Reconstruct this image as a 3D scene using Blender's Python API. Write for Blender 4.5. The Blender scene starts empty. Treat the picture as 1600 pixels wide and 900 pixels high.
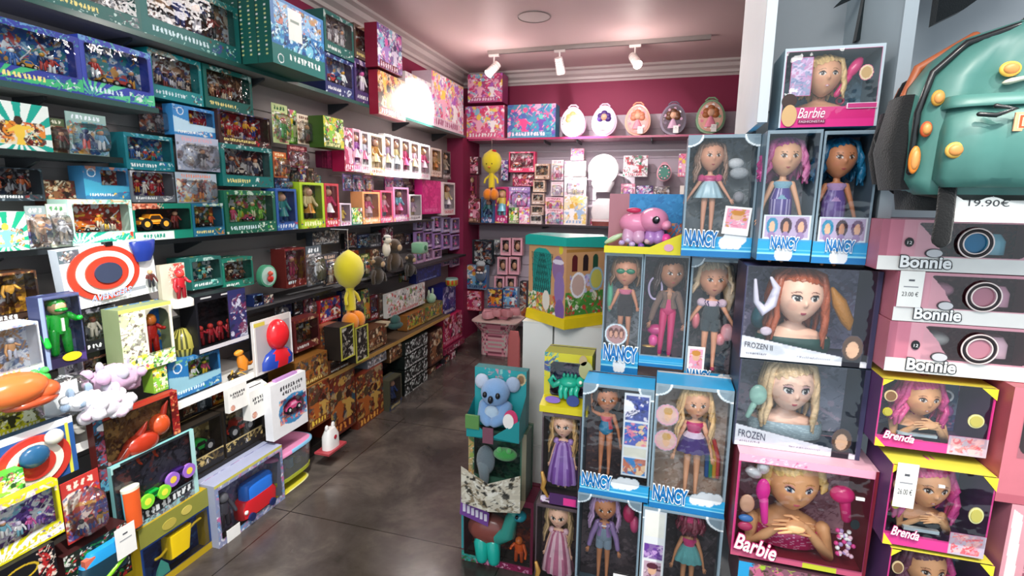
import bpy, math, random
import numpy as np
from mathutils import Vector, Matrix, Euler
SC = bpy.context.scene
COL = SC.collection
PI = math.pi
# ------------------------------------------------------------------ camera
FOC, YAW, PIT, ROL = 811.0, 0.28687, 0.1694, 0.01283      # focal length in pixels of a 1600x900 frame
_fw = Vector((-math.sin(YAW) * math.cos(PIT), math.cos(YAW) * math.cos(PIT), -math.sin(PIT)))
_r = Vector((math.cos(YAW), math.sin(YAW), 0)); _u = _r.cross(_fw)
CR = math.cos(ROL) * _r + math.sin(ROL) * _u
CU = -math.sin(ROL) * _r + math.cos(ROL) * _u
EYE = Vector((0, 0, 1.6))
cam = bpy.data.objects.new('camera', bpy.data.cameras.new('camera')); COL.objects.link(cam)
cam.data.sensor_width = 36; cam.data.lens = 36 * FOC / 1600; cam.data.clip_start = 0.02
cam.matrix_world = Matrix(((CR.x, CU.x, -_fw.x, 0), (CR.y, CU.y, -_fw.y, 0), (CR.z, CU.z, -_fw.z, EYE.z), (0, 0, 0, 1)))
SC.camera = cam
# ------------------------------------------------------------------ world, lights, exposure
SC.view_settings.view_transform = 'Standard'; SC.view_settings.look = 'None'
SC.view_settings.exposure = 0.35; SC.view_settings.gamma = 1; SC.view_settings.use_curve_mapping = False
W = bpy.data.worlds.new('world'); SC.world = W; W.use_nodes = True
W.node_tree.nodes['Background'].inputs[0].default_value = (0.80, 0.92, 1.0, 1)
W.node_tree.nodes['Background'].inputs[1].default_value = 1.0
def area(name, loc, aim, size, power, col=(1, 1, 1)):
    l = bpy.data.lights.new(name, 'AREA'); l.shape = 'RECTANGLE'; l.size, l.size_y = size; l.energy = power; l.color = col
    o = bpy.data.objects.new(name, l); COL.objects.link(o); o.location = loc
    o.rotation_euler = (Vector(aim) - Vector(loc)).to_track_quat('-Z', 'Y').to_euler(); return o
def spot(name, loc, aim, power, deg, col=(1, 1, 1), blend=.6, rad=.03):
    l = bpy.data.lights.new(name, 'SPOT'); l.energy = power; l.spot_size = math.radians(deg); l.spot_blend = blend
    l.color = col; l.shadow_soft_size = rad
    o = bpy.data.objects.new(name, l); COL.objects.link(o); o.location = loc
    o.rotation_euler = (Vector(aim) - Vector(loc)).to_track_quat('-Z', 'Y').to_euler(); return o
WARM = (1, .90, .80)
area('fill_light_front', (-.2, -.55, 2.75), (.1, 1.6, 1.0), (1.6, .6), 30, (1, .98, .95))  # unseen fill light, added to reach into the doll boxes from the front
area('fill_light_middle', (-.9, 3.1, 2.93), (-.9, 3.1, 0), (1.4, .6), 24, (1, .93, .90))  # unseen soft fill, added to brighten the middle of the aisle
spot('shop_spotlight_left_shelves', (-.75, .75, 2.9), (-2.0, 1.5, .72), 300, 40, (1, .97, .93))
spot('shop_spotlight_left_low', (-.95, .5, 2.9), (-2.0, 1.15, .35), 60, 40, (1, .97, .93))
spot('shop_spotlight_left_high', (-.9, .2, 2.9), (-2.13, 1.3, 1.8), 34, 60, (.93, .98, 1))
spot('shop_spotlight_right_low', (.3, -.1, 2.9), (.44, 1.45, .68), 110, 36, WARM)
spot('shop_spotlight_right_high', (.95, .25, 2.9), (.70, 1.4, 1.2), 70, 30, (1, .98, .94))
spot('shop_spotlight_floor', (-.5, 2.6, 2.9), (-1.1, 3.0, 0), 12, 60, WARM)
# ------------------------------------------------------------------ colours and materials
def lin(c):
    if isinstance(c, str): c = [int(c[i:i + 2], 16) / 255 for i in (1, 3, 5)]
    return np.array([v / 12.92 if v <= .04045 else ((v + .055) / 1.055) ** 2.4 for v in c])
_lc = {}
def L(c):
    if isinstance(c, np.ndarray): return c
    k = c if isinstance(c, str) else tuple(c)
    if k not in _lc: _lc[k] = lin(c)
    return _lc[k]
def nt(name):
    m = bpy.data.materials.new(name); m.use_nodes = True
    return m, m.node_tree.nodes, m.node_tree.links
def finish(name, rough, spec=.5, bump=0, bscale=60, metal=0, coat=0, vary=.06, sheen=0):
    m, N, K = nt(name); b = N['Principled BSDF']
    a = N.new('ShaderNodeAttribute'); a.attribute_name = 'Col'
    tc = N.new('ShaderNodeTexCoord'); no = N.new('ShaderNodeTexNoise'); no.inputs['Scale'].default_value = bscale
    K.new(tc.outputs['Object'], no.inputs['Vector'])
    hs = N.new('ShaderNodeHueSaturation'); mr = N.new('ShaderNodeMapRange')
    mr.inputs['To Min'].default_value = 1 - vary; mr.inputs['To Max'].default_value = 1 + vary
    K.new(no.outputs['Fac'], mr.inputs['Value']); K.new(mr.outputs['Result'], hs.inputs['Value']); K.new(a.outputs['Color'], hs.inputs['Color'])
    K.new(hs.outputs['Color'], b.inputs['Base Color'])
    b.inputs['Roughness'].default_value = rough; b.inputs['Metallic'].default_value = metal
    b.inputs['Specular IOR Level'].default_value = spec; b.inputs['Coat Weight'].default_value = coat
    b.inputs['Sheen Weight'].default_value = sheen
    if bump:
        bp = N.new('ShaderNodeBump'); bp.inputs['Strength'].default_value = bump; bp.inputs['Distance'].default_value = .004
        K.new(no.outputs['Fac'], bp.inputs['Height']); K.new(bp.outputs['Normal'], b.inputs['Normal'])
    return m
M = dict(card=finish('printed_card', .42, .4, .05, 30), plastic=finish('moulded_plastic', .22, .5, 0, 40, vary=.04),
         cloth=finish('woven_cloth', .9, .2, .5, 300, sheen=.2), plush=finish('short_plush_pile', .95, .1, .9, 420, sheen=.5, vary=.12),
         hair=finish('doll_hair_fibre', .38, .5, .5, 150, vary=.2), skin=finish('doll_vinyl', .4, .4, 0, 20, vary=.02),
         satin=finish('shiny_satin', .3, .6, .35, 45, vary=.12), metal=finish('painted_metal', .35, .5, 0, 30, metal=.3),
         paint=finish('painted_board', .55, .3, .06, 12, vary=.04), foil=finish('foil_print', .18, .8, .3, 90, metal=.35),
         nylon=finish('coated_nylon', .42, .5, .35, 18, vary=.1))
def clear(name, tint=(1, 1, 1), refl=.12, rough=.06, bscale=16, bstr=.34, haze=0):
    m, N, K = nt(name); N.remove(N['Principled BSDF']); out = N['Material Output']
    t = N.new('ShaderNodeBsdfTransparent'); t.inputs[0].default_value = (*tint, 1)
    g = N.new('ShaderNodeBsdfGlossy'); g.inputs['Roughness'].default_value = rough
    lw = N.new('ShaderNodeLayerWeight'); lw.inputs['Blend'].default_value = .25
    mr = N.new('ShaderNodeMapRange'); mr.inputs['To Min'].default_value = refl * .5; mr.inputs['To Max'].default_value = min(1, refl * 6)
    no = N.new('ShaderNodeTexNoise'); no.inputs['Scale'].default_value = bscale; tc = N.new('ShaderNodeTexCoord')
    bp = N.new('ShaderNodeBump'); bp.inputs['Strength'].default_value = bstr; bp.inputs['Distance'].default_value = .02
    mx = N.new('ShaderNodeMixShader')
    K.new(tc.outputs['Object'], no.inputs['Vector']); K.new(no.outputs['Fac'], bp.inputs['Height'])
    K.new(bp.outputs['Normal'], g.inputs['Normal']); K.new(bp.outputs['Normal'], lw.inputs['Normal'])
    K.new(lw.outputs['Fresnel'], mr.inputs['Value']); K.new(mr.outputs['Result'], mx.inputs[0])
    if haze:
        d = N.new('ShaderNodeBsdfDiffuse'); d.inputs[0].default_value = (.8, .85, .9, 1); mh = N.new('ShaderNodeMixShader'); mh.inputs[0].default_value = haze
        K.new(t.outputs[0], mh.inputs[1]); K.new(d.outputs[0], mh.inputs[2]); K.new(mh.outputs[0], mx.inputs[1])
    else: K.new(t.outputs[0], mx.inputs[1])
    K.new(g.outputs[0], mx.inputs[2]); K.new(mx.outputs[0], out.inputs['Surface'])
    return m
M['clear'] = clear('clear_plastic_film'); M['blister'] = clear('clear_blister_plastic', refl=.16, bscale=22, haze=.03)
M['tank'] = clear('thick_clear_plastic', (.85, .93, .95), .2, .1, 8, .3, .12)
M['glass'] = clear('greenish_shelf_glass', (.72, .88, .84), .22, .03, 3, .02, .12)
def emis(name, c, s):
    m, N, K = nt(name); b = N['Principled BSDF']; b.inputs['Emission Color'].default_value = (*c, 1); b.inputs['Emission Strength'].default_value = s
    return m
M['lamp'] = emis('spotlight_lens', (1, .93, .85), 14)
# ------------------------------------------------------------------ mesh builder
class MB:
    def __init__(s): s.V = []; s.I = []; s.S = []; s.C = []; s.T = []; s.n = 0
    def add(s, V, F, C, smooth=False, vc=False):
        V = np.asarray(V, float).reshape(-1, 3)
        if isinstance(F, np.ndarray): idx = F.reshape(-1); sz = np.full(len(F), F.shape[1])
        else: idx = np.array([i for f in F for i in f], int); sz = np.array([len(f) for f in F], int)
        if len(sz) == 0: return s
        if vc: c = np.asarray(C, float)[idx]
        else:
            if isinstance(C, (str, tuple)) or (isinstance(C, np.ndarray) and C.ndim == 1): c = np.tile(L(C), (len(idx), 1))
            else: c = np.repeat(np.array([L(x) for x in C]), sz, axis=0)
        s.V.append(V); s.I.append(idx + s.n); s.S.append(sz); s.C.append(c); s.T.append(np.full(len(sz), smooth)); s.n += len(V)
        return s
    def put(s, o, Mx=None, loc=(0, 0, 0), sc=1.0, rz=0.0, rx=0.0, ry=0.0):
        if Mx is None: Mx = Matrix.Translation(loc) @ Euler((rx, ry, rz)).to_matrix().to_4x4() @ Matrix.Scale(sc, 4)
        A = np.array(Mx)
        for V, I, S, C, T in zip(o.V, o.I, o.S, o.C, o.T): s.V.append(V @ A[:3, :3].T + A[:3, 3]); s.I.append(I + s.n); s.S.append(S); s.C.append(C); s.T.append(T)
        s.n += o.n
        return s
    def build(s, name, fin, parent=None, loc=None):
        me = bpy.data.meshes.new(name)
        V = np.concatenate(s.V); I = np.concatenate(s.I); S = np.concatenate(s.S); C = np.concatenate(s.C); T = np.concatenate(s.T)
        me.vertices.add(len(V)); me.vertices.foreach_set('co', V.reshape(-1).astype(np.float32))
        me.loops.add(len(I)); me.loops.foreach_set('vertex_index', I.astype(np.int32))
        me.polygons.add(len(S)); me.polygons.foreach_set('loop_start', np.concatenate([[0], np.cumsum(S)[:-1]]).astype(np.int32))
        me.polygons.foreach_set('loop_total', S.astype(np.int32)); me.polygons.foreach_set('use_smooth', T)
        a = me.color_attributes.new('Col', 'FLOAT_COLOR', 'CORNER')
        a.data.foreach_set('color', np.hstack([C, np.ones((len(C), 1))]).reshape(-1).astype(np.float32))
        me.update(calc_edges=True); me.materials.append(M[fin])
        o = bpy.data.objects.new(name, me); COL.objects.link(o)
        if parent: o.parent = parent
        if loc is not None: o.location = loc
        return o
    # shapes ------------------------------------------------
    def box(s, x0, y0, z0, x1, y1, z1, c, skip=''):
        V = [(x0, y0, z0), (x1, y0, z0), (x1, y1, z0), (x0, y1, z0), (x0, y0, z1), (x1, y0, z1), (x1, y1, z1), (x0, y1, z1)]
        F = {'b': (3, 2, 1, 0), 't': (4, 5, 6, 7), 'f': (0, 1, 5, 4), 'r': (1, 2, 6, 5), 'k': (2, 3, 7, 6), 'l': (3, 0, 4, 7)}
        return s.add(V, [F[k] for k in F if k not in skip], c)
    def ell(s, c, r, col, seg=14, ring=9, R=None, jit=0, seed=0):
        if not hasattr(r, '__len__'): r = (r, r, r)
        th = np.linspace(0, PI, ring + 1); ph = np.arange(seg) * 2 * PI / seg
        A, B = np.meshgrid(th, ph, indexing='ij'); P = np.stack([np.sin(A) * np.cos(B), np.sin(A) * np.sin(B), np.cos(A)], -1).reshape(-1, 3)
        if jit: P = P * (1 + jit * np.random.RandomState(seed).uniform(-1, 1, (len(P), 1)))
        P = P * np.array(r)
        if R is not None: P = P @ np.array(Euler(R).to_matrix()).T
        i = np.arange(ring)[:, None]; j = np.arange(seg)[None]; jn = (j + 1) % seg
        F = np.stack([i * seg + j, (i + 1) * seg + j, (i + 1) * seg + jn, i * seg + jn], -1).reshape(-1, 4)
        return s.add(P + np.array(c), F, col, True)
    def tube(s, pts, rad, col, seg=8, flat=1.0, caps=True):
        pts = [np.array(p, float) for p in pts]
        if not hasattr(rad, '__len__'): rad = [rad] * len(pts)
        rad = list(rad)
        if caps:
            d0 = pts[0] - pts[1]; d0 = d0 / (np.linalg.norm(d0) + 1e-9); d1 = pts[-1] - pts[-2]; d1 = d1 / (np.linalg.norm(d1) + 1e-9)
            pts = [pts[0] + d0 * rad[0] * .9, pts[0] + d0 * rad[0] * .5] + pts + [pts[-1] + d1 * rad[-1] * .5, pts[-1] + d1 * rad[-1] * .9]
            rad = [rad[0] * .25, rad[0] * .82] + rad + [rad[-1] * .82, rad[-1] * .25]
        V = []; n = len(pts); prev = None
        for i, p in enumerate(pts):
            t = pts[min(i + 1, n - 1)] - pts[max(i - 1, 0)]; t = t / (np.linalg.norm(t) + 1e-9)
            if prev is None: a = np.array([1., 0, 0]) if abs(t[0]) < .8 else np.array([0, 1., 0])
            else: a = prev
            a = a - t * (a @ t); a /= np.linalg.norm(a) + 1e-9; prev = a; b = np.cross(t, a)
            for k in range(seg):
                g = 2 * PI * k / seg; V.append(p + rad[i] * (math.cos(g) * a + flat * math.sin(g) * b))
        F = [(i * seg + k, i * seg + (k + 1) % seg, (i + 1) * seg + (k + 1) % seg, (i + 1) * seg + k) for i in range(n - 1) for k in range(seg)]
        F += [tuple(range(seg))[::-1], tuple((n - 1) * seg + k for k in range(seg))]
        return s.add(V, F, col, True)
    def cyl(s, p0, p1, r0, r1, col, seg=20):
        p0 = np.array(p0, float); p1 = np.array(p1, float); t = p1 - p0; t /= np.linalg.norm(t); a = np.array([1., 0, 0]) if abs(t[0]) < .8 else np.array([0, 1., 0])
        a -= t * (a @ t); a /= np.linalg.norm(a); b = np.cross(t, a); V = []
        for p, r in ((p0, r0), (p1, r1)):
            for k in range(seg): g = 2 * PI * k / seg; V.append(p + r * (math.cos(g) * a + math.sin(g) * b))
        s.add(V, [(k, (k + 1) % seg, seg + (k + 1) % seg, seg + k) for k in range(seg)], col, True)
        return s.add(V, [tuple(range(seg))[::-1], tuple(seg + k for k in range(seg))], col)
    def loft(s, secs, col, seg=24, caps=True, smooth=True, fn=None):
        """secs: (z, cx, cy, rx, ry[, power])"""
        V = []
        for q in secs:
            z, cx, cy, rx, ry = q[:5]; pw = q[5] if len(q) > 5 else 2
            for k in range(seg):
                g = 2 * PI * (k + .5) / seg; ca, sa = math.cos(g), math.sin(g)
                V.append((cx + rx * math.copysign(abs(ca) ** (2 / pw), ca), cy + ry * math.copysign(abs(sa) ** (2 / pw), sa), z))
        n = len(secs); F = [(i * seg + k, i * seg + (k + 1) % seg, (i + 1) * seg + (k + 1) % seg, (i + 1) * seg + k) for i in range(n - 1) for k in range(seg)]
        if fn: V = [fn(*v) for v in V]
        cc = col
        if callable(col): cc = [col(*np.mean([V[i] for i in f], axis=0)) for f in F]
        s.add(V, F, cc, smooth)
        if caps:
            c0 = col(*V[0]) if callable(col) else col; c1 = col(*V[-1]) if callable(col) else col
            s.add(V[:seg], [tuple(range(seg))[::-1]], c0); s.add(V[-seg:], [tuple(range(seg))], c1)
        return s
    def prism(s, poly, y0, y1, col, side=None):
        n = len(poly); V = [(x, y0, z) for x, z in poly] + [(x, y1, z) for x, z in poly]
        s.add(V, [tuple(range(n)), tuple(range(n, 2 * n))[::-1]], col)
        return s.add(V, [(i, (i + 1) % n, n + (i + 1) % n, n + i) for i in range(n)][::1], side or col)
    def plate(s, cx, cz, rx, rz, y0, y1, col, seg=24): return s.prism([(cx + rx * math.cos(2 * PI * k / seg), cz + rz * math.sin(2 * PI * k / seg)) for k in range(seg)], y0, y1, col)
    def torus(s, c, R, r, col, seg=28, q=6, M3=None, rz=None):
        rz = rz or R
        V = []
        for i in range(seg):
            a = 2 * PI * i / seg
            for j in range(q): b = 2 * PI * j / q; V.append(((R + r * math.cos(b)) * math.cos(a), r * math.sin(b), (rz + r * math.cos(b)) * math.sin(a)))
        V = np.array(V)
        if M3 is not None: V = V @ np.array(Euler(M3).to_matrix()).T
        F = [(i * q + j, i * q + (j + 1) % q, ((i + 1) % seg) * q + (j + 1) % q, ((i + 1) % seg) * q + j) for i in range(seg) for j in range(q)]
        return s.add(V + np.array(c), F, col, True)
    def text(s, t, x, z, w, h, col, y=-.002, out=None, ow=.03, shear=0., slope=0., bold=.0):
        """lettering on the plane y, baseline-left at x,z, fitted to w x h; out = outline colour"""
        for cc, off, dy in (((out, ow + bold, .0008),) if out else ()) + ((col, bold, 0),):
            V, F, (x0, z0, x1, z1) = glyphs(t, off, shear)
            sx = w / (x1 - x0); sz = h / (z1 - z0); P = np.array([[x + (a - x0) * sx, y + dy, z + (b - z0) * sz + (a - x0) * sx * slope] for a, b in V])
            s.add(P, F, cc)
        return s
_gc = {}
def glyphs(t, off, shear):
    k = (t, off, shear)
    if k in _gc: return _gc[k]
    cu = bpy.data.curves.new('lettering', 'FONT'); cu.body = t; cu.shear = shear; cu.offset = off; cu.resolution_u = 3; cu.dimensions = '2D'; cu.fill_mode = 'FRONT'
    o = bpy.data.objects.new('lettering', cu); COL.objects.link(o); dg = bpy.context.evaluated_depsgraph_get(); dg.update()
    me = o.evaluated_get(dg).to_mesh(); V = [(v.co.x, v.co.y) for v in me.vertices]; F = [tuple(p.vertices) for p in me.polygons]
    o.evaluated_get(dg).to_mesh_clear(); bpy.data.objects.remove(o); bpy.data.curves.remove(cu)
    if off == 0: bb = (min(v[0] for v in V), min(v[1] for v in V), max(v[0] for v in V), max(v[1] for v in V))
    else: bb = glyphs(t, 0, shear)[2]
    _gc[k] = (V, F, bb); return _gc[k]
# ------------------------------------------------------------------ printed surfaces: a fine grid of coloured cells
class Art:
    def __init__(s, w, h, tex, bg='#ffffff', cap=190):
        s.w, s.h = w, h; s.nx = int(min(cap, max(6, w / tex))) + 1; s.ny = int(min(cap, max(6, h / tex))) + 1
        s.U, s.Vv = np.meshgrid(np.linspace(0, 1, s.nx), np.linspace(0, 1, s.ny)); s.c = np.tile(L(bg), (s.ny, s.nx, 1)); s.hole = np.zeros((s.ny, s.nx), bool)
        s.asp = w / h
    def m(s, k, c, a=1.0): s.c[k] = s.c[k] * (1 - a) + L(c) * a; return s
    def rect(s, x0, y0, x1, y1, c, a=1.0): return s.m((s.U >= x0) & (s.U <= x1) & (s.Vv >= y0) & (s.Vv <= y1), c, a)
    def _e(s, cx, cy, rx, ry, rot=0):
        x = (s.U - cx) * s.asp; y = s.Vv - cy; ca, sa = math.cos(rot), math.sin(rot)
        return ((x * ca + y * sa) / (rx * s.asp)) ** 2 + ((-x * sa + y * ca) / ry) ** 2
    def ell(s, cx, cy, rx, ry, c, a=1.0, rot=0): return s.m(s._e(cx, cy, rx, ry, rot) <= 1, c, a)
    def ring(s, cx, cy, r, c, t=.8): e = s._e(cx, cy, r / s.asp, r); return s.m((e <= 1) & (e > t * t), c)
    def poly(s, P, c, a=1.0):
        k = np.zeros(s.U.shape, bool); n = len(P)
        for i in range(n):
            (x0, y0), (x1, y1) = P[i], P[(i + 1) % n]
            if y0 == y1: continue
            k ^= ((s.Vv >= min(y0, y1)) & (s.Vv < max(y0, y1)) & (s.U < x0 + (s.Vv - y0) * (x1 - x0) / (y1 - y0)))
        return s.m(k, c, a)
    def grad(s, c0, c1): t = s.Vv[..., None]; s.c = L(c0) * (1 - t) + L(c1) * t; return s
    def rays(s, cx, cy, c, n=14, r=9, lo=0, hi=1):
        an = np.arctan2(s.Vv - cy, (s.U - cx) * s.asp); d = np.hypot(s.Vv - cy, (s.U - cx) * s.asp)
        return s.m((np.sin(an * n) > .1) & (d < r) & (s.Vv >= lo) & (s.Vv <= hi), c)
    def busy(s, R, x0, y0, x1, y1, pal, n=60, sz=.08, a=.9, fine=True):
        """printed clutter: overlapping blobs and strokes, then much smaller ones"""
        ny, nx = s.U.shape; cnt = int(max(0, (x1 - x0) * (y1 - y0)) * nx * ny / 26) if fine else 0
        for q in range(n + cnt):
            r = sz * R.uniform(.35, 1.1) if q < n else R.uniform(1.0, 2.6) / ny; cx = R.uniform(x0, x1); cy = R.uniform(y0, y1); c = L(R.choice(pal)); e = r * 1.7
            i0, i1 = int(max(y0, cy - e) * (ny - 1)), int(min(y1, cy + e) * (ny - 1)) + 2; j0, j1 = int(max(x0, cx - e / s.asp) * (nx - 1)), int(min(x1, cx + e / s.asp) * (nx - 1)) + 2
            U = s.U[i0:i1, j0:j1]; V = s.Vv[i0:i1, j0:j1]
            if U.size == 0: continue
            dx = (U - cx) * s.asp; dy = V - cy; t = R.uniform(-1.2, 1.2); ct, st = math.cos(t), math.sin(t); k = (U >= x0) & (U <= x1) & (V >= y0) & (V <= y1)
            if R.random() < .6: k &= ((dx * ct + dy * st) / (r * R.uniform(.5, 1.6))) ** 2 + ((dy * ct - dx * st) / (r * R.uniform(.5, 1.4))) ** 2 <= 1
            else: k &= (abs(dx * st - dy * ct) < max(r * .2, .5 / ny)) & (abs(dx) < e) & (abs(dy) < e)
            v = s.c[i0:i1, j0:j1]; v[k] = v[k] * (1 - a) + c * a
        return s
    def scrib(s, R, x0, y0, x1, y1, c, out=None, slope=0., n=None):
        """a line of title lettering too small to read: irregular curved strokes"""
        h = y1 - y0; n = n or max(3, int((x1 - x0) * s.asp / h / .8)); st = (x1 - x0) / n
        if out is not None: s.poly([(x0 - st * .4, y0 - h * .15), (x1 + st * .3, y0 - h * .1 + slope * (x1 - x0)), (x1 + st * .2, y1 + h * .15 + slope * (x1 - x0)), (x0 - st * .2, y1 + h * .2)], out)
        for i in range(n):
            g = x0 + st * (i + .45); lo = y0 + slope * (g - x0)
            for _ in range(2):
                a = R.uniform(-.3, .3) * st; b = R.uniform(-.3, .3) * st; t = R.uniform(.13, .2) * st; s.poly([(g + a - t, lo + R.uniform(0, .2) * h), (g + a + t, lo), (g + b + t, lo + h * R.uniform(.7, 1)), (g + b - t, lo + h)], c)
            if R.random() < .6: s.ell(g, lo + h * R.uniform(.3, .7), st * .36, h * .2, c)
        return s
    def fig(s, R, cx, y0, h, body, head='#d9a37c'):
        s.ell(cx, y0 + h * .45, h * .16 / s.asp, h * .26, body); s.ell(cx, y0 + h * .84, h * .13 / s.asp, h * .15, head)
        s.poly([(cx - h * .15 / s.asp, y0), (cx - h * .03 / s.asp, y0 + h * .4), (cx + h * .03 / s.asp, y0 + h * .4), (cx + h * .17 / s.asp, y0)], body)
        t = R.uniform(.5, .8)
        s.poly([(cx - h * .34 / s.asp, y0 + h * t), (cx - h * .1 / s.asp, y0 + h * .66), (cx - h * .1 / s.asp, y0 + h * .5), (cx - h * .36 / s.asp, y0 + h * (t - .1))], body)
        return s.poly([(cx + h * .34 / s.asp, y0 + h * (1.2 - t)), (cx + h * .1 / s.asp, y0 + h * .66), (cx + h * .1 / s.asp, y0 + h * .5), (cx + h * .36 / s.asp, y0 + h * (1.1 - t))], body)
    def cut(s, x0, y0, x1, y1, r=.0):
        if r: ax = (s.U - (x0 + x1) / 2) * s.asp; ay = s.Vv - (y0 + y1) / 2; hx = (x1 - x0) / 2 * s.asp - r; hy = (y1 - y0) / 2 - r; s.hole |= np.hypot(np.maximum(abs(ax) - hx, 0), np.maximum(abs(ay) - hy, 0)) < r
        else: s.hole |= (s.U > x0) & (s.U < x1) & (s.Vv > y0) & (s.Vv < y1)
        return s
    def cutell(s, cx, cy, rx, ry): s.hole |= s._e(cx, cy, rx, ry) <= 1; return s
    def onto(s, mb, x=0, y=0, z=0, bend=None):
        V = np.stack([x + s.U * s.w, np.full(s.U.shape, y, float), z + s.Vv * s.h], -1).reshape(-1, 3)
        if bend is not None: V = np.array([bend(*v) for v in V])
        i, j = np.meshgrid(np.arange(s.ny - 1), np.arange(s.nx - 1), indexing='ij'); a = i * s.nx + j
        F = np.stack([a, a + 1, a + s.nx + 1, a + s.nx], -1).reshape(-1, 4)
        if s.hole.any(): h = s.hole; k = ~(h[:-1, :-1] & h[1:, 1:] & h[:-1, 1:] & h[1:, :-1]).reshape(-1); F = F[k]
        mb.add(V, F, s.c.reshape(-1, 3), False, vc=True); return mb
# ------------------------------------------------------------------ things
USED = {}
def thing(name, label, cat, loc=(0, 0, 0), rz=0, group=None):
    o = bpy.data.objects.new(name, None); o.empty_display_size = .05; COL.objects.link(o); o.location = loc; o.rotation_euler = (0, 0, rz)
    return tag(o, label, cat, group)
def tag(o, label, cat, group=None):
    o['label'] = label; o['category'] = cat
    if group: o['group'] = group
    if label in USED and USED[label] != group: print('DUPLABEL', label)
    USED[label] = group or o.name
    return o
def struct(mb, name, fin): o = mb.build(name, fin); o['kind'] = 'structure'; return o
def pix(px, py, x=None, y=None, z=None):
    d = (px - 800) / FOC * CR - (py - 450) / FOC * CU + _fw
    k = (x - EYE.x) / d.x if x is not None else (y - EYE.y) / d.y if y is not None else (z - EYE.z) / d.z
    return EYE + d * k
def rectL(xl, xr, yt, yb, X):      # a face on a plane x = X (left wall side): base corner, width along y, height
    xm = (xl + xr) / 2; ym = (yt + yb) / 2; z1 = pix(xm, yt, x=X).z; z0 = pix(xm, yb, x=X).z; a = pix(xl, ym, x=X).y; b = pix(xr, ym, x=X).y
    return (X, a, z0), b - a, z1 - z0
def rectB(xl, xr, yt, yb, Y):      # a face on a plane y = Y
    xm = (xl + xr) / 2; ym = (yt + yb) / 2; z1 = pix(xm, yt, y=Y).z; z0 = pix(xm, yb, y=Y).z; a = pix(xl, ym, y=Y).x; b = pix(xr, ym, y=Y).x
    return (a, Y, z0), b - a, z1 - z0
def texel(loc): d = (Vector(loc) - EYE).dot(_fw); return 1.05 * d / FOC

# ------------------------------------------------------------------ shop packs are first noted down, kept from running into each other, then built
QUEUE = []; SOLID = []
def note(axis, rect, d, fn, fixed=False):
    (x, y, z), w, h = rect
    a, c = (y, -x) if axis == 'L' else (x, y)
    QUEUE.append(dict(ax=axis, a0=a, a1=a + w, b0=z, b1=z + h, c=c, d=d, fn=fn))
def settle():
    Q = QUEUE
    for it in range(6):
        for i in range(len(Q)):
            p = Q[i]
            for ax, a0, a1, b0, b1, c0, c1 in SOLID:
                if ax != p['ax']: continue
                oa = min(p['a1'], a1) - max(p['a0'], a0); ob = min(p['b1'], b1) - max(p['b0'], b0); oc = min(p['c'] + p['d'], c1) - max(p['c'], c0)
                if oa > .001 and ob > .001 and oc > .001:
                    if p['c'] < c0 - .012: p['d'] = c0 - p['c'] - .001
                    elif (p['b0'] + p['b1']) / 2 > (b0 + b1) / 2: p['b0'] = b1 + .0005
                    else: p['b1'] = b0 - .001
            for j in range(i + 1, len(Q)):
                q = Q[j]
                if q['ax'] != p['ax']: continue
                oa = min(p['a1'], q['a1']) - max(p['a0'], q['a0']); ob = min(p['b1'], q['b1']) - max(p['b0'], q['b0']); oc = min(p['c'] + p['d'], q['c'] + q['d']) - max(p['c'], q['c'])
                if oa <= .0008 or ob <= .0008 or oc <= .0008: continue
                dc = abs(p['c'] - q['c']); f = p if p['c'] < q['c'] else q
                ra = oa / min(p['a1'] - p['a0'], q['a1'] - q['a0']); rb = ob / min(p['b1'] - p['b0'], q['b1'] - q['b0'])
                if dc > .012 and min(ra, rb) > .2: f['d'] = dc - .001; continue
                if ra <= rb:
                    m = (max(p['a0'], q['a0']) + min(p['a1'], q['a1'])) / 2; l, r = (p, q) if p['a0'] + p['a1'] < q['a0'] + q['a1'] else (q, p); l['a1'] = m - .0006; r['a0'] = m + .0006
                else:
                    m = (max(p['b0'], q['b0']) + min(p['b1'], q['b1'])) / 2; l, r = (p, q) if p['b0'] + p['b1'] < q['b0'] + q['b1'] else (q, p); l['b1'] = m - .0006; r['b0'] = m + .0006
    for p in Q:
        w = max(.012, p['a1'] - p['a0']); h = max(.012, p['b1'] - p['b0']); loc = (-p['c'], p['a0'], p['b0']) if p['ax'] == 'L' else (p['a0'], p['c'], p['b0']); p['fn']((loc, w, h), max(.006, p['d']))
    QUEUE.clear()
# ------------------------------------------------------------------ figures, dolls, hair
def head_grid(hh, nt_=64, nph=84, sc=1.0, chin=.34, nose=.05, wide=.40):
    th = np.linspace(0.001, PI - .001, nt_); ph = np.linspace(-PI, PI, nph + 1)
    A, B = np.meshgrid(th, ph, indexing='ij'); x = np.sin(A) * np.sin(B); y = -np.sin(A) * np.cos(B); z = np.cos(A)
    lo = np.clip(-z, 0, 1); X = x * wide * (1 - chin * lo ** 1.7); Y = y * .42 * np.where(y < 0, 1 - .10 * lo, 1 - .35 * lo); Z = z * .5
    fr = y < 0
    Y = Y - fr * nose * np.exp(-((x / .09) ** 2 + ((z + .20) / .11) ** 2)) + fr * .022 * np.exp(-(((abs(x) - .4) / .17) ** 2 + ((z - .02) / .13) ** 2)) - fr * .014 * np.exp(-((x / .2) ** 2 + ((z + .56) / .06) ** 2)) - fr * .012 * np.exp(-((x / .15) ** 2 + ((z + .85) / .1) ** 2))
    P = np.stack([X, Y, Z], -1) * hh * sc; i = np.arange(nt_ - 1)[:, None]; j = np.arange(nph)[None]; k = i * (nph + 1) + j
    F = np.stack([k, k + nph + 1, k + nph + 2, k + 1], -1).reshape(-1, 4)
    return P.reshape(-1, 3), F, x.reshape(-1), y.reshape(-1), z.reshape(-1)
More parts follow.
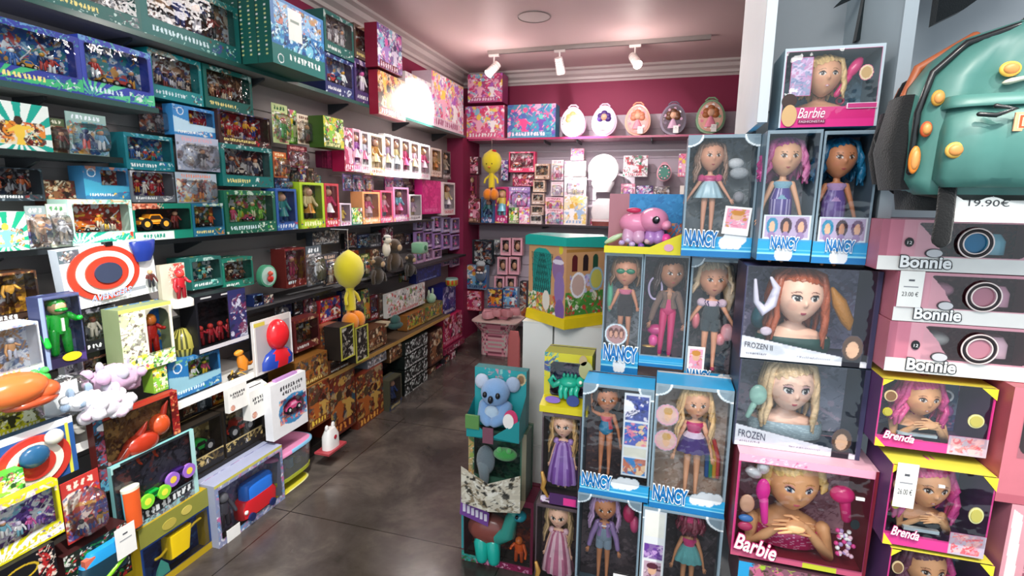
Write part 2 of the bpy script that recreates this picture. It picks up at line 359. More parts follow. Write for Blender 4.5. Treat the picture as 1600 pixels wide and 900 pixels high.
def head(mb, hh, skin, eye='#4a3320', lip='#c0505a', lid=None, brow='#5a3a24', res=1.0, Mx=None, big=1.0, blush='#e0837a', glance=0., smile=0, chin=.34):
    P, F, u, v_, v = head_grid(hh, int(64 * res), int(84 * res), chin=chin); C = np.tile(L(skin), (len(P), 1)); f = v_ < 0
    def e(cu, cv, ru, rv, t=0): a = u - cu; b = v - cv; return ((a * math.cos(t) + b * math.sin(t)) / ru) ** 2 + ((b * math.cos(t) - a * math.sin(t)) / rv) ** 2
    def pt(k, c, a=1.): k = k & f; C[k] = C[k] * (1 - a) + L(c) * a
    for s in (-1, 1):
        c = .36 * s; E = .01; ru, rv = .155 * big, .082 * big; t = .1 * s
        pt(e(.5 * s, -.32, .2, .14) < 1, blush, .16)
        if lid: pt(e(c, E + .05, ru * 1.25, rv * 1.9, t) < 1, lid, .55)
        pt((e(c, E + .015, ru * 1.22, rv * 1.45, t) < 1) & (v > E - .01), '#1c1210')
        pt(e(c, E - .004, ru, rv, t) < 1, '#f4f1ee')
        g = c + glance * .05
        pt((e(g, E, .100 * big, .094 * big) < 1) & (e(c, E - .004, ru, rv, t) < 1), eye)
        pt((e(g, E, .055 * big, .06 * big) < 1), '#0c0a0a'); pt(e(g - .03, E + .035, .022 * big, .022 * big) < 1, '#ffffff')
        pt((e(c + .03 * s, .20, .19, .05, -.12 * s) < 1) & (e(c + .03 * s, .165, .2, .055, -.12 * s) > 1), brow)
    pt((e(-.055, -.535, .085, .035, .12) < 1) | (e(.055, -.535, .085, .035, -.12) < 1) | (e(0, -.575, .11, .04) < 1), lip)
    if smile: pt(e(0, -.555, .10, .02) < 1, '#fbf3f0')
    else: pt(e(0, -.552, .13, .008) < 1, '#7c2a30')
    pt((e(.045, -.3, .02, .014) < 1) | (e(-.045, -.3, .02, .014) < 1), '#a05a48', .6)
    t = MB(); t.add(P, F, C, True, vc=True); 
    for s in (-1, 1): t.ell((.395 * hh * s, .02 * hh, -.03 * hh), (.03 * hh, .05 * hh, .085 * hh), skin, 8, 6)
    return mb.put(t, Mx or Matrix())
def vary(R, c, a=.18): k = L(c) * R.uniform(1 - a, 1 + a); return np.clip(k, 0, 1)
def hair(hh, col, n=26, length=1.6, spread=.55, wave=.05, thick=.075, part=.15, line=.46, seed=1, cap=1.07, front=.0, col2=None):
    """hair for a head of height hh centred on the origin: a scalp cap plus loose tapering locks"""
    R = random.Random(seed); mb = MB(); P, F, u, y, v = head_grid(hh, 40, 60, cap, nose=0)
    hl = line + .12 * np.cos((u - part) * 2.2); keep = (y > .12) | (v > hl) | ((abs(u) > .88) & (v > -.3))
    P = P + np.stack([0 * u, .02 * hh + 0 * u, .02 * hh * np.sin(u * 23 + v * 4)], -1)
    st = np.sin(u * 40 + v * 9 + seed); C = L(col)[None] * (1 + .18 * st)[:, None]; k = keep[F].all(1); mb.add(P, F[k], np.clip(C, 0, 1), True, vc=True)
    n = int(n * 1.7); thick *= .66; spread *= .55
    for i in range(n):
        s = -1 if i % 2 else 1; q = R.random(); a = s * (1.05 + 1.9 * q); tx, ty = math.sin(a), -math.cos(a)          # angle round the head from the front
        r0 = .30; top = np.array([tx * r0 * hh * .6, .03 * hh + ty * r0 * .5 * hh, .49 * hh]); side = np.array([tx * .44 * hh, ty * .44 * hh + .03 * hh, .1 * hh + R.uniform(-.05, .1) * hh])
        Ln = length * R.uniform(.85, 1.08) * hh; pts = [top, (top + side) / 2 + np.array([tx, ty, .5]) * .09 * hh, side]; w = R.uniform(0, 6)
        for j in range(1, 5):
            f = j / 4; pts.append(side + np.array([tx * spread * f * (1 - .35 * f) * hh * .8 + wave * hh * math.sin(w + j * 1.9), ty * spread * .4 * f * hh + front * f * hh + wave * hh * math.cos(w + j * 1.5), -Ln * f]))
        t = thick * hh * R.uniform(.8, 1.35); mb.tube(pts, [t * .5, t, t * 1.15, t * 1.2, t * 1.15, t, t * .35], vary(R, col2 if col2 and i % 4 == 0 else col), 7, .7)
    return mb
def hand(mb, wrist, d, up, size, skin, curl=.25, flip=1):
    """a palm, four unequal fingers and a thumb; d points along the hand, up is the back of the hand"""
    d = np.array(d, float); d /= np.linalg.norm(d); up = np.array(up, float); up -= d * (up @ d); up /= np.linalg.norm(up); sd = np.cross(d, up) * flip
    W_ = np.array(wrist, float); pc = W_ + d * size * .25; Rm = Matrix((d, sd, up)).transposed(); t = MB(); t.ell((0, 0, 0), (size * .3, size * .2, size * .09), skin, 12, 8)
    A = Matrix.Translation(pc) @ Rm.to_4x4(); mb.put(t, A)
    for k, (o, ln) in enumerate(((-.145, .40), (-.05, .47), (.05, .44), (.14, .34))):
        p = W_ + d * size * .42 + sd * size * o; a = ln * size; q1 = p + d * a * .5 + sd * o * a * .3 - up * a * curl * .25; q2 = p + d * a * .95 + sd * o * a * .6 - up * a * curl
        mb.tube([p, q1, q2], [size * .048, size * .043, size * .03], skin, 7)
    p = W_ + d * size * .16 - sd * size * .15; mb.tube([p, p + d * size * .15 - sd * size * .13, p + d * size * .32 - sd * size * .15 - up * size * .03], [size * .06, size * .05, size * .035], skin, 7)
def doll(root, h, skin='#c9977a', hr=.25, headkw={}, hairkw={}, outfit=(), arms='down', legs=True, turn=0., name='doll', lean=0., loc=(0, 0, 0), legcol=None, extra=None, back=False, rot=(0, 0, 0)):
    """a fashion doll: one continuous body, hair and clothes as its sub-parts"""
    skin = np.clip(L(skin) * 1.28, 0, 1); hh = h * hr; b = MB(); sz = h - hh * 1.13
    S = [(.455 * h, .045, .03), (.48 * h, .066, .043), (.52 * h, .07, .045), (.60 * h, .046, .034), (.60 * h + (sz - .6 * h) * .55, .062, .045), (sz - .02 * h, .074, .038), (sz, .06, .03), (sz + .014 * h, .026, .024), (h - hh * .8, .021, .021)]
    b.loft([(z, 0, 0, a * h, c * h) for z, a, c in S], skin, 18)
    Rm = Matrix.Translation((0, -.01 * h, h - hh * .5)) @ Euler((0, 0, turn)).to_matrix().to_4x4()
    head(b, hh, skin, Mx=Rm, **headkw)
    if legs:
        for s in (-1, 1): b.tube([(s * .036 * h, 0, .48 * h), (s * .042 * h, -.004 * h, .27 * h), (s * .043 * h, 0, .05 * h), (s * .044 * h, -.03 * h, .018 * h)], [.037 * h, .026 * h, .016 * h, .015 * h], legcol or skin, 10)
    AP = {'down': ((.125, 0, -.17), (.155, -.03, -.30)), 'up': ((.14, -.02, .02), (.16, -.03, .20)), 'out': ((.14, 0, -.13), (.21, -.03, -.24)), 'fwd': ((.12, -.03, -.15), (.13, -.11, -.17))}
    for s in (-1, 1):
        e, w = AP[arms if isinstance(arms, str) else arms[0 if s < 0 else 1]]; E = np.array((s * e[0] * h, e[1] * h, sz + e[2] * h)); Wt = np.array((s * w[0] * h, w[1] * h, sz + w[2] * h)); S0 = np.array((s * .072 * h, 0, sz - .018 * h))
        b.tube([S0, E, Wt], [.024 * h, .018 * h, .012 * h], skin, 8); hand(b, Wt, Wt - E, (0, -1, .1), .075 * h, skin, .3, s)
    part = b.build(name, 'skin', root, loc); part.rotation_euler = rot
    if hairkw is not None:
        hk = dict(hairkw); st = hk.pop('style', 'long'); hm = MB(); hm.put(hair(hh, **hk), Rm)
        if st == 'buns':
            for s in (-1, 1): hm.ell((s * .38 * hh, .06 * hh, h - hh * .02), .17 * hh, hk['col'], jit=.06)
        if st == 'pony': hm.tube([(0, .3 * hh, h - .1 * hh), (.38 * hh, .32 * hh, h - .2 * hh), (.5 * hh, .3 * hh, h - .9 * hh), (.46 * hh, .25 * hh, h - 1.5 * hh)], [.1 * hh, .17 * hh, .2 * hh, .06 * hh], hk['col'], 10)
        hm.build('hair', 'hair', part)
    for o in outfit:
        k = o[0]; c = o[1]; m = MB(); fin = o[2] if len(o) > 2 else 'cloth'; c2 = o[3] if len(o) > 3 else None
        fc = (lambda x, y, z, c=c, c2=c2: L(c2) if (c2 and (math.sin(x * 900 / h * .35 + 2 * math.sin(z * 300 / h * .35)) * math.sin(z * 700 / h * .35 + x * 90)) > .35) else L(c))
        if k == 'top': m.loft([(z, 0, 0, (a + .008) * h, (d_ + .010) * h) for z, a, d_ in S[3:7]], fc, 30, caps=False); m.loft([(z, 0, 0, (a + .009) * h, (d_ + .011) * h) for z, a, d_ in [S[2], S[3]]], fc, 30, caps=False)
        elif k == 'crop': m.loft([(z, 0, 0, (a + .007) * h, (d_ + .009) * h) for z, a, d_ in S[4:6]], fc, 30)
        elif k == 'sleeves':
            for s in (-1, 1): m.ell((s * .088 * h, 0, sz - .025 * h), (.042 * h, .036 * h, .04 * h), c, 12, 8)
        elif k == 'jacket':
            for s in (-1, 1):
                m.loft([(z, s * a * .62 * h, .004 * h, a * .52 * h, (d_ + .016) * h) for z, a, d_ in S[2:7]], c, 14)
                e, w = AP[arms if isinstance(arms, str) else arms[0 if s < 0 else 1]]; m.tube([(s * .07 * h, 0, sz - .018 * h), (s * e[0] * h, e[1] * h, sz + e[2] * h), (s * w[0] * .96 * h, w[1] * h, sz + w[2] * .9 * h)], [.034 * h, .029 * h, .024 * h], c, 10)
        elif k == 'skirt':
            zs = .60; m.loft([(zs * h, 0, 0, .052 * h, .042 * h), ((zs - .05) * h, 0, 0, .09 * h, .07 * h), ((zs - .17) * h, 0, 0, .15 * h, .10 * h), ((zs - .18) * h, 0, 0, .148 * h, .098 * h)], c if not c2 else (lambda x, y, z, c=c, c2=c2: L(c2) if int(z / h * 34) % 2 else L(c)), 48, fn=lambda x, y, z: (x * (1 + .06 * math.sin(math.atan2(y, x) * 11) * (zs * h - z) / (.18 * h)), y * (1 + .1 * math.sin(math.atan2(y, x) * 11) * (zs * h - z) / (.18 * h)), z))
        elif k == 'gown':
            zs = .62; m.loft([(zs * h, 0, 0, .05 * h, .04 * h), ((zs - .06) * h, 0, 0, .10 * h, .08 * h), (.3 * h, 0, 0, .17 * h, .12 * h), (.1 * h, 0, 0, .20 * h, .13 * h), (.08 * h, 0, 0, .195 * h, .125 * h)], (lambda x, y, z, c=c, c2=c2: L(c2) if (c2 and abs(math.sin(math.atan2(y, x) * 4)) > .72) else L(c)), 56, fn=lambda x, y, z: (x * (1 + .05 * math.sin(math.atan2(y, x) * 13) * (zs * h - z) / (.5 * h)), y * (1 + .08 * math.sin(math.atan2(y, x) * 13) * (zs * h - z) / (.5 * h)), z))
        elif k == 'slip': m.loft([(.62 * h, 0, 0, .055 * h, .044 * h), (.52 * h, 0, 0, .085 * h, .055 * h), (.36 * h, 0, 0, .085 * h, .055 * h), (.34 * h, 0, 0, .085 * h, .055 * h)], fc, 40, fn=lambda x, y, z: (x * (1 + .03 * math.sin(z * 90 / h + x * 30)), y, z))
        elif k == 'shorts':
            m.loft([(z, 0, 0, (a + .010) * h, (d_ + .012) * h) for z, a, d_ in S[0:4]], c, 24)
            for s in (-1, 1): m.cyl((s * .036 * h, 0, .475 * h), (s * .042 * h, -.003 * h, .37 * h), .046 * h, .042 * h, c)
        elif k == 'leggings':
            m.loft([(z, 0, 0, (a + .004) * h, (d_ + .005) * h) for z, a, d_ in S[0:4]], c, 24)
            for s in (-1, 1): m.tube([(s * .036 * h, 0, .48 * h), (s * .042 * h, -.004 * h, .27 * h), (s * .043 * h, 0, .07 * h)], [.041 * h, .030 * h, .021 * h], c, 10)
        elif k == 'suit':
            m.loft([(z, 0, 0, (a + .005) * h, (d_ + .007) * h) for z, a, d_ in S[0:6]], (lambda x, y, z, c=c, c2=c2: L(c2) if c2 and x * .9 + z > .58 * h else L(c)), 26)
        elif k == 'bodice': m.loft([(z, 0, 0, (a + .010) * h, (d_ + .012) * h) for z, a, d_ in S[3:6]], (lambda x, y, z, c=c, c2=c2: L(c2) if c2 and abs(x) < .018 * h else L(c)), 30)
        elif k == 'shoes':
            for s in (-1, 1): m.ell((s * .044 * h, -.022 * h, .018 * h), (.021 * h, .042 * h, .02 * h), c, 10, 7)
        elif k == 'goggles':
            for s in (-1, 1): m.ell((s * .155 * hh, -.43 * hh, h - hh * .47), (.15 * hh, .05 * hh, .085 * hh), c, 12, 7)
            m.tube([(-.42 * hh, -.1 * hh, h - hh * .46), (0, -.46 * hh, h - hh * .46), (.42 * hh, -.1 * hh, h - hh * .46)], .02 * hh, c, 6); fin = 'plastic'
        elif k == 'hat':
            m.ell((0, .03 * hh, h - hh * .28), (.47 * hh, .5 * hh, .36 * hh), c, 20, 12); m.torus((0, 0, h - hh * .27), .43 * hh, .05 * hh, c2 or c, M3=(PI / 2 - .12, 0, 0))
        elif k == 'band': m.torus((0, .02 * hh, h - hh * .2), .43 * hh, .03 * hh, c, M3=(PI / 2 - .5, 0, 0))
        m.build({'top': 'shirt', 'crop': 'crop_top', 'slip': 'dress', 'suit': 'swimsuit', 'hat': 'cap', 'band': 'headband'}.get(k, k), fin, part)
    return part
def minifig(mb, x, y, z, h, body, head_='#d9a37c', legs='#333344', hat=None, R=None):
    a = R.uniform(-.1, .1) * h if R else 0
    for s in (-1, 1):
        mb.tube([(x + s * .09 * h, y, z + .42 * h), (x + s * .11 * h, y, z + .05 * h)], [.085 * h, .07 * h], legs, 6)
        mb.tube([(x + s * .17 * h, y, z + .68 * h), (x + s * .27 * h, y - .04 * h, z + .5 * h + s * a), (x + s * .27 * h, y - .12 * h, z + .42 * h + s * 2 * a)], [.065 * h, .055 * h, .05 * h], body, 6)
    mb.loft([(z + .38 * h, x, y, .13 * h, .08 * h), (z + .6 * h, x, y, .17 * h, .10 * h), (z + .72 * h, x, y, .12 * h, .08 * h)], body, 10)
    mb.ell((x, y - .01 * h, z + .85 * h), .14 * h, head_, 10, 7)
    if hat: mb.ell((x, y + .02 * h, z + .91 * h), (.15 * h, .15 * h, .11 * h), hat, 10, 5)
def car(mb, x, y, z, w, body, wheel='#22252a', hub='#c9c9c9', top=None, big=1.):
    """a small toy vehicle, side on: shaped body, cabin, four wheels"""
    h = w * .34; r = w * .14 * big
    mb.prism([(x, z + r), (x + w * .02, z + h * .75), (x + w * .25, z + h * .85), (x + w * .36, z + h * 1.35), (x + w * .66, z + h * 1.35), (x + w * .78, z + h * .9), (x + w, z + h * .75), (x + w, z + r)], y - w * .16, y + w * .16, body)
    mb.prism([(x + w * .31, z + h * .9), (x + w * .38, z + h * 1.25), (x + w * .64, z + h * 1.25), (x + w * .71, z + h * .9)], y - w * .165, y + w * .165, top or '#1c2a38')
    for fx in (.2, .8):
        for yy in (-.2, .12): mb.cyl((x + w * fx, y + w * yy, z + r), (x + w * fx, y + w * (yy + .09), z + r), r, r, wheel, 16); mb.cyl((x + w * fx, y + w * (yy - .006), z + r), (x + w * fx, y + w * yy, z + r), r * .5, r * .5, hub, 10)
# ------------------------------------------------------------------ packages
def package(root, w, h, d, front, side='#444444', inner=None, pane=True, top=None, sideart=None, back=.8, y0=0.):
    """an oblong carton; holes of the printed front become windows"""
    m = MB(); front.onto(m, 0, y0, 0)
    t = top or side; m.box(0, y0, 0, w, d, h, [L(side), L(t), L(side), L(side), L(side)] if not isinstance(t, MB) else side, skip='f')
    m.C[-1] = np.repeat(np.array([L(side), L(t), L(side), L(side), L(side)]), 4, axis=0)
    if sideart is not None:
        q = MB(); sideart.onto(q, 0, 0, 0); m.put(q, Matrix.Translation((-.0006, d, 0)) @ Euler((0, 0, -PI / 2)).to_matrix().to_4x4())
    if front.hole.any():
        if inner is None: inner = Art(w * .98, h * .98, w, '#222222')
        if isinstance(inner, str): inner = Art(w * .98, h * .98, w, inner)
        inner.onto(m, .01 * w, d * back, .01 * h)
    c = m.build('carton', 'card', root)
    if front.hole.any() and pane:
        H = front.hole; us = front.U[H]; vs = front.Vv[H]; du = 1.2 / (front.nx - 1); x0, x1, z0, z1 = (us.min() - du) * w, (us.max() + du) * w, (vs.min() - du) * h, (vs.max() + du) * h
        p = MB(); n = 5; X, Z = np.meshgrid(np.linspace(x0, x1, n), np.linspace(z0, z1, n)); V = np.stack([X, 0 * X - .0015 + y0, Z], -1).reshape(-1, 3)
        i, j = np.meshgrid(range(n - 1), range(n - 1), indexing='ij'); a = (i * n + j).reshape(-1); p.add(V, np.stack([a, a + 1, a + n + 1, a + n], -1), '#ffffff', True); p.build('window', 'clear', root)
    return c
def price_card(root, x, z, w, h, txt=None, y=-.004, tilt=0., name='price_tag'):
    m = MB(); m.box(-w / 2, 0, -h / 2, w / 2, .001, h / 2, '#f2f1ec')
    if txt: m.text(txt, -w * .34, -h * .2, w * .68, h * .13, '#33343a', y=-.0006)
    m.box(-w * .12, -.0006, h * .22, w * .12, 0, h * .27, '#55565c'); m.box(-w * .3, -.0006, h * .05, w * .3, 0, h * .08, '#9a9a9e')
    o = m.build(name, 'card', root, (x, y, z)); o.rotation_euler = (0, tilt, 0); return o
PALS = dict(rust=['#7a2a1c', '#a85c28', '#c09a4c', '#3a1c14', '#4a3a26', '#a08e6c', '#5a4234', '#2a4a5a'], jungle=['#2c6e3a', '#8fae3c', '#c98a2a', '#3a2a1c', '#e8d9a0', '#d65a2a', '#1f4f6a'], hero=['#b3202a', '#233b8a', '#e8e4da', '#1a1a22', '#d9a12a', '#6a1a20', '#4a6aa8'], candy=['#e86aa0', '#f4b8cf', '#ffffff', '#b46ac8', '#f2d65a', '#7ac8dc', '#d9366f'],
            blue=['#2a62a8', '#7ab8dc', '#e8f2f4', '#1a2f5a', '#d9a13c', '#c04038', '#2c8f8f'], dark=['#16161c', '#3a3a48', '#7a2a2a', '#8a8a90', '#b0582a', '#2a3a5a', '#d0c8b8'], teal=['#128a80', '#0a5a5a', '#7ad0c0', '#e8f4ee', '#d9c14a', '#b06a3a', '#1a3a4a'],
            fire=['#c0392a', '#e8882a', '#f2c84a', '#5a1a14', '#3a2a22', '#e8dcc0', '#8a2a20'], city=['#6a4a3c', '#b08a6a', '#3a4a8a', '#d9c8b4', '#22202a', '#8a3a34', '#e8e8ee'], purple=['#6a4aa0', '#b08ad0', '#e8dcf2', '#3a2a5a', '#e86ab0', '#8ac8dc', '#ffffff'], grey=['#8a8a90', '#c8c8cc', '#5a5a62', '#e8e8ea', '#3a3a40', '#a89a88', '#6a4a40'],
            white=['#ffffff', '#f0ecf2', '#e8c8d8', '#c8b0d0', '#f4e4b0', '#d85a8a', '#d8e4f0'], green=['#3a9a3a', '#8ac84a', '#e8f0c0', '#1a4a2a', '#f2d23a', '#c04a6a', '#ffffff'], brown=['#5a3a28', '#8a5a3a', '#2a1c16', '#c89a6a', '#e0d0b0', '#7a2a20', '#4a4a3a'], maroon=['#7a1a3a', '#b02a5a', '#e8a0b8', '#3a0f20', '#f4dce4', '#c86a4a', '#ffffff'])
WCAT = dict(title='#f0f4f0', edge='#16323a')
def stock(style, rect, d, pal, label, name='boxed_playset', cat='toy box', seed=0, rz=PI / 2, hooked=False, **kw):
    def go(r, dd):
        gap = (r[0][0] - dd - (XW + .016)) if rz else (YW - .016 - r[0][1] - dd)
        stock_(style, r, dd, pal, label, name, cat, seed, rz, hook=gap + .001 if hooked and .001 < gap < (.13 if rz else .25) and (style != 'flat' or not rz) else 0, **kw)
    note('L' if rz else 'B', rect, d, go)
def stock_(style, rect, d, pal, label, name='boxed_playset', cat='toy box', seed=0, rz=PI / 2, main='#12807a', side=None, figs=3, accent='#ffffff', group=None, tag_=False, tex=None, figsz=.5, dens=1., hook=0):
    """one shop pack, drawn by style; front face at rect, depth d behind it"""
    loc, w, h = rect; R = random.Random(seed * 7919 + 13); P = PALS[pal] if isinstance(pal, str) else (list(pal) * 3); tx = tex or texel(loc); de = min(d, .075)
    root = thing(name, label, cat, loc, rz, group); A = Art(w, h, tx, main); side = side or main; asp = w / h
    small = min(w, h) / tx < 14
    if style in ('window', 'windowrays', 'swoosh', 'wide'):
        I = Art(w, h, tx * 1.2, P[0]); I.busy(R, 0, 0, 1, 1, P + ['#ffffff', '#dfe8ea'], int(70 * dens), .12);  # the white and pale strokes paint highlights of the moulded tray
        if style == 'windowrays': A.rays(.1, 0, accent, 16, 9, 0, .3)
        A.rect(0, 0, 1, .035, side); A.busy(R, 0, .8, 1, 1, [main, accent, P[1]], 8, .1, .6)
        if style == 'wide': A.cut(.04, .2, .96, .96, .05)
        elif style == 'swoosh': A.poly([(0, .1), (1, .25), (1, .4), (.4, .48), (0, .62)], accent).ring(.17, .8, .13, '#e8eef2'); A.cut(.36, .42, .95, .9, .06)
        else: A.cut(.06, .27, .94, .9, .04)
        A.scrib(R, .08, .09, .08 + R.uniform(.4, .6), .18, R.choice(['#f2f6f4', '#f2f6f4', '#f0e08a', '#d8f0f4']), None, .0); A.busy(R, .62, .04, .97, .24, [main, accent, P[0], P[2], main], 6, .06); A.busy(R, 0, 0, 1, .06, [main, side, accent], 0, .04)
        package(root, w, h, d, A, side, I, back=.9 * de / d)
        n = figs
        n = figs + (1 if figs > 1 else 0)
        for i in range(n):
            m = MB(); fx = w * (.16 + .68 * (i + .5) / n + R.uniform(-.03, .03)); fh = min(h * figsz, w * 1.1 / n) * R.uniform(.8, 1.05)
            if R.random() < .28: car(m, fx - fh * .5, de * .45, h * .28, fh * 1.05, R.choice(P), top=R.choice(P))
            else: minifig(m, fx, de * .42, h * .28 + R.uniform(0, .12) * h, fh, R.choice(P), R.choice(['#d9a37c', P[2], P[4]]), R.choice(P), R.choice(P), R)
            m.build('toy_figure', 'plastic', root)
    elif style == 'flat':
        A.busy(R, 0, 0, 1, 1, P, int(90 * dens), .11)
        if not small: A.fig(R, .35, .15, .6, P[1], P[4]); A.fig(R, .7, .2, .5, P[2], P[3]); A.scrib(R, .1, .05, .8, .17, accent, side)
        A.rect(0, 0, 1, .03, side); package(root, w, h, d, A, side)
    elif style == 'rays':
        A.rays(.5, .25, accent, 13); A.busy(R, .1, .1, .9, .6, P, int(45 * dens), .14); A.fig(R, .5, .1, .62, P[2], P[4]); package(root, w, h, d, A, side)
    elif style == 'blister':
        A.busy(R, 0, 0, 1, 1, P, int(40 * dens), .14, .75); A.rect(0, .8, 1, 1, main); A.scrib(R, .12, .84, .85, .95, accent, side); A.rect(0, 0, 1, .03, side)
        m = MB(); A.onto(m); m.box(0, 0, 0, w, .004, h, side, skip='f'); m.build('backing_card', 'card', root)
        n = figs
        for i in range(n): f = MB(); fh = min(h * .5, w * 1.3 / n); minifig(f, w * (.12 + .76 * (i + .5) / n), -d * .5, h * .14, fh, R.choice(P), R.choice(['#d9a37c', P[3]]), R.choice(P), R.choice(P), R); f.build('toy_figure', 'plastic', root)
        p = MB(); p.loft([(0, 0, 0, .40 * w, .34 * h, 5), (d * .8, 0, 0, .38 * w, .32 * h, 5), (d, 0, 0, .33 * w, .27 * h, 4)], '#ffffff', 28, fn=lambda x, y, z: (x + w / 2, -z, y + h * .42)); p.build('blister', 'blister', root)
    elif style == 'doll':
        I = Art(w, h, tx * 1.3, P[1]); I.busy(R, 0, 0, 1, 1, P[:4], int(30 * dens), .15); A.busy(R, 0, 0, 1, .2, P, 14, .05); A.cut(.1, .2, .9, .95, .03); A.scrib(R, .12, .05, .85, .15, accent, side)
        package(root, w, h, d, A, side, I, back=.9 * de / d)
        m = MB(); fh = h * .68; d = de; minifig(m, w / 2, d * .45, h * .21, fh, R.choice(P), '#e0b090', R.choice(P)); m.ell((w / 2, d * .52, h * .21 + fh * .86), (.17 * fh, .1 * fh, .2 * fh), R.choice(['#d8b060', '#6a3a20', '#e0c080', '#a0522a']), 10, 7)
        m.cyl((w / 2, d * .45, h * .21 + fh * .5), (w / 2, d * .45, h * .21 + fh * .18), .1 * fh, .22 * fh, R.choice(P), 12); m.build('toy_doll', 'plastic', root)
    if hook: m = MB(); m.tube([(w / 2, d - .002, h * .9), (w / 2, d + hook, h * .9)], .0035, '#b8bcc0', 6, caps=False); m.build('peg_hook', 'metal', root)
    if tag_: price_card(root, w * .62, h * .7, w * .22, h * .38, None, -.003)
    return root
# ------------------------------------------------------------------ the shop shell
def wallmat(name, c, rough=.6, c2=None, sc=2.5, bump=.05):
    m, N, K = nt(name); b = N['Principled BSDF']; no = N.new('ShaderNodeTexNoise'); no.inputs['Scale'].default_value = sc; no.inputs['Detail'].default_value = 6
    tc = N.new('ShaderNodeTexCoord'); K.new(tc.outputs['Object'], no.inputs['Vector']); r = N.new('ShaderNodeValToRGB'); r.color_ramp.elements[0].position = .35; r.color_ramp.elements[1].position = .65
    r.color_ramp.elements[0].color = (*L(c2 or c) * .97, 1); r.color_ramp.elements[1].color = (*L(c), 1); K.new(no.outputs['Fac'], r.inputs[0]); K.new(r.outputs[0], b.inputs['Base Color']); b.inputs['Roughness'].default_value = rough
    bp = N.new('ShaderNodeBump'); bp.inputs['Strength'].default_value = bump; K.new(no.outputs['Fac'], bp.inputs['Height']); K.new(bp.outputs['Normal'], b.inputs['Normal']); return m
def floormat():
    m, N, K = nt('polished_dark_concrete_tiles'); b = N['Principled BSDF']; tc = N.new('ShaderNodeTexCoord'); mp = N.new('ShaderNodeMapping'); mp.inputs['Rotation'].default_value = (0, 0, .0); mp.inputs['Location'].default_value = (.62, .28, 0)
    K.new(tc.outputs['Object'], mp.inputs['Vector']); n1 = N.new('ShaderNodeTexNoise'); n1.inputs['Scale'].default_value = 2.3; n1.inputs['Detail'].default_value = 9; n1.inputs['Roughness'].default_value = .62; n1.inputs['Distortion'].default_value = .35
    K.new(mp.outputs[0], n1.inputs['Vector']); r = N.new('ShaderNodeValToRGB'); E = r.color_ramp.elements; E[0].position = .33; E[0].color = (*L('#332e2b'), 1); E[1].position = .72; E[1].color = (*L('#6e665e'), 1); e = E.new(.5); e.color = (*L('#4a4440'), 1)
    K.new(n1.outputs['Fac'], r.inputs[0]); br = N.new('ShaderNodeTexBrick'); br.offset = 0; br.inputs['Scale'].default_value = 1; br.inputs['Brick Width'].default_value = 1.15; br.inputs['Row Height'].default_value = 1.15; br.inputs['Mortar Size'].default_value = .0035; br.inputs['Mortar Smooth'].default_value = .2
    K.new(mp.outputs[0], br.inputs['Vector']); mx = N.new('ShaderNodeMixRGB'); mx.inputs[2].default_value = (*L('#2a2420'), 1); K.new(br.outputs['Fac'], mx.inputs[0]); K.new(r.outputs[0], mx.inputs[1]); K.new(mx.outputs[0], b.inputs['Base Color'])
    n2 = N.new('ShaderNodeTexNoise'); n2.inputs['Scale'].default_value = 7; n2.inputs['Detail'].default_value = 4; K.new(mp.outputs[0], n2.inputs['Vector']); mr = N.new('ShaderNodeMapRange'); mr.inputs['To Min'].default_value = .10; mr.inputs['To Max'].default_value = .34; K.new(n2.outputs['Fac'], mr.inputs['Value']); K.new(mr.outputs[0], b.inputs['Roughness'])
    bp = N.new('ShaderNodeBump'); bp.inputs['Strength'].default_value = .12; bp.inputs['Distance'].default_value = .01; K.new(n2.outputs['Fac'], bp.inputs['Height']); K.new(bp.outputs['Normal'], b.inputs['Normal']); return m
M['floor'] = floormat(); M['ceiling'] = wallmat('painted_ceiling', '#d6bfbe', .55, sc=1.2); M['maroon'] = wallmat('maroon_wall_paint', '#8c1c48', .6); M['slat'] = wallmat('mauve_slat_board', '#9d9694', .5)
M['slatpink'] = wallmat('pale_slat_board', '#b3a7b1', .45); M['partition'] = wallmat('grey_partition_board', '#a4acb2', .5); M['cornice'] = wallmat('white_plaster_cornice', '#d8d0cc', .6)
XW, YW, ZC = -2.36, 5.86, 2.98
def sbox(name, mat, *b):
    m = MB(); m.box(*b, '#ffffff'); return struct(m, name, mat)
sbox('floor', 'floor', XW - .1, -.6, -.1, 3.0, YW + .1, 0)
sbox('ceiling', 'ceiling', XW - .1, -.6, ZC, 3.0, YW + .1, ZC + .1)
def slats(name, mat, axis, a0, a1, z0, z1, at_, dirn, pitch=.2):
    m = MB(); z = z0
    if axis == 'x': m.box(at_, a0, z0, at_ + dirn * .006, a1, z1, '#ffffff')
    else: m.box(a0, at_, z0, a1, at_ + dirn * .006, z1, '#ffffff')
    while z < z1 - .02:
        t = min(z + pitch - .012, z1)
        if axis == 'x': m.box(at_, a0, z, at_ + dirn * .016, a1, t, '#ffffff')
        else: m.box(a0, at_, z, a1, at_ + dirn * .016, t, '#ffffff')
        z += pitch
    return m
sbox('wall_left', 'maroon', XW - .1, -.6, 0, XW, YW + .1, ZC)
sbox('wall_back', 'maroon', XW, YW, 0, 3.0, YW + .1, ZC)
sbox('wall_right', 'partition', 2.9, 1.9, 0, 3.0, YW, ZC)
struct(slats('trim_1', 'slat', 'x', -.4, 5.4, .1, 2.62, XW, 1), 'trim_1', 'slat')
struct(slats('trim_2', 'slatpink', 'y', -2.14, 2.9, .1, 2.5, YW, -1, .15), 'trim_2', 'slatpink')
m = MB(); m.box(XW, 5.38, 0, -2.16, YW, 2.5, '#ffffff'); struct(m, 'wall_corner', 'maroon')
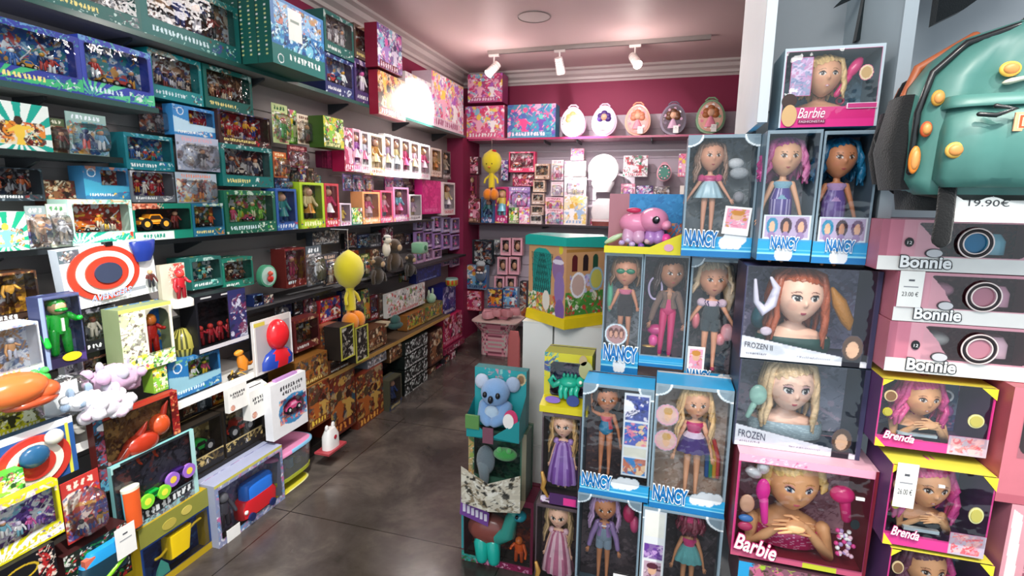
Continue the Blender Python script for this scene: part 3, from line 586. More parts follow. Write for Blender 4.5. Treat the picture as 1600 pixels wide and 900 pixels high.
# partition board behind the doll shelves, with routed grooves
m = MB()
for k in range(8): m.box(.24, 1.97, .1 + k * .36, 2.9, 1.99, .1 + k * .36 + .352, '#ffffff')
m.box(.24, 1.99, 0, 2.9, 2.02, ZC, '#d0d0d0'); struct(m, 'wall_partition', 'partition')
m = MB(); m.box(.207, 1.5, 1.80, .224, 2.02, ZC, '#e4e8ea'); m.box(.203, 1.488, 1.80, .227, 1.5, ZC, '#d3dbdf'); m.box(.2215, 1.66, .1, .2265, 2.02, 1.8, '#3c444c'); struct(m, 'trim_3', 'paint')  # low dark board paints the shade in the gap between the box columns
m = MB(); m.box(.498, 1.5, 1.5, .518, 1.97, ZC, '#b8c4ca'); m.box(.494, 1.488, 1.5, .522, 1.5, ZC, '#aab6bd'); struct(m, 'trim_4', 'paint')
PR = [(0, 0), (.15, 0), (.15, -.02), (.11, -.03), (.09, -.06), (.045, -.08), (.04, -.105), (.015, -.11), (0, -.13)]
def cornice(name, a, b, axis):
    m = MB(); n = len(PR); V = []
    for t in (a, b):
        for q, z in PR: V.append((XW + q, t, ZC + z) if axis == 'x' else (t, YW - q, ZC + z))
    m.add(V, [(i, (i + 1) % n, n + (i + 1) % n, n + i) for i in range(n)], '#ffffff'); struct(m, name, 'cornice')
cornice('cornice_left', -.6, YW, 'x'); cornice('cornice_back', XW, 2.9, 'y')
# skirting
m = MB(); m.box(XW, -.4, 0, XW + .02, 5.4, .1, '#3a3636'); struct(m, 'baseboard_left', 'paint'); m = MB(); m.box(-2.16, YW - .02, 0, 2.9, YW, .1, '#5a5456'); struct(m, 'baseboard_back', 'paint')
# ------------------------------------------------------------------ shelves
def shelf(name, label, x0, y0, x1, y1, z, t=.02, top='#8b8f8c', fin='glass', edge='#2c5a52', brackets=(), ax='x', lip=0, lipc='#e8e8e4'):
    SOLID.append(('L', y0, y1, z - t - .001, z + lip, -x1 - .004, -x0) if ax == 'x' else ('B', x0, x1, z - t - .001, z, y0 - .004, y1))
    r = thing(name, label, 'shelf', (x0, y0, z - t)); m = MB(); m.box(0, 0, 0, x1 - x0, y1 - y0, t, top); m.build('shelf_board', fin, r)
    e = MB()
    if ax == 'x': e.box(x1 - x0, 0, -.001, x1 - x0 + .004, y1 - y0, t + lip, edge if not lip else lipc)
    else: e.box(0, -.004, -.001, x1 - x0, 0, t + lip, edge)
    e.build('shelf_edge', 'plastic', r)
    for b in brackets:
        q = MB()
        if ax == 'x': q.prism([(0, 0), (0, -.07), (.02, -.07), (x1 - x0 - .05, -.012), (x1 - x0 - .05, 0)], b - y0 - .006, b - y0 + .006, '#3c4044')
        else: q.box(b - x0 - .006, .04, -.03, b - x0 + .006, y1 - y0, 0, '#3c4044')
        q.build('bracket', 'metal', r)
    return r
XS = -2.13
shelf('wall_shelf', 'long green-edged top shelf along the left wall, under the ceiling', XW + .016, .7, XS, 5.38, 2.262, brackets=(1.1, 1.75, 2.5, 3.3, 4.2, 5.0), fin='paint', top='#8d8a86')
shelf('wall_shelf', 'short grey shelf at the upper left, second below the ceiling', XW + .016, .6, XS, 1.80, 1.966, brackets=(.9, 1.4), fin='paint', top='#7d807e', edge='#3c5a56')
shelf('wall_shelf', 'short dark shelf at the far left holding an orange sunburst box', XW + .016, .6, XS, 1.62, 1.745, brackets=(.9, 1.35), fin='paint', top='#4c5254', edge='#26302f')
shelf('wall_shelf', 'long black-edged shelf under the small boxed playsets on the left wall', XW + .016, .5, XS, 4.55, 1.405, brackets=(1.2, 2.0, 2.9, 3.8), fin='paint', top='#57595a', edge='#14181a')
shelf('wall_shelf', 'dark shelf at waist height behind the hero toys on the left', XW + .016, .5, XS + .03, 5.3, 1.0, brackets=(1.2, 2.0, 2.9, 3.8), fin='paint', top='#3c3c3e', edge='#1c1c1e')
shelf('gondola_shelf', 'white-lipped lower shelf under the tilted purple toys at left', XW + .016, .5, -1.99, 2.22, .70, fin='paint', top='#c8c6c0', lip=.012, lipc='#f4f2ec')
shelf('gondola_shelf', 'low wooden-edged shelf of orange boxes in the middle left', XW + .016, 2.26, -1.99, 4.6, .48, fin='paint', top='#5a4a3a', lip=.006, lipc='#b08a4a')
shelf('gondola_shelf', 'low dark shelf of black truck boxes at the lower left', XW + .016, .5, -2.0, 2.22, .33, fin='paint', top='#38342f', edge='#1a1714')
shelf('plinth', 'low dark plinth along the foot of the left display', XW + .02, .5, -2.04, 4.9, .06, t=.055, fin='paint', top='#262422', edge='#1a1816')
shelf('back_shelf', 'pink-edged upper shelf on the back wall carrying oval cases', -2.14, 5.5, 1.6, YW - .016, 2.245, ax='y', fin='paint', top='#b08a98', edge='#a02a58', brackets=(-1.3, -.95, -.2, .6))
shelf('back_shelf', 'dark-edged lower shelf on the back wall under the pink gift boxes', -2.14, 5.5, 1.6, YW - .016, 1.335, ax='y', fin='paint', top='#6a6066', edge='#2a1c24', brackets=(-1.3, -.2, .6))
# ------------------------------------------------------------------ ceiling lights and added fill
t = thing('track_light_rail', 'thin grey lighting rail on the pinkish ceiling carrying three spotlights', 'light', (-1.72, 4.93, ZC - .035)); m = MB(); m.box(0, -.017, 0, 1.98, .017, .035, '#9a9490'); m.box(0, -.006, -.002, 1.98, .006, 0, '#5a5654'); m.build('rail', 'metal', t)
HEADS = [(-1.66, (-.55, -.45, -.72), 'white track spotlight at the left end of the rail, tilted to the left', 1), (-1.03, (.12, .5, -.9), 'white track spotlight in the middle of the rail, turned away', 0), (-.36, (.42, -.62, -.72), 'white track spotlight at the right of the rail, glowing towards the room', 1)]
for x, d, lab, on in HEADS:
    d = np.array(d) / np.linalg.norm(d); t = thing('track_spotlight', lab, 'spotlight', (x, 4.93, ZC - .037), group=None); m = MB(); m.box(-.05, -.015, -.02, .05, .015, 0, '#e8e4e0'); m.cyl((0, 0, -.02), (0, 0, -.09), .008, .008, '#d8d4d0', 10); m.build('mount', 'metal', t)
    c = np.array((0, 0, -.12)); m = MB(); m.cyl(c - d * .055, c + d * .085, .036, .042, '#ece8e4', 24)
    for q in (-.03, -.01, .01): m.cyl(c + d * q, c + d * (q + .006), .0405, .0405, '#c8c4c0', 24)
    m.build('lamp_body', 'metal', t); m = MB(); m.cyl(c + d * .0855, c + d * .088, .037, .037, '#ffffff', 24); m.build('lens', 'lamp' if on else 'plastic', t)
def headspot(i, aim, power, deg, col=WARM):
    x, d, _, _ = HEADS[i]; d = Vector(d).normalized(); return spot('track_spotlight_beam', Vector((x, 4.93, ZC - .157)) + d * .1, aim, power, deg, col, .85, .02)
headspot(0, (-2.2, 4.02, 2.10), 480, 46, (1, .95, .9)); headspot(1, (-.76, 5.8, 1.90), 300, 40, (1, .95, .92)); headspot(2, (.0, 3.3, 0), 90, 70)
def add_fill(loc, p, col):
    l = bpy.data.lights.new('ceiling_fill', 'POINT'); l.energy = p; l.color = col; l.shadow_soft_size = .06; o = bpy.data.objects.new('ceiling_fill', l); COL.objects.link(o); o.location = loc
add_fill((-1.6, 4.75, 2.66), 5, (1, .80, .76)); add_fill((-.36, 4.75, 2.66), 6, (1, .80, .76)); add_fill((-.7, 2.6, 2.62), 7, (1, .86, .82)); add_fill((-.5, .6, 2.6), 7, (1, .95, .92))  # unseen point lights, added to brighten the ceiling
spot('back_wall_wash', (-.9, 4.0, 2.9), (-.7, 5.8, 1.7), 70, 78, (1, .88, .92))  # unseen spot, added to brighten the back wall boards
t = thing('ceiling_speaker', 'round white flush disc with a thin ring on the ceiling', 'ceiling speaker', (-1.07, 4.13, ZC - .004)); m = MB(); m.cyl((0, 0, 0), (0, 0, .004), .125, .13, '#d8cfcb', 32); m.build('grille', 'paint', t); m = MB(); m.torus((0, 0, 0), .125, .005, '#8a7c78', M3=(PI / 2, 0, 0)); m.build('rim', 'metal', t)
# ------------------------------------------------------------------ left wall stock
LW = XW + .02
def bx(xl, xr, yt, yb, X): return rectL(xl, xr, yt, yb, X)
def wallpeg(root, w, h, d):
    m = MB(); m.tube([(w / 2, d, h * .96), (w / 2, -.02, h * .96), (w / 2, -.035, h * .975)], .0025, '#b8bcc0', 6, caps=False); m.build('peg_hook', 'metal', root)
SNAP = (2.262, 1.966, 1.745, 1.405, 1.0, .70, .48, .33, .06)
def LR(rows):
    for k, q in enumerate(rows):
        st, xl, xr, yt, yb, X, d, pal, main, acc, nf, label, name, cat = q[:14]; o = q[14] if len(q) > 14 else {}
        X = XS - .002 if X is None else X; o = dict(o); (a, b, z0), w, h = rectL(xl, xr, yt, yb, X)
        hk = o.pop('hung', 0)
        if not hk:
            for s in SNAP:
                if abs(z0 - s) < .06: h += z0 - s if abs(z0 - s) < .03 else 0; z0 = s + .0006; break
        X = max(X, LW + d)
        stock(st, ((X, b, z0), w, h), d, pal, label, name, cat, seed=k + len(USED), main=main, accent=acc, figs=nf, hooked=bool(hk), **o)
T = '#0f7a74'; D = .2
LR([
 ('window', 62, 216, -62, 26, None, D, 'grey', '#2f6a64', '#cfe8e0', 2, 'large teal boxed playset with grey figures, nearest the camera on the top left shelf', 'boxed_playset', 'toy box'),
 ('window', 219, 371, -34, 60, None, D, 'city', '#146a66', '#b8e8dc', 3, 'large teal box with a brown doll-city scene in its window, on the top shelf', 'boxed_playset', 'toy box', dict(tag_=False)),
 ('window', 507, 553, 26, 88, None, D, 'grey', '#2a6660', '#d8e8e0', 2, 'teal box with dark figures, stacked just right of the jutting blue box', 'boxed_playset', 'toy box', dict(hung=1)),
 ('window', 508, 552, 90, 146, None, D, 'blue', '#20306a', '#d8e8f0', 2, 'dark navy box under the teal box, right of the jutting blue box', 'boxed_playset', 'toy box'),
 ('window', 554, 588, 45, 96, None, D, 'brown', '#5a4a42', '#e0d8d0', 1, 'brown figure box stacked high beside the red-sided pink box near the ceiling', 'boxed_playset', 'toy box', dict(hung=1)),
 ('window', 554, 588, 98, 160, None, D, 'purple', '#4a3a6a', '#e8d8e0', 1, 'mauve box with an orange figure, below the brown figure box on the top shelf', 'boxed_playset', 'toy box'),
 ('flat', 590, 628, 46, 112, -2.03, .3, 'purple', '#8a6aa0', '#f2e0ea', 0, 'lilac princess-print box with a maroon side, topmost box of the top shelf', 'boxed_doll_set', 'toy box', dict(side='#7a1430', hung=1)),
 ('flat', 591, 633, 118, 184, -2.05, .28, 'fire', '#e8c8a0', '#fff4e0', 0, 'cream and orange printed box with a maroon side on the top shelf', 'boxed_doll_set', 'toy box', dict(side='#8a1830')),
 ('flat', 634, 674, 121, 194, None, D, 'white', '#f4f0f0', '#ffe8f0', 0, 'brightly lit white printed box on the top shelf before the back corner', 'boxed_doll_set', 'toy box'),
 ('flat', 675, 724, 123, 208, None, D, 'candy', '#e8d4e0', '#a03a6a', 0, 'white and pink patterned box at the far end of the top left shelf', 'boxed_doll_set', 'toy box'),
 ('windowrays', -35, 124, 38, 124, None, D, 'blue', '#2f3f9a', '#3fb878', 4, 'violet-blue window box of small yellow creatures, first on the second shelf', 'boxed_playset', 'toy box'),
 ('windowrays', 128, 237, 70, 150, None, D, 'blue', '#3446a8', '#58c890', 3, 'violet-blue window box of stacked yellow figures at the end of the second shelf', 'boxed_playset', 'toy box'),
 ('window', 234, 315, 86, 158, -2.2, .12, 'city', '#128a8e', '#c8ece8', 4, 'turquoise framed box full of small reddish figures, right of the violet boxes', 'boxed_playset', 'toy box', dict(hung=1)),
 ('window', 320, 394, 110, 180, -2.2, .12, 'brown', '#0e6058', '#c8e0d8', 4, 'dark green framed box of brown figures hanging under the top shelf', 'boxed_playset', 'toy box', dict(hung=1)),
 ('rays', -25, 78, 160, 228, None, .1, 'fire', '#e8f2ea', '#19a894', 1, 'white and turquoise sunburst box with a big orange figure at the far left', 'boxed_figure', 'toy box'),
 ('blister', 79, 105, 186, 236, -2.16, .03, 'brown', '#5a6a4a', '#e8e8d0', 1, 'narrow olive blister pack beside the sunburst box', 'blister_pack', 'toy pack'),
 ('blister', 103, 167, 178, 234, -2.15, .05, 'blue', '#9ab8b0', '#eaf4f8', 2, 'pale blue blister pack with two gold figures at the end of the dark shelf', 'blister_pack', 'toy pack'),
 ('blister', 217, 268, 163, 208, -2.26, .03, 'dark', '#2a1c22', '#b83a3a', 1, 'dark pack with a red figure under the turquoise framed box', 'blister_pack', 'toy pack', dict(hung=1)),
 ('swoosh', 271, 336, 166, 214, -2.2, .08, 'hero', '#3a8ac8', '#bfe0f0', 1, 'sky-blue pack with a round emblem and red toy, under the turquoise framed box', 'boxed_vehicle', 'toy box', dict(hung=1)),
 ('wide', 341, 424, 174, 230, -2.18, .1, 'hero', '#38201f', '#e8d8c8', 3, 'dark red window pack of figures under the dark green framed box', 'boxed_playset', 'toy box', dict(hung=1)),
 ('window', 196, 273, 211, 268, -2.2, .1, 'blue', '#1c7c88', '#bfe4e0', 4, 'teal-topped box of dark and blue vehicles in the middle of the upper left wall', 'boxed_playset', 'toy box', dict(hung=1)),
 ('blister', 275, 344, 214, 267, -2.18, .04, 'grey', '#b0b8cc', '#e0a8b0', 1, 'pale lavender card pack, upper of two beside the teal-topped box', 'blister_pack', 'toy pack', dict(hung=1)),
 ('window', 345, 426, 226, 296, -2.17, .1, 'dark', '#17706c', '#d8ece8', 3, 'green box with black and white wheels in its window, above the orange and green set', 'boxed_playset', 'toy box', dict(hung=1)),
 ('swoosh', 130, 203, 261, 314, -2.19, .08, 'fire', '#3a7aa8', '#4aa8c8', 1, 'blue pack with a round emblem and orange toy, left of the red robots', 'boxed_vehicle', 'toy box', dict(hung=1)),
 ('wide', 204, 274, 268, 316, -2.18, .08, 'hero', '#6a7078', '#e8e8ea', 3, 'grey clear-fronted pack of red robot figures', 'boxed_playset', 'toy box', dict(hung=1)),
 ('blister', 275, 345, 269, 318, -2.17, .04, 'fire', '#a8b8c4', '#e88a6a', 1, 'pale card pack with an orange burst, lower of two beside the red robot pack', 'blister_pack', 'toy pack', dict(hung=1)),
 ('window', 346, 431, 298, 362, None, .18, 'green', '#17604a', '#d8ecd8', 4, 'green based box with an orange racetrack and leafy figures on the long shelf', 'boxed_playset', 'toy box'),
 ('wide', -20, 68, 262, 314, -2.22, .08, 'dark', '#2f3c44', '#8a98a0', 2, 'dark grey-blue pack at the far left above the small white boxes', 'boxed_playset', 'toy box', dict(hung=1)),
 ('flat', 70, 120, 282, 320, -2.24, .06, 'brown', '#5a3222', '#c08a5a', 0, 'small reddish-brown box behind the white packs at the far left', 'boxed_game', 'toy box', dict(hung=1)),
 ('rays', -30, 41, 316, 378, None, .1, 'teal', '#f2faf4', '#1fa07a', 1, 'white box with green rays and a yellow figure, first on the long shelf', 'boxed_figure', 'toy box'),
 ('blister', 42, 74, 322, 378, -2.14, .04, 'city', '#8a9a9a', '#f0e8e0', 1, 'small grey blister pack second from the left end of the long shelf', 'blister_pack', 'toy pack'),
 ('blister', 75, 107, 319, 376, -2.14, .04, 'grey', '#c8d8c0', '#4a8a5a', 1, 'pale zebra-striped blister pack beside the small grey one on the long shelf', 'blister_pack', 'toy pack'),
 ('windowrays', 108, 208, 309, 374, None, .18, 'fire', '#bfe4d4', '#1c9a80', 4, 'mint sunburst window box of golden figures on the long shelf', 'boxed_playset', 'toy box'),
 ('window', 301, 350, 317, 366, None, .16, 'jungle', '#1c6a88', '#d8e8d8', 2, 'small blue-green box of khaki figures right of the orange buggy box', 'boxed_playset', 'toy box'),
 ('doll', 432, 464, 290, 358, None, .1, 'blue', '#2f5aa0', '#e0e8f0', 1, 'blue and purple figure box before the lime box on the long shelf', 'boxed_doll', 'doll box'),
 ('doll', 467, 507, 282, 357, None, .14, 'jungle', '#a8c828', '#f4f4c0', 1, 'lime green window box with a pink-haired doll on the long shelf', 'boxed_doll', 'doll box'),
 ('doll', 508, 530, 287, 356, None, .1, 'candy', '#c0343f', '#ffd8d8', 1, 'clear pink doll box with a red foot, right of the lime box', 'boxed_doll', 'doll box'),
 ('doll', 532, 549, 318, 355, None, .08, 'candy', '#e0d0e0', '#b04a80', 1, 'short white and lilac doll box on the long shelf', 'boxed_doll', 'doll box'),
 ('flat', 550, 566, 325, 355, None, .08, 'green', '#3a7a6a', '#e8f0d8', 0, 'small blue-green box between the white and orange doll boxes', 'boxed_game', 'toy box'),
 ('doll', 567, 594, 300, 354, None, .1, 'white', '#e8a068', '#fff0dc', 1, 'peach based box with a white-gowned doll on the long shelf', 'boxed_doll', 'doll box'),
 ('doll', 595, 614, 298, 353, None, .08, 'candy', '#e05a80', '#ffe0ea', 1, 'narrow deep-pink doll box right of the peach one', 'boxed_doll', 'doll box'),
 ('doll', 615, 639, 300, 353, None, .08, 'candy', '#d890b8', '#ffffff', 1, 'narrow mauve doll box next to the small white portrait box', 'boxed_doll', 'doll box'),
 ('doll', 640, 659, 312, 352, None, .08, 'white', '#f4f0f2', '#5a3a4a', 1, 'small white box with a dark portrait at the far end of the long shelf', 'boxed_doll', 'doll box'),
 ('flat', 660, 690, 282, 334, -2.17, .1, ['#e02a88', '#d0207a', '#f04a9c'], '#e02888', '#f888c0', 0, 'plain hot-pink box hanging near the maroon corner', 'boxed_game', 'toy box', dict(hung=1)),
 ('doll', 691, 711, 285, 336, -2.15, .06, 'white', '#f0e4e4', '#d04a5a', 1, 'white framed box with a red-gowned doll beside the hot-pink box', 'boxed_doll', 'doll box', dict(hung=1)),
 # the upper rail of hanging packs
 ('blister', 424, 450, 163, 226, -2.16, .04, 'green', '#c8d898', '#2a6a3a', 1, 'leaf-green patterned pack, first on the upper hanging rail', 'hanging_pack', 'toy pack', dict(hung=1)),
 ('flat', 451, 464, 172, 224, -2.2, .06, 'green', '#6aa83a', '#e0f0c0', 0, 'narrow green box seen edge-on beside the leaf-green pack', 'hanging_pack', 'toy pack', dict(hung=1)),
 ('blister', 465, 489, 180, 226, -2.17, .04, 'brown', '#e8d8c0', '#6a3a2a', 1, 'cream and brown pack on the upper hanging rail', 'hanging_pack', 'toy pack', dict(hung=1)),
 ('blister', 428, 448, 238, 278, -2.17, .04, 'fire', '#c86a3a', '#fff0c0', 1, 'small orange pack under the leaf-green pack', 'hanging_pack', 'toy pack', dict(hung=1)),
 ('blister', 450, 480, 226, 262, -2.16, .04, 'maroon', '#6a1c26', '#e8b0a8', 1, 'dark red pack under the cream and brown pack', 'hanging_pack', 'toy pack', dict(hung=1)),
 ('blister', 430, 455, 278, 296, -2.2, .04, 'blue', '#2a4a7a', '#d8e0f0', 1, 'low dark blue pack under the small orange pack', 'hanging_pack', 'toy pack', dict(hung=1)),
 ('flat', 506, 537, 184, 232, -2.06, .26, 'green', '#c8c83a', '#fff8b0', 0, 'yellow-green pack at the front of a long peg, green along its side', 'hanging_pack', 'toy pack', dict(side='#3a5a1c', hung=1)),
 ('flat', 538, 551, 200, 268, -2.10, .2, 'maroon', '#c83060', '#ffd0dc', 0, 'raspberry-red pack beside the yellow-green one', 'hanging_pack', 'toy pack', dict(side='#a01444', hung=1)),
 ('doll', 552, 564, 202, 268, -2.12, .05, 'candy', '#e8b8cc', '#d04a88', 1, 'pale pink doll pack left of the yellow-gowned doll', 'hanging_pack', 'doll pack', dict(hung=1)),
 ('doll', 565, 577, 206, 270, -2.12, .05, 'white', '#f0e8ea', '#b05a80', 1, 'white doll pack right beside the yellow-gowned doll', 'hanging_pack', 'doll pack', dict(hung=1)),
 ('doll', 578, 600, 210, 274, -2.12, .05, ['#e8c85a', '#f2e0a0', '#d8a03a'], '#f4ead0', '#8a3a3a', 1, 'cream pack with a yellow-gowned doll on the upper hanging rail', 'hanging_pack', 'doll pack', dict(hung=1)),
])
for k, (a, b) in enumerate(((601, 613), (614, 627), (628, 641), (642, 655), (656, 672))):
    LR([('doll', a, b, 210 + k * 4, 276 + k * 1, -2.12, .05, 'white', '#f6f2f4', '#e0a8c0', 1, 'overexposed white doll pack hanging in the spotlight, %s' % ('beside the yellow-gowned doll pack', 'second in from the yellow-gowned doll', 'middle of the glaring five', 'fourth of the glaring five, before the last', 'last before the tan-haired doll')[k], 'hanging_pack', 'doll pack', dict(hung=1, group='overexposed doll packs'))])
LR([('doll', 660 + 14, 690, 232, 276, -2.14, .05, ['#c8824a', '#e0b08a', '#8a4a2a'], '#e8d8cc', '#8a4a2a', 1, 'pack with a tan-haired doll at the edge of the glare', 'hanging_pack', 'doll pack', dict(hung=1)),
    ('doll', 692, 704, 236, 280, -2.16, .05, 'grey', '#6a5a58', '#e8e0e0', 1, 'brownish pack next to the maroon corner post', 'hanging_pack', 'doll pack', dict(hung=1))])
for k in range(5):
    LR([('flat', 503 + k * 8, 510 + k * 8, 236, 262 + k, -2.2, .05, ['#5a1030', '#7a1a40', '#4a0c28'], '#5c1232', '#8a2a50', 0, 'thin maroon pack in the row under the yellow-green pack, %s' % ('leftmost', 'second', 'middle', 'fourth', 'rightmost')[k], 'hanging_pack', 'toy pack', dict(hung=1, group='thin maroon packs'))])
for k, a in enumerate((536, 552, 568, 602, 616)):
    LR([('blister', a, a + 13, 272 + k, 298 + k, -2.2, .03, 'purple' if k % 2 else 'blue', ('#8a6ab8', '#5a7ab8', '#b86a9a', '#c84a7a', '#9a8ac8')[k], '#f0e8f4', 1, ('violet pack hanging above the short white doll box', 'steel-blue pack hanging above the small blue-green box', 'mauve pack hanging above the peach doll box', 'rose pack hanging above the deep-pink doll box', 'lilac pack hanging above the mauve doll box')[k], 'hanging_pack', 'toy pack', dict(hung=1))])
# lilac dolls wall at the end of the left side
for i in range(3):
    for j in range(5):
        a = 650 + j * 14; y = 336 + i * 26 + j * 1.2
        LR([('doll', a, a + 12, y, y + 23, -2.2, .03, 'purple', ('#b8a8d0', '#a884c0', '#c8a0c4')[i], '#f0e4f4', 1, '%s lilac doll pack, %s, in the purple block under the hot-pink box' % (('upper-row', 'middle-row', 'lower-row')[i], ('far left', 'centre left', 'centre', 'centre right', 'far right')[j]), 'hanging_pack', 'doll pack', dict(hung=1, group='lilac doll packs'))])
# ------------------------------------------------------------------ lower left display, one special pack after another
def cust(label, rect, d, *a, snap=True, **kw):
    (x, y, z0), w, h = rect; rz = kw.get('rz', PI / 2)
    if snap and rz:
        for s in SNAP:
            if abs(z0 - s) < .07: h += (z0 - s) if abs(z0 - s) < .04 else 0; z0 = s + .0005; break
    note('L' if rz else 'B', ((x, y, z0), w, h), d, lambda r, dd: cust_(label, r, dd, *a, **kw))
def cust_(label, rect, d, bg, draw=None, inner=None, side='#555555', name='boxed_toy', cat='toy box', rz=PI / 2, extra=None, pane=True, group=None, tilt=0., cap=150, back=.8, sideart=None, top=None):
    loc, w, h = rect; root = thing(name, label, cat, loc, rz, group); A = Art(w, h, texel(loc), bg, cap)
    R = random.Random(len(USED) * 31 + 7)
    if draw: draw(A, R)
    I = None
    if inner: I = Art(w, h, texel(loc) * 1.3, inner[0]); I.busy(R, 0, 0, 1, 1, inner, 60, .13)
    de = min(d, .10) if rz else d
    if sideart: SA = Art(d, h, texel(loc) * 1.2, side); sideart(SA, R); sideart = SA
    package(root, w, h, d, A, side, I, pane, top=top, back=back * de / d, sideart=sideart)
    if extra: extra(root, w, h, de, R)
    if tilt: root.rotation_euler = Euler((0, tilt, rz), 'XYZ'); root.rotation_euler = (Matrix.Rotation(rz, 4, 'Z') @ Matrix.Rotation(tilt, 4, 'Y')).to_euler()
    return root
def LB(xl, xr, yt, yb, X): return rectL(xl, xr, yt, yb, X)
def sub(root, name, fin, f, loc=None): m = MB(); f(m); return m.build(name, fin, root, loc)
def d_(A, R): A.rect(0, 0, 1, .3, '#12706a'); A.busy(R, 0, .28, 1, .6, ['#2a8ac8', '#1a4a8a', '#7ac8dc', '#d8f0f4', '#16324a'], 40, .09); A.rect(.06, .62, .95, .95, '#8ab8d8'); A.busy(R, .06, .62, .95, .95, ['#6a9ad0', '#e8e8ee', '#c86a4a', '#3a2a2a', '#b0884a', '#2a5a9a'], 40, .07); A.scrib(R, .3, .12, .9, .22, '#e8f4f0'); A.ring(.14, .1, .07, '#dfe8e8'); A.rect(.30, .45, .55, .92, '#e9ece6'); A.rect(.34, .72, .5, .76, '#8a9a90')
def s_(A, R):
    for i in range(8):
        for j in range(13): A.rect(.06 + i * .12, .12 + j * .065, .09 + i * .12, .14 + j * .065, '#c8d08a' if (i + j) % 3 else '#e8e8e0')
    for i in range(4): A.rect(.02 + i * .25, 0, .035 + i * .25, 1, '#0a302a')
cust('blue and teal box with a price card, jutting from the top shelf', rectL(425, 506, 12, 118, -1.94), .4, '#1f6fae', d_, None, '#12584e', 'boxed_playset', sideart=s_)
def x_(root, w, h, d, R): sub(root, 'toy_buggy', 'plastic', lambda m: (car(m, w * .08, .02, h * .28, w * .52, '#e8901c', '#1c1c1c', '#e8a83a', '#3a2a1c', 1.25), m.tube([(w * .1, .0, h * .6), (w * .3, -.0, h * .5), (w * .55, -.0, h * .52)], .006, '#f0a030'))); m = MB(); minifig(m, w * .78, .03, h * .28, h * .5, '#8a2a22', '#c89a7a', '#5a1c1c', None, R); m.build('toy_figure', 'plastic', root)
cust('box with an orange toy buggy in its dark window, on the long shelf', rectL(209, 300, 318, 370, XS - .002), .16, '#128068', lambda A, R: (A.rect(0, .82, .4, 1, '#d87a5a'), A.busy(R, 0, .8, .5, 1, ['#d8a08a', '#e8c0a0', '#8a3a2a'], 16, .05), A.rect(0, 0, .65, .22, '#d8e8dc'), A.scrib(R, .12, .05, .5, .17, '#1a8a78'), A.cut(.03, .24, .97, .86, .05)), ['#3a1c14', '#5a2a1c', '#2a1610', '#1c3a2a', '#7a3a2a'], '#0f5a4c', 'boxed_vehicle', extra=x_)
# shield box, hung tilted from the long shelf
def d_(A, R):
    A.rect(0, .78, .2, .98, '#5a6a70').busy(R, .01, .78, .22, .97, PALS['grey'], 10, .07); A.rect(.05, .0, .12, .02, '#334a6a')
    A.rect(.3, .1, .85, .17, '#9aa0a8').rect(.3, .02, .6, .05, '#c0c4ca')
def x_(root, w, h, d, R):
    c = (w * .42, -.004, h * .53); q = h * .46
    for k, (r, col) in enumerate(((1, '#c8402e'), (.80, '#f1eadb'), (.60, '#c8402e'), (.38, '#3a4258'))): sub(root, 'shield_ring', 'plastic', lambda m: m.plate(c[0], c[2], q * r * 1.3, q * r, -.006 - .006 * k, 0, col, 48))
    sub(root, 'toy_gauntlet', 'plastic', lambda m: (m.loft([(h * .62, w * .85, -.012, .03, .016), (h * .78, w * .86, -.016, .045, .02), (h * .98, w * .86, -.016, .055, .022), (h * .99, w * .86, -.016, .05, .02)], '#24388a', 18)))
    sub(root, 'title', 'plastic', lambda m: m.text('AVENGERS', w * .18, h * .1, w * .44, h * .1, '#7f93b4', y=-.03, out='#e6eaf2', ow=.04, shear=.25, slope=.04))
    m = MB(); minifig(m, w * .88, -.02, h * .12, h * .33, '#5a2a26', '#c9a07a', '#2a2a30', None, R); m.build('toy_figure', 'plastic', root)
    sub(root, 'hanging_clip', 'metal', lambda m: m.box(w * .46, -.01, h * .97, w * .54, .012, h * 1.04, '#1c1e22'))
cust('white box with a big red and white ringed toy shield, hung askew', LB(100, 246, 385, 478, -2.08), .05, '#eceef0', d_, None, '#c8d0d8', 'boxed_toy_shield', extra=x_, tilt=-.06, snap=False)
def x_(root, w, h, d, R):
    m = MB(); minifig(m, w * .5, d * .35, h * .15, h * .80, '#1fb43a', '#c9a37c', '#1a9a30', '#1a8a2c', R); m.box(w * .47, -.004, h * .5, w * .53, .006, h * .68, '#d8ecd0'); m.ell((w * .5, .0, h * .80), (.02, .02, .008), '#15802a'); m.build('toy_figure', 'plastic', root)
    sub(root, 'badge', 'plastic', lambda m: m.plate(w * .62, h * .12, w * .24, h * .06, -.004, 0, '#e8c42a'))
cust('blue-grey window box with a tall bright green suited figure', LB(62, 127, 432, 546, -2.0), .07, '#5a628a', lambda A, R: (A.rect(0, 0, 1, .22, '#4a3a72').poly([(0, .22), (1, .02), (1, 0), (0, 0)], '#2a2440'), A.rect(0, 0, .1, 1, '#8fa0c0'), A.cut(.12, .16, .97, .96, .01)), ['#39456a', '#5a6a90', '#2a3050', '#8090b0', '#3a3a5a'], '#3a4268', 'boxed_figure', extra=x_)
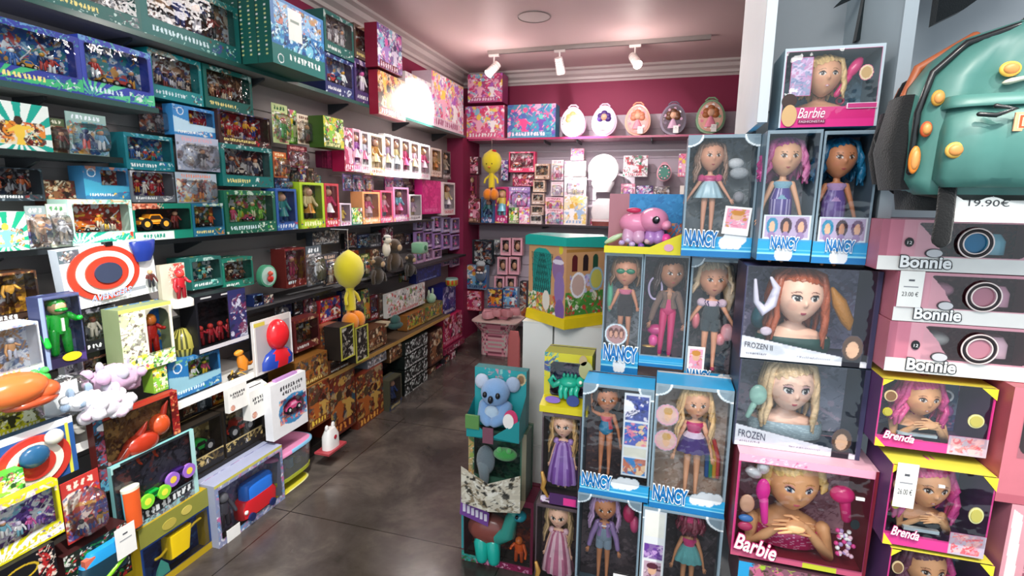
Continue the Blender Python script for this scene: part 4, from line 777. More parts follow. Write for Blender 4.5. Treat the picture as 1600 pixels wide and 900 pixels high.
LR([
 ('window', 128, 184, 478, 544, -2.08, .1, 'dark', '#1a1a20', '#8a8a92', 1, 'black figure box behind the green suited figure', 'boxed_figure', 'toy box'),
 ('wide', -14, 62, 425, 505, -2.12, .1, ['#b8862c', '#7a4a2a', '#3a2c22', '#d9a13c', '#8a5a3a'], '#3a2a22', '#e0c080', 1, 'dark box with a golden brown toy mask at the far left, waist height', 'boxed_mask', 'toy box'),
 ('window', 130, 183, 545, 592, -2.1, .1, 'brown', '#2c1a16', '#8a5a42', 2, 'dark brown box of small figures under the black figure box', 'boxed_playset', 'toy box', dict(hung=1)),
 ('window', 298, 347, 402, 450, -2.12, .14, 'teal', '#2a6a62', '#cfe8e0', 3, 'teal carry case of small figures, left of two on the dark shelf', 'boxed_playset', 'toy box', dict(hung=1)),
 ('window', 348, 396, 403, 449, -2.12, .14, 'brown', '#1f7a66', '#cfe8d8', 3, 'teal carry case of small figures, right of two on the dark shelf', 'boxed_playset', 'toy box', dict(hung=1)),
 ('wide', 446, 478, 388, 448, -2.14, .1, 'maroon', '#6a2420', '#d88a7a', 1, 'dark red textured pack beside the round green case', 'hanging_pack', 'toy pack', dict(hung=1)),
 ('blister', 479, 503, 384, 446, -2.14, .05, 'grey', '#4a5560', '#e8eef4', 1, 'glinting grey blister pack, right of the dark red textured pack', 'hanging_pack', 'toy pack', dict(hung=1)),
 ('blister', 504, 528, 396, 446, -2.14, .05, 'city', '#3a3a44', '#c8b0a0', 2, 'dark blister pack just left of the big yellow plush head', 'hanging_pack', 'toy pack', dict(hung=1)),
 ('flat', 488, 530, 360, 382, -2.2, .05, 'grey', '#3a4048', '#d8dce0', 0, 'small grey pack tucked under the lime green doll box', 'hanging_pack', 'toy pack', dict(hung=1)),
])
def x_(root, w, h, d, R):
    m = MB(); minifig(m, w * .55, -.03, h * .2, h * .68, '#b8222c', '#e84038', '#8a1a24', '#d02830', R); m.build('toy_figure', 'plastic', root)
    sub(root, 'base', 'plastic', lambda m: m.loft([(0, w * .6, -.02, .05, .03, 3), (h * .16, w * .6, -.02, .05, .03, 3), (h * .2, w * .6, -.02, .04, .02, 3)], '#dcd8d0', 20))
cust('cream card with a small red hooded figure, right of the toy shield', LB(252, 292, 412, 480, -2.04), .02, '#cfc8b4', lambda A, R: A.busy(R, .3, .5, 1, 1, ['#b83a34', '#e8e0d0', '#c8a890'], 18, .08), None, '#b8b09c', 'figure_on_card', extra=x_, snap=False)
def d_(A, R):
    A.busy(R, 0, 0, .45, 1, ['#e8e8d8', '#8a8a80', '#c8d8a0', '#5a4a3a'], 40, .07); A.busy(R, 0, 0, 1, .25, PALS['green'], 40, .06); A.rect(0, .95, 1, 1, '#d8d46a'); A.cut(.48, .24, .93, .82); A.cutell(.705, .8, .22, .14)
def x_(root, w, h, d, R):
    m = MB(); minifig(m, w * .68, d * .4, h * .2, h * .62, '#c02a22', '#e07a2a', '#a82018', '#e8882a', R); m.build('toy_figure', 'plastic', root)
cust('cream cartoon-print box with an arched window around a small red figure', LB(189, 272, 477, 578, -1.99), .09, '#f0ead0', d_, ['#1f66b8', '#2a7ac8', '#1a5aa0', '#e8c83a', '#2a70b8'], '#8a9a70', 'boxed_figure', extra=x_, snap=False)
t = thing('crackled_egg', 'olive green crackled toy egg between the cartoon box and the black figure box', 'toy egg', tuple(pix(288, 562, x=-2.08))); m = MB(); m.loft([(0, 0, 0, .02, .02), (.02, 0, 0, .04, .04), (.06, 0, 0, .052, .052), (.11, 0, 0, .044, .044), (.145, 0, 0, .022, .022), (.152, 0, 0, .004, .004)], lambda x, y, z: L('#4a4a22') if math.sin(z * 320 + math.sin(math.atan2(y, x) * 7) * 2) * math.sin(math.atan2(y, x) * 9) > .1 else L('#a8a04a'), 32); m.build('shell', 'plastic', t)
def x_(root, w, h, d, R):
    for k in range(5):
        m = MB(); minifig(m, w * (.12 + .19 * k), d * .25, h * .12, h * .36, '#b02430', '#c83a34', '#7a1a20', None, R); m.build('toy_figure', 'plastic', root)
    sub(root, 'title_strip', 'plastic', lambda m: m.box(0, -.003, h * .02, w, 0, h * .09, '#c8c4c8'))
cust('black window box with a row of small red winged figures', LB(306, 392, 456, 546, -2.0), .12, '#17171d', lambda A, R: (A.rect(.1, .95, .3, .97, '#c8c8c8').rect(.5, .95, .7, .97, '#c8c8c8').rect(.62, 0, 1, 1, '#2a2c5a').busy(R, .62, .1, 1, .9, ['#3a2a5a', '#6a2a4a', '#23233c', '#b8b8c8'], 30, .08), A.cut(.04, .12, .6, .9)), ['#17171c', '#2a2228', '#0f0f14', '#3a2428', '#1c1c24'], '#15151a', 'boxed_playset', extra=x_, snap=False)
def x_(root, w, h, d, R):
    m = MB(); cx = w * .56; m.loft([(h * .05, cx, .01, w * .42, .045), (h * .2, cx, .005, w * .40, .05), (h * .33, cx, .005, w * .3, .04), (h * .40, cx, 0, w * .12, .03)], lambda x, y, z: L('#c8202a') if abs(x - cx) < w * .16 or z < h * .12 else L('#233f9a'), 28)
    m.ell((cx, -.01, h * .66), (w * .25, .05, h * .29), '#d8242c', 24, 16); m.build('toy_bust', 'plastic', root)
cust('white open-fronted box with a red hooded bust, standing on the white boxes', LB(391, 457, 496, 579, -1.97), .06, '#d4d0cc', lambda A, R: (A.rect(.0, .9, .3, .97, '#c8b84a'), A.rect(0, 0, .02, 1, '#fafafa'), A.rect(.97, 0, 1, 1, '#fafafa'), A.rect(.06, .05, .94, .9, '#aaa4a8')), None, '#c8c4c0', 'boxed_bust', extra=x_, snap=False)
# white boxes under the bust
def wb(label, r, d, n):
    def dr(A, R): A.scrib(R, .12, .62, .88, .74, '#16181c', None, .0); A.scrib(R, .2, .5, .8, .6, '#16181c'); A.ell(.2, .15, .09, .11, '#d8a088').ring(.2, .15, .11, '#b86a5a')
    def ex(root, w, h, d, R): sub(root, 'sloping_top', 'card', lambda m: (m.add([(0, 0, h), (w, 0, h), (w, d, h * 1.16), (0, d, h * 1.16), (w, d, h), (0, d, h)], [(0, 1, 2, 3), (1, 4, 2), (0, 3, 5), (3, 2, 4, 5)], '#f2f0ea'), m.box(w * .2, .02, h * 1.02, w * .8, d * .5, h * 1.09, '#1c1e24')))
    cust(label, r, d, '#eeece6', dr, None, '#e2dfd8', 'white_toy_box', extra=ex, snap=False)
wb('white box with black lettering, left of the white stack, over the black truck boxes', LB(356, 388, 600, 640, -1.96), .16, 0)
wb('white box with black lettering, second in the white stack under the red bust', LB(389, 421, 606, 652, -1.95), .16, 0)
def d_(A, R): A.scrib(R, .25, .82, .9, .9, '#1c1e24'); A.scrib(R, .3, .73, .85, .8, '#1c1e24'); A.ell(.6, .42, .42, .27, '#3f86b8').busy(R, .2, .2, .98, .66, ['#c84a6a', '#e8a088', '#3a9ad0', '#6a3a5a', '#5ab0d8'], 30, .09); A.cutell(.6, .46, .3, .16)
def x_(root, w, h, d, R): sub(root, 'toy_car', 'plastic', lambda m: car(m, w * .36, .015, h * .36, w * .45, '#c84a7a', top='#e8a0c0')); sub(root, 'pink_lid', 'plastic', lambda m: m.box(w * .2, .01, h, w * .8, d * .7, h * 1.04, '#b88ac0'))
cust('white box with a big blue oval window, in front of the white stack', LB(424, 480, 590, 676, -1.90), .16, '#e8e8ea', d_, PALS['candy'], '#dcdcde', 'boxed_playset', extra=x_, snap=False)
# clear tubs
def tub(label, px, py, X, w, dd, h, lid, base):
    p = pix(px, py, x=X); r = thing('clear_tub', label, 'tub', (X - dd, p.y, p.z), 0)
    sub(r, 'tub_wall', 'tank', lambda m: m.loft([(0, 0, 0, dd * .9, w * .9, 3.5), (h, 0, 0, dd, w, 3.5)], '#ffffff', 36, caps=False)); sub(r, 'lid', 'plastic', lambda m: m.loft([(h, 0, 0, dd * 1.05, w * 1.05, 3.5), (h + .014, 0, 0, dd * 1.05, w * 1.05, 3.5), (h + .018, 0, 0, dd * .97, w * .97, 3.5)], (lambda x, y, z: L(lid[0]) if y < 0 else L(lid[1])), 40))
    sub(r, 'bottom', 'plastic', lambda m: m.loft([(-.004, 0, 0, dd * .92, w * .92, 3.5), (.018, 0, 0, dd * .93, w * .93, 3.5)], base, 36))
    for k in range(4): sub(r, 'building_block', 'plastic', lambda m: m.box(-dd * .5 + k * .02, -w * .7 + k * w * .38, .02, dd * .3, -w * .5 + k * w * .38, .05 + .012 * (k % 3), ['#b8c4c8', '#7a5aa0', '#5aa0b8', '#c8c0a0'][k]))
tub('clear plastic tub with a pink and blue lid, upper of two by the aisle', 466, 742, -1.90, .17, .095, .15, ('#d88ab0', '#7ab0d0'), '#b0b83a')
tub('clear plastic tub with a yellow rim, lower of two by the aisle', 462, 800, -1.90, .165, .092, .13, ('#c8c03a', '#c8c88a'), '#a8b4a0')
# black truck boxes on the low shelf
def tr(label, r, bc, tc):
    def ex(root, w, h, d, R):
        sub(root, 'toy_truck', 'plastic', lambda m: car(m, w * .14, d * .4, h * .30, w * .7, tc, big=1.35, top='#1c1c1c')); sub(root, 'dust_print', 'plastic', lambda m: m.text('N', w * .5, h * .1, w * .07, h * .1, '#e8e8ea', y=-.003, shear=.4))
    cust(label, r, .16, '#191715', lambda A, R: (A.busy(R, 0, .1, 1, .28, ['#c8b070', '#5a4a2a', '#191715', '#191715'], 26, .06), A.rect(0, .27, 1, .30, '#c8b27a'), A.cut(.03, .31, .97, .96)), ['#b89a62', '#8a7040', '#2a2420', '#5a4a30', '#d0b880'], '#2a241e', 'boxed_truck', extra=ex, snap=False)
tr('black box with a green monster truck against a desert print', LB(287, 350, 655, 752, -2.0), 0, '#1f9a3c'); tr('black box with a red monster truck against a desert print', LB(351, 410, 628, 712, -2.0), 0, '#b8352a')
# red creature box
def x_(root, w, h, d, R):
    def f(m):
        m.ell((w * .52, d * .4, h * .42), (w * .22, .035, h * .16), '#a8321c', 18, 12); m.ell((w * .76, d * .35, h * .58), (w * .12, .035, h * .16), '#c04a22', 16, 10)
        m.tube([(w * .36, d * .4, h * .42), (w * .24, d * .35, h * .30), (w * .14, d * .3, h * .34)], [.022, .015, .006], '#8a2a18')
        for a, b in ((.5, .62), (.78, .8)): m.tube([(w * a, d * .35, h * .55), (w * (a + .06), d * .3, h * b), (w * (a + .1), d * .2, h * (b + .08))], [.016, .011, .003], '#d0402c')
        for a in (.4, .6): m.tube([(w * a, d * .3, h * .36), (w * (a + .03), d * .2, h * .2), (w * (a + .06), d * .1, h * .16)], [.02, .014, .01], '#a83a20')
    sub(root, 'toy_dragon', 'plastic', f); m = MB(); minifig(m, w * .3, d * .25, h * .1, h * .3, '#b8762c', '#d8a05a', '#7a4a22', None, R); m.build('toy_figure', 'plastic', root); m = MB(); minifig(m, w * .12, d * .3, h * .1, h * .28, '#8a3a4a', '#d8a0a0', '#4a8ab0', None, R); m.build('toy_figure', 'plastic', root)
cust('big dark red box with a red horned creature, below the glaring purple toys', LB(148, 284, 632, 745, -1.95), .2, '#2c1c1a', lambda A, R: (A.rect(0, .95, 1, 1, '#b8402c'), A.rect(.9, 0, 1, 1, '#8a1c1c').busy(R, .9, 0, 1, 1, ['#b83a2a', '#5a1414', '#d88a5a'], 16, .06), A.busy(R, 0, 0, .1, 1, ['#3a6a8a', '#5aa0b8', '#8a3a4a', '#2a3a5a'], 22, .06), A.ell(.13, .88, .1, .05, '#e8e8ea'), A.cut(.1, .1, .89, .94)), ['#6a4a2c', '#4a3020', '#8a6a3a', '#3a2018', '#a07840'], '#5a1c18', 'boxed_creature', extra=x_, snap=False, top='#9a2a22')
# trucks with fat purple and green wheels
def x_(root, w, h, d, R):
    sub(root, 'toy_truck', 'plastic', lambda m: car(m, w * .56, d * .3, h * .34, w * .36, '#3a2068', '#9a6ac8', '#e8c84a', '#241440', 1.7)); sub(root, 'toy_truck', 'plastic', lambda m: car(m, w * .24, d * .2, h * .24, w * .34, '#18a23c', '#86d83a', '#e8e84a', '#0f5a24', 1.7))
    sub(root, 'cup_card', 'card', lambda m: (m.loft([(h * .1, w * .14, -.015, .03, .02), (h * .62, w * .14, -.015, .034, .022), (h * .66, w * .14, -.015, .034, .022)], lambda x, y, z: L('#e8602a') if abs(z - h * .35) < h * .09 and y < -.02 else (L('#e8e8d0') if z > h * .56 else L('#6ac0d0')), 20)))
cust('open tray box with a purple truck and a green truck on fat wheels', LB(168, 311, 700, 826, -1.93), .15, '#2a3034', lambda A, R: (A.poly([(.1, 0), (1, 0), (1, .3), (.6, .22), (.1, .12)], '#8a9aa0'), A.busy(R, .1, 0, 1, .2, ['#c8c8c8', '#3a3a44', '#8ac0c8', '#5a5a68'], 30, .06), A.scrib(R, .3, .08, .9, .18, '#dfe4e4', '#22262a', .05), A.rect(.94, 0, 1, 1, '#a8d4d0'), A.rect(0, .9, .1, 1, '#a8d4d0'), A.cut(.02, .24, .93, .97)), ['#2a2a34', '#4a4a58', '#1c1c24', '#6a3a3a', '#3a3a4a'], '#7ab4b4', 'boxed_truck', extra=x_, snap=False)
# second shield box
def x_(root, w, h, d, R):
    for k, (r, col) in enumerate(((1, '#c83c30'), (.76, '#ece4d4'), (.52, '#c83c30'))): sub(root, 'shield_ring', 'plastic', lambda m: m.plate(w * .5, h * .42, w * .42 * r, h * .46 * r, -.008 - .004 * k, 0, col, 40))
    sub(root, 'toy_ball', 'plastic', lambda m: m.ell((w * .72, -.02, h * .78), (w * .11, .02, h * .13), '#e0dccc', 12, 8)); sub(root, 'toy_hood', 'plastic', lambda m: m.ell((w * .46, -.03, h * .6), (w * .17, .02, h * .18), '#2a5a80', 14, 8))
cust('blue box with a red and white ringed shield at the far left edge', LB(-30, 122, 672, 772, -1.95), .12, '#2f5a9a', lambda A, R: (A.rect(0, .88, 1, 1, '#f0f0f0'), A.busy(R, 0, 0, .8, .8, ['#2a62a8', '#1a4a8a', '#8ac0e0'], 30, .1), A.rect(.9, 0, .94, .9, '#d8d84a'), A), None, '#2a4a6a', 'boxed_toy_shield', extra=x_, snap=False)
# yellow block toy in a blue tray
def x_(root, w, h, d, R):
    def f(m):
        m.loft([(h * .28, w * .52, d * .25, w * .15, .028, 7), (h * .62, w * .55, d * .25, w * .17, .03, 7)], '#f0cc1a', 28); m.tube([(w * .4, d * .2, h * .45), (w * .28, d * .15, h * .4), (w * .2, d * .1, h * .42)], .006, '#e8c42a', 7); m.tube([(w * .7, d * .2, h * .5), (w * .8, d * .15, h * .56), (w * .88, d * .1, h * .58)], .006, '#e8c42a', 7)
    sub(root, 'block_toy', 'plastic', f); sub(root, 'teal_toy', 'plastic', lambda m: m.prism([(w * .16, h * .1), (w * .36, h * .12), (w * .34, h * .26), (w * .27, h * .36), (w * .2, h * .24)], d * .02, d * .12, '#5ac0b0'))
    sub(root, 'header_board', 'card', lambda m: (m.box(0, -.002, h * .72, w, .002, h, '#8a8a3c'), m.plate(w * .4, h * .83, w * .10, h * .07, -.004, 0, '#b8a84a'), m.plate(w * .66, h * .87, w * .08, h * .06, -.004, 0, '#c8b85a')))
cust('blue tray box with a yellow block-shaped toy, at the foot of the left display', LB(216, 338, 776, 898, -1.92), .13, '#1c3c7a', lambda A, R: (A.rect(0, 0, 1, .12, '#b89a1c'), A.poly([(0, .72), (1, .72), (1, 1), (0, 1)], '#7a7a34'), A.cut(.03, .13, .97, .7)), ['#1c3c82', '#2a4a9a', '#142c66', '#1a3470', '#3a6ab0'], '#b89a1c', 'boxed_toy', extra=x_, snap=False)
def x_(root, w, h, d, R):
    def f(m): m.loft([(h * .26, w * .6, d * .3, w * .27, .04, 4), (h * .42, w * .6, d * .3, w * .28, .042, 4), (h * .5, w * .6, d * .3, w * .24, .038, 4)], '#c8242c', 26); m.loft([(h * .5, w * .62, d * .3, w * .22, .036, 4), (h * .66, w * .62, d * .3, w * .22, .036, 4), (h * .7, w * .62, d * .3, w * .2, .03, 4)], '#2a6fd0', 26); [m.cyl((w * a, d * .3 - .048, h * .26), (w * a, d * .3 - .03, h * .26), .02, .02, '#1a2a5a', 18) for a in (.44, .76)]; m.ell((w * .38, d * .3 - .035, h * .36), (.012, .008, .012), '#e8e8e0', 8, 6)
    sub(root, 'toy_bus', 'plastic', f); m = MB(); minifig(m, w * .16, d * .3, h * .3, h * .5, '#5a5a66', '#8a8a92', '#3a3a44', None, R); m.build('toy_figure', 'plastic', root); sub(root, 'price_tag', 'card', lambda m: m.box(w * .1, -.004, h * .02, w * .28, -.002, h * .3, '#f0f0ec'))
cust('pale purple floor box with a red and blue toy bus', LB(328, 446, 728, 838, -1.88), .12, '#8a90b0', lambda A, R: (A.busy(R, 0, 0, 1, 1, ['#b8b8d0', '#6a6a90', '#e8e8f0', '#c86a9a', '#5a9ad0'], 60, .08), A.rect(0, .96, 1, 1, '#c8c05a'), A.cut(.05, .22, .95, .92)), ['#8a8ab0', '#a8a8c8', '#6a6a98', '#b88ab0', '#c8c8d8'], '#9aa0b8', 'boxed_bus', extra=x_, snap=False)
LR([
 ('blister', 98, 160, 738, 840, -1.90, .06, 'hero', '#c03a34', '#f0d8c8', 3, 'red clear-topped pack of small figures below the ringed shield box', 'blister_pack', 'toy pack', dict(hung=1)),
 ('windowrays', -20, 100, 770, 868, -1.86, .1, 'purple', '#d8d020', '#f4f4f0', 3, 'yellow and violet toy pack at the far left edge near the floor', 'boxed_playset', 'toy box', dict(hung=1)),
 ('flat', -25, 42, 742, 800, -1.9, .1, 'green', '#4ab83a', '#f0e83a', 0, 'green and yellow pack at the far left edge, above the violet pack', 'boxed_game', 'toy box', dict(hung=1)),
 ('flat', -20, 80, 622, 676, -2.02, .08, ['#e8e020', '#3a3a1a', '#f4f4d0', '#c8c01a', '#8a8a2a'], '#d8d428', '#fafae0', 0, 'yellow spotted pack at the far left edge, under the orange toy head', 'boxed_game', 'toy box', dict(hung=1)),
 ('swoosh', 263, 346, 552, 622, -2.02, .1, 'green', '#2a6fa8', '#8ab8c8', 3, 'blue and green window box with bright green creatures beside the purple toys', 'boxed_playset', 'toy box', dict(hung=1)),
 ('flat', 239, 262, 572, 612, -2.0, .06, 'green', '#88b838', '#e8f0c0', 0, 'small lime print pack below the cream cartoon box', 'boxed_game', 'toy box', dict(hung=1)),
 ('wide', 100, 130, 548, 590, -2.06, .08, 'grey', '#d8d8e0', '#8a8a9a', 1, 'white and grey striped pack left of the dark brown box', 'boxed_game', 'toy box', dict(hung=1)),
 ('wide', -10, 66, 508, 590, -2.0, .1, ['#8a98b8', '#d0a070', '#e8ecf2', '#b0844a', '#c8d0e0'], '#dfe4ec', '#5a7ab8', 1, 'white and blue box with a brown toy mask at the far left', 'boxed_mask', 'toy box'),
 ('window', 459, 500, 496, 546, -2.05, .14, 'rust', '#6a2a2a', '#e8c8a0', 2, 'reddish window box just right of the red bust box', 'boxed_playset', 'toy box', dict(hung=1)),
 ('flat', 501, 532, 506, 552, -2.05, .12, 'rust', '#7c4024', '#f0d080', 0, 'orange-brown dinosaur box left of the yellow-framed crate', 'boxed_game', 'toy box', dict(hung=1)),
 ('flat', 462, 512, 548, 594, -2.0, .2, 'rust', '#8a5c28', '#f4e08a', 0, 'gold and orange box lying behind the low wooden-edged shelf lip', 'boxed_game', 'toy box'),
 ('window', 513, 560, 556, 592, -2.0, .2, 'brown', '#6a4028', '#c8b890', 2, 'brown window box with a blue base on the low wooden-edged shelf', 'boxed_playset', 'toy box'),
 ('flat', 482, 516, 598, 664, -1.97, .2, 'rust', '#7a4420', '#e8c84a', 0, 'orange and gold printed box standing on the floor behind the clear tubs', 'boxed_game', 'toy box'),
 ('flat', 517, 556, 592, 688, -1.98, .3, 'rust', '#642418', '#d88a3a', 0, 'tall dark red dinosaur box at floor level, left of two by the aisle', 'boxed_game', 'toy box'),
 ('flat', 557, 601, 575, 660, -1.98, .3, 'rust', '#74301e', '#e8a84a', 0, 'tall red flame-print box at floor level, right of two by the aisle', 'boxed_game', 'toy box'),
 ('doll', 606, 628, 590, 638, -1.93, .1, ['#1f3a6a', '#2a4a8a', '#16264a'], '#4a4a3a', '#c8b88a', 1, 'small box with a dark blue figure standing on the floor by the aisle', 'boxed_figure', 'toy box'),
 ('flat', 572, 606, 512, 545, -2.02, .2, 'brown', '#5a3a24', '#b89a6a', 0, 'brown plank-print box right of the yellow-framed crate', 'boxed_game', 'toy box'),
 ('flat', 574, 604, 546, 572, -2.0, .2, 'grey', '#6a7078', '#d8d8d8', 0, 'grey box under the brown plank-print box', 'boxed_game', 'toy box', dict(hung=1)),
 ('flat', 607, 629, 520, 566, -2.0, .2, 'brown', '#4a3420', '#8a7048', 0, 'dark brown box left of the stack of black and white packs', 'boxed_game', 'toy box'),
 ('flat', 500, 532, 466, 502, -2.12, .1, 'hero', '#b82a34', '#f0d8dc', 0, 'red box on its side below the dark glass cabinet gap', 'boxed_game', 'toy box', dict(hung=1)),
 ('flat', 604, 664, 448, 486, -2.1, .15, ['#c83a3a', '#e8e0dc', '#f0ece8', '#5a5a5a', '#7a9a4a'], '#c8c8c4', '#c02a2a', 0, 'grey game box with red lettering beside the small green plush', 'boxed_game', 'toy box', dict(hung=1)),
 ('flat', 665, 692, 475, 520, -2.05, .2, 'jungle', '#7a6a3a', '#e8d08a', 0, 'mustard and red printed box below the small green plush', 'boxed_game', 'toy box', dict(hung=1)),
 ('flat', 636, 664, 488, 522, -2.05, .2, 'jungle', '#8a5a2a', '#e8c84a', 0, 'orange-brown printed box below the grey game box', 'boxed_game', 'toy box', dict(hung=1)),
 ('flat', 672, 692, 524, 575, -2.02, .2, 'brown', '#4a302a', '#a86a4a', 0, 'dark brown box right of the black and white packs, on the low shelf', 'boxed_game', 'toy box'),
 ('flat', 650, 689, 398, 440, -2.12, .15, ['#16205a', '#1f2c7a', '#10163c', '#2a3a9a'], '#17205c', '#8a9ad0', 0, 'dark navy box under the lilac doll packs', 'boxed_game', 'toy box', dict(hung=1)),
 ('flat', 692, 712, 446, 490, -2.08, .16, ['#1a1f66', '#2a2f8a', '#5a3a8a', '#c8c8e8'], '#1b1f6a', '#e8e8f4', 0, 'tall dark blue box standing on the pink boxes near the corner', 'boxed_game', 'toy box', dict(hung=1)),
 ('flat', 693, 722, 492, 535, -2.05, .2, 'maroon', '#c02a5a', '#f0a0b8', 0, 'crimson and pink box below the tall dark blue box', 'boxed_game', 'toy box', dict(hung=1)),
 ('flat', 695, 726, 537, 560, -2.03, .2, 'maroon', '#8a2a4a', '#e8a0b0', 0, 'dull pink low box near the floor by the back corner', 'boxed_game', 'toy box', dict(hung=1)),
])
for k in range(4): LR([('flat', 632, 668, 528 + k * 20.5, 547 + k * 20.5, -1.97, .16, ['#e8ecec', '#16201e', '#0f1614', '#2a3a38', '#c8d4d0'], '#131a18', '#e8ecea', 0, 'black and white patterned pack, %s of four stacked by the aisle' % ('topmost', 'second from the top', 'third from the top', 'lowest')[k], 'boxed_game', 'toy box', dict(hung=1))])
def crate(label, xl, xr, yt, yb):
    note('L', rectL(xl, xr, yt, yb, -1.93), .16, lambda rr, dd: crate_(label, rr, dd, xl))
def crate_(label, rr, dd, xl):
    (a, b, z0), w, h = rr; r = thing('framed_crate', label, 'toy box', (a, b, z0), PI / 2); A = Art(w, h, texel((a, b, z0)), '#1d1a1a'); A.busy(random.Random(xl), 0, 0, 1, 1, ['#1d1a1a', '#3a3430', '#8a8478', '#c8c4b8', '#2a2826'], 40, .09); package(r, w, h, dd, A, '#2a2420')
    sub(r, 'yellow_frame', 'card', lambda m: [m.box(*q, '#b8b44a') for q in ((0, -.006, 0, .008, 0, h), (w - .008, -.006, 0, w, 0, h), (.008, -.006, 0, w - .008, 0, .008), (.008, -.006, h - .008, w - .008, 0, h))])
crate('black crate-like box with a yellow-green frame, left of two under the yellow plush', 532, 553, 508, 560); crate('black crate-like box with a yellow-green frame, right of two under the yellow plush', 554, 575, 509, 564)
# rounded toys, plush and masks
def plushthing(name, label, cat, px, py, X, parts, Y=None, rz=0, fin='plush', s=1.0):
    p = pix(px, py, x=X) if Y is None else pix(px, py, y=Y); r = thing(name, label, cat, tuple(p), rz)
    for nm, fn in parts: sub(r, nm, fn[0] if isinstance(fn, tuple) else fin, fn[1] if isinstance(fn, tuple) else fn)
    return r
def bird(label, px, py, X=None, Y=None, k=1., rz=PI / 2, face=False, zh=1.39):
    cord = zh - (pix(px, py, x=X) if Y is None else pix(px, py, y=Y)).z
    r = plushthing('plush_chick', label, 'plush toy', px, py, X, [
        ('body', lambda m: (m.loft([(.13 * k, 0, 0, .035 * k, .035 * k), (.20 * k, 0, 0, .036 * k, .034 * k), (.26 * k, 0, 0, .028 * k, .026 * k), (.29 * k, 0, 0, .03 * k, .03 * k)], '#e8d42a', 20), [m.tube([(s * .03 * k, 0, .25 * k), (s * .065 * k, -.01, .22 * k), (s * .075 * k, -.02, .18 * k)], [.013 * k, .012 * k, .012 * k], '#e8d42a') for s in (-1, 1)])),
        ('head', lambda m: (m.loft([(.28 * k, 0, 0, .03 * k, .03 * k), (.31 * k, 0, 0, .075 * k, .065 * k), (.37 * k, 0, 0, .105 * k, .09 * k), (.43 * k, 0, 0, .108 * k, .09 * k), (.48 * k, 0, 0, .085 * k, .07 * k), (.515 * k, 0, 0, .035 * k, .03 * k), (.53 * k, 0, 0, .006, .006)], '#e6d72c', 28))),
        ('foot', lambda m: (m.tube([(.02 * k, 0, .13 * k), (.03 * k, 0, .09 * k)], .014 * k, '#e8a02a'), m.ell((.038 * k, -.02 * k, .055 * k), (.048 * k, .06 * k, .062 * k), '#ee8c1c', 14, 10))),
        ('foot', lambda m: (m.tube([(-.02 * k, 0, .13 * k), (-.03 * k, 0, .09 * k)], .014 * k, '#e8a02a'), m.ell((-.038 * k, -.02 * k, .055 * k), (.048 * k, .06 * k, .062 * k), '#ee8c1c', 14, 10))),
        ('hanging_cord', ('cloth', lambda m: (m.tube([(0, 0, .525 * k), (0, 0, cord)], .0015, '#d8c8b8', 5), m.tube([(0, -.004, cord), (0, .13 if Y is None else .09, cord)], .003, '#b8bcc0', 6))))], Y=Y, rz=rz)
    if face: sub(r, 'bead_eye', 'plastic', lambda m: m.ell((-.03 * k, -.085 * k, .375 * k), .007 * k, '#15151a', 8, 6)); sub(r, 'bead_eye', 'plastic', lambda m: m.ell((.03 * k, -.085 * k, .375 * k), .007 * k, '#15151a', 8, 6)); sub(r, 'beak', 'plush', lambda m: m.ell((0, -.09 * k, .34 * k), (.018 * k, .02 * k, .01 * k), '#f0a020', 10, 6)); sub(r, 'bow', 'cloth', lambda m: m.ell((.03 * k, -.02 * k, .51 * k), (.03 * k, .015 * k, .016 * k), '#b02030', 10, 6))
    return r
bird('yellow plush chick with an orange bottom, hanging large in the middle of the left side', 549, 513, X=-2.00, k=1.0)
bird('yellow plush chick with a red bow, hanging on the back wall', 768, 312, Y=5.42, k=1.0, rz=0, face=True, zh=2.23)
plushthing('toy_dinosaur', 'orange toy dinosaur head at the far left edge, above the yellow spotted pack', 'toy', 22, 640, -1.93, [('head', ('plastic', lambda m: (m.ell((0, 0, .06), (.06, .10, .055), '#d8703a', 22, 14, jit=.03), m.ell((0, .08, .035), (.045, .05, .035), '#c85a30', 16, 10)))), ('jaw', ('plastic', lambda m: m.ell((.01, .04, .012), (.045, .08, .02), '#a8482a', 14, 8)))])
plushthing('toy_frog', 'small bright green rounded toy behind the orange dinosaur head', 'toy', 62, 606, -2.0, [('body', ('plastic', lambda m: m.ell((0, 0, .03), (.03, .035, .028), '#3fae4a', 14, 9))), ('eye', ('plastic', lambda m: m.ell((.01, -.015, .058), .013, '#4fc05a', 10, 7))), ('eye', ('plastic', lambda m: m.ell((.01, .015, .058), .013, '#4fc05a', 10, 7)))])
def lump(label, px, py, X, c1, c2, s=1., name='unicorn_mask'):
    R = random.Random(px)
    plushthing(name, label, 'plush toy', px, py, X, [('head', lambda m: m.ell((0, 0, .055 * s), (.06 * s, .085 * s, .055 * s), c1, 22, 14, jit=.05, seed=px)), ('fluff', lambda m: [m.ell((R.uniform(-.02, .05) * s, R.uniform(-.09, .09) * s, R.uniform(.01, .09) * s), R.uniform(.018, .03) * s, R.choice([c1, c2]), 10, 7, jit=.12, seed=k) for k in range(26)]), ('ear', lambda m: m.ell((0, .05 * s, .11 * s), (.012, .014, .024), c2)), ('ear', lambda m: m.ell((0, -.05 * s, .11 * s), (.012, .014, .024), c2))])
lump('lilac-grey fluffy plush lying in the bright light on the lower left shelf', 182, 612, -2.0, '#d0a8c8', '#b8b4c4', 1.0, 'plush_toy')
lump('white fluffy plush in front of the lilac-grey one in the bright light', 168, 650, -1.93, '#f0eaf2', '#e8c8dc', .85, 'plush_toy')
lump('small white and pink plush at the left end of the bright pile', 128, 640, -1.95, '#e8eaf0', '#8aa0b8', .6, 'plush_toy')
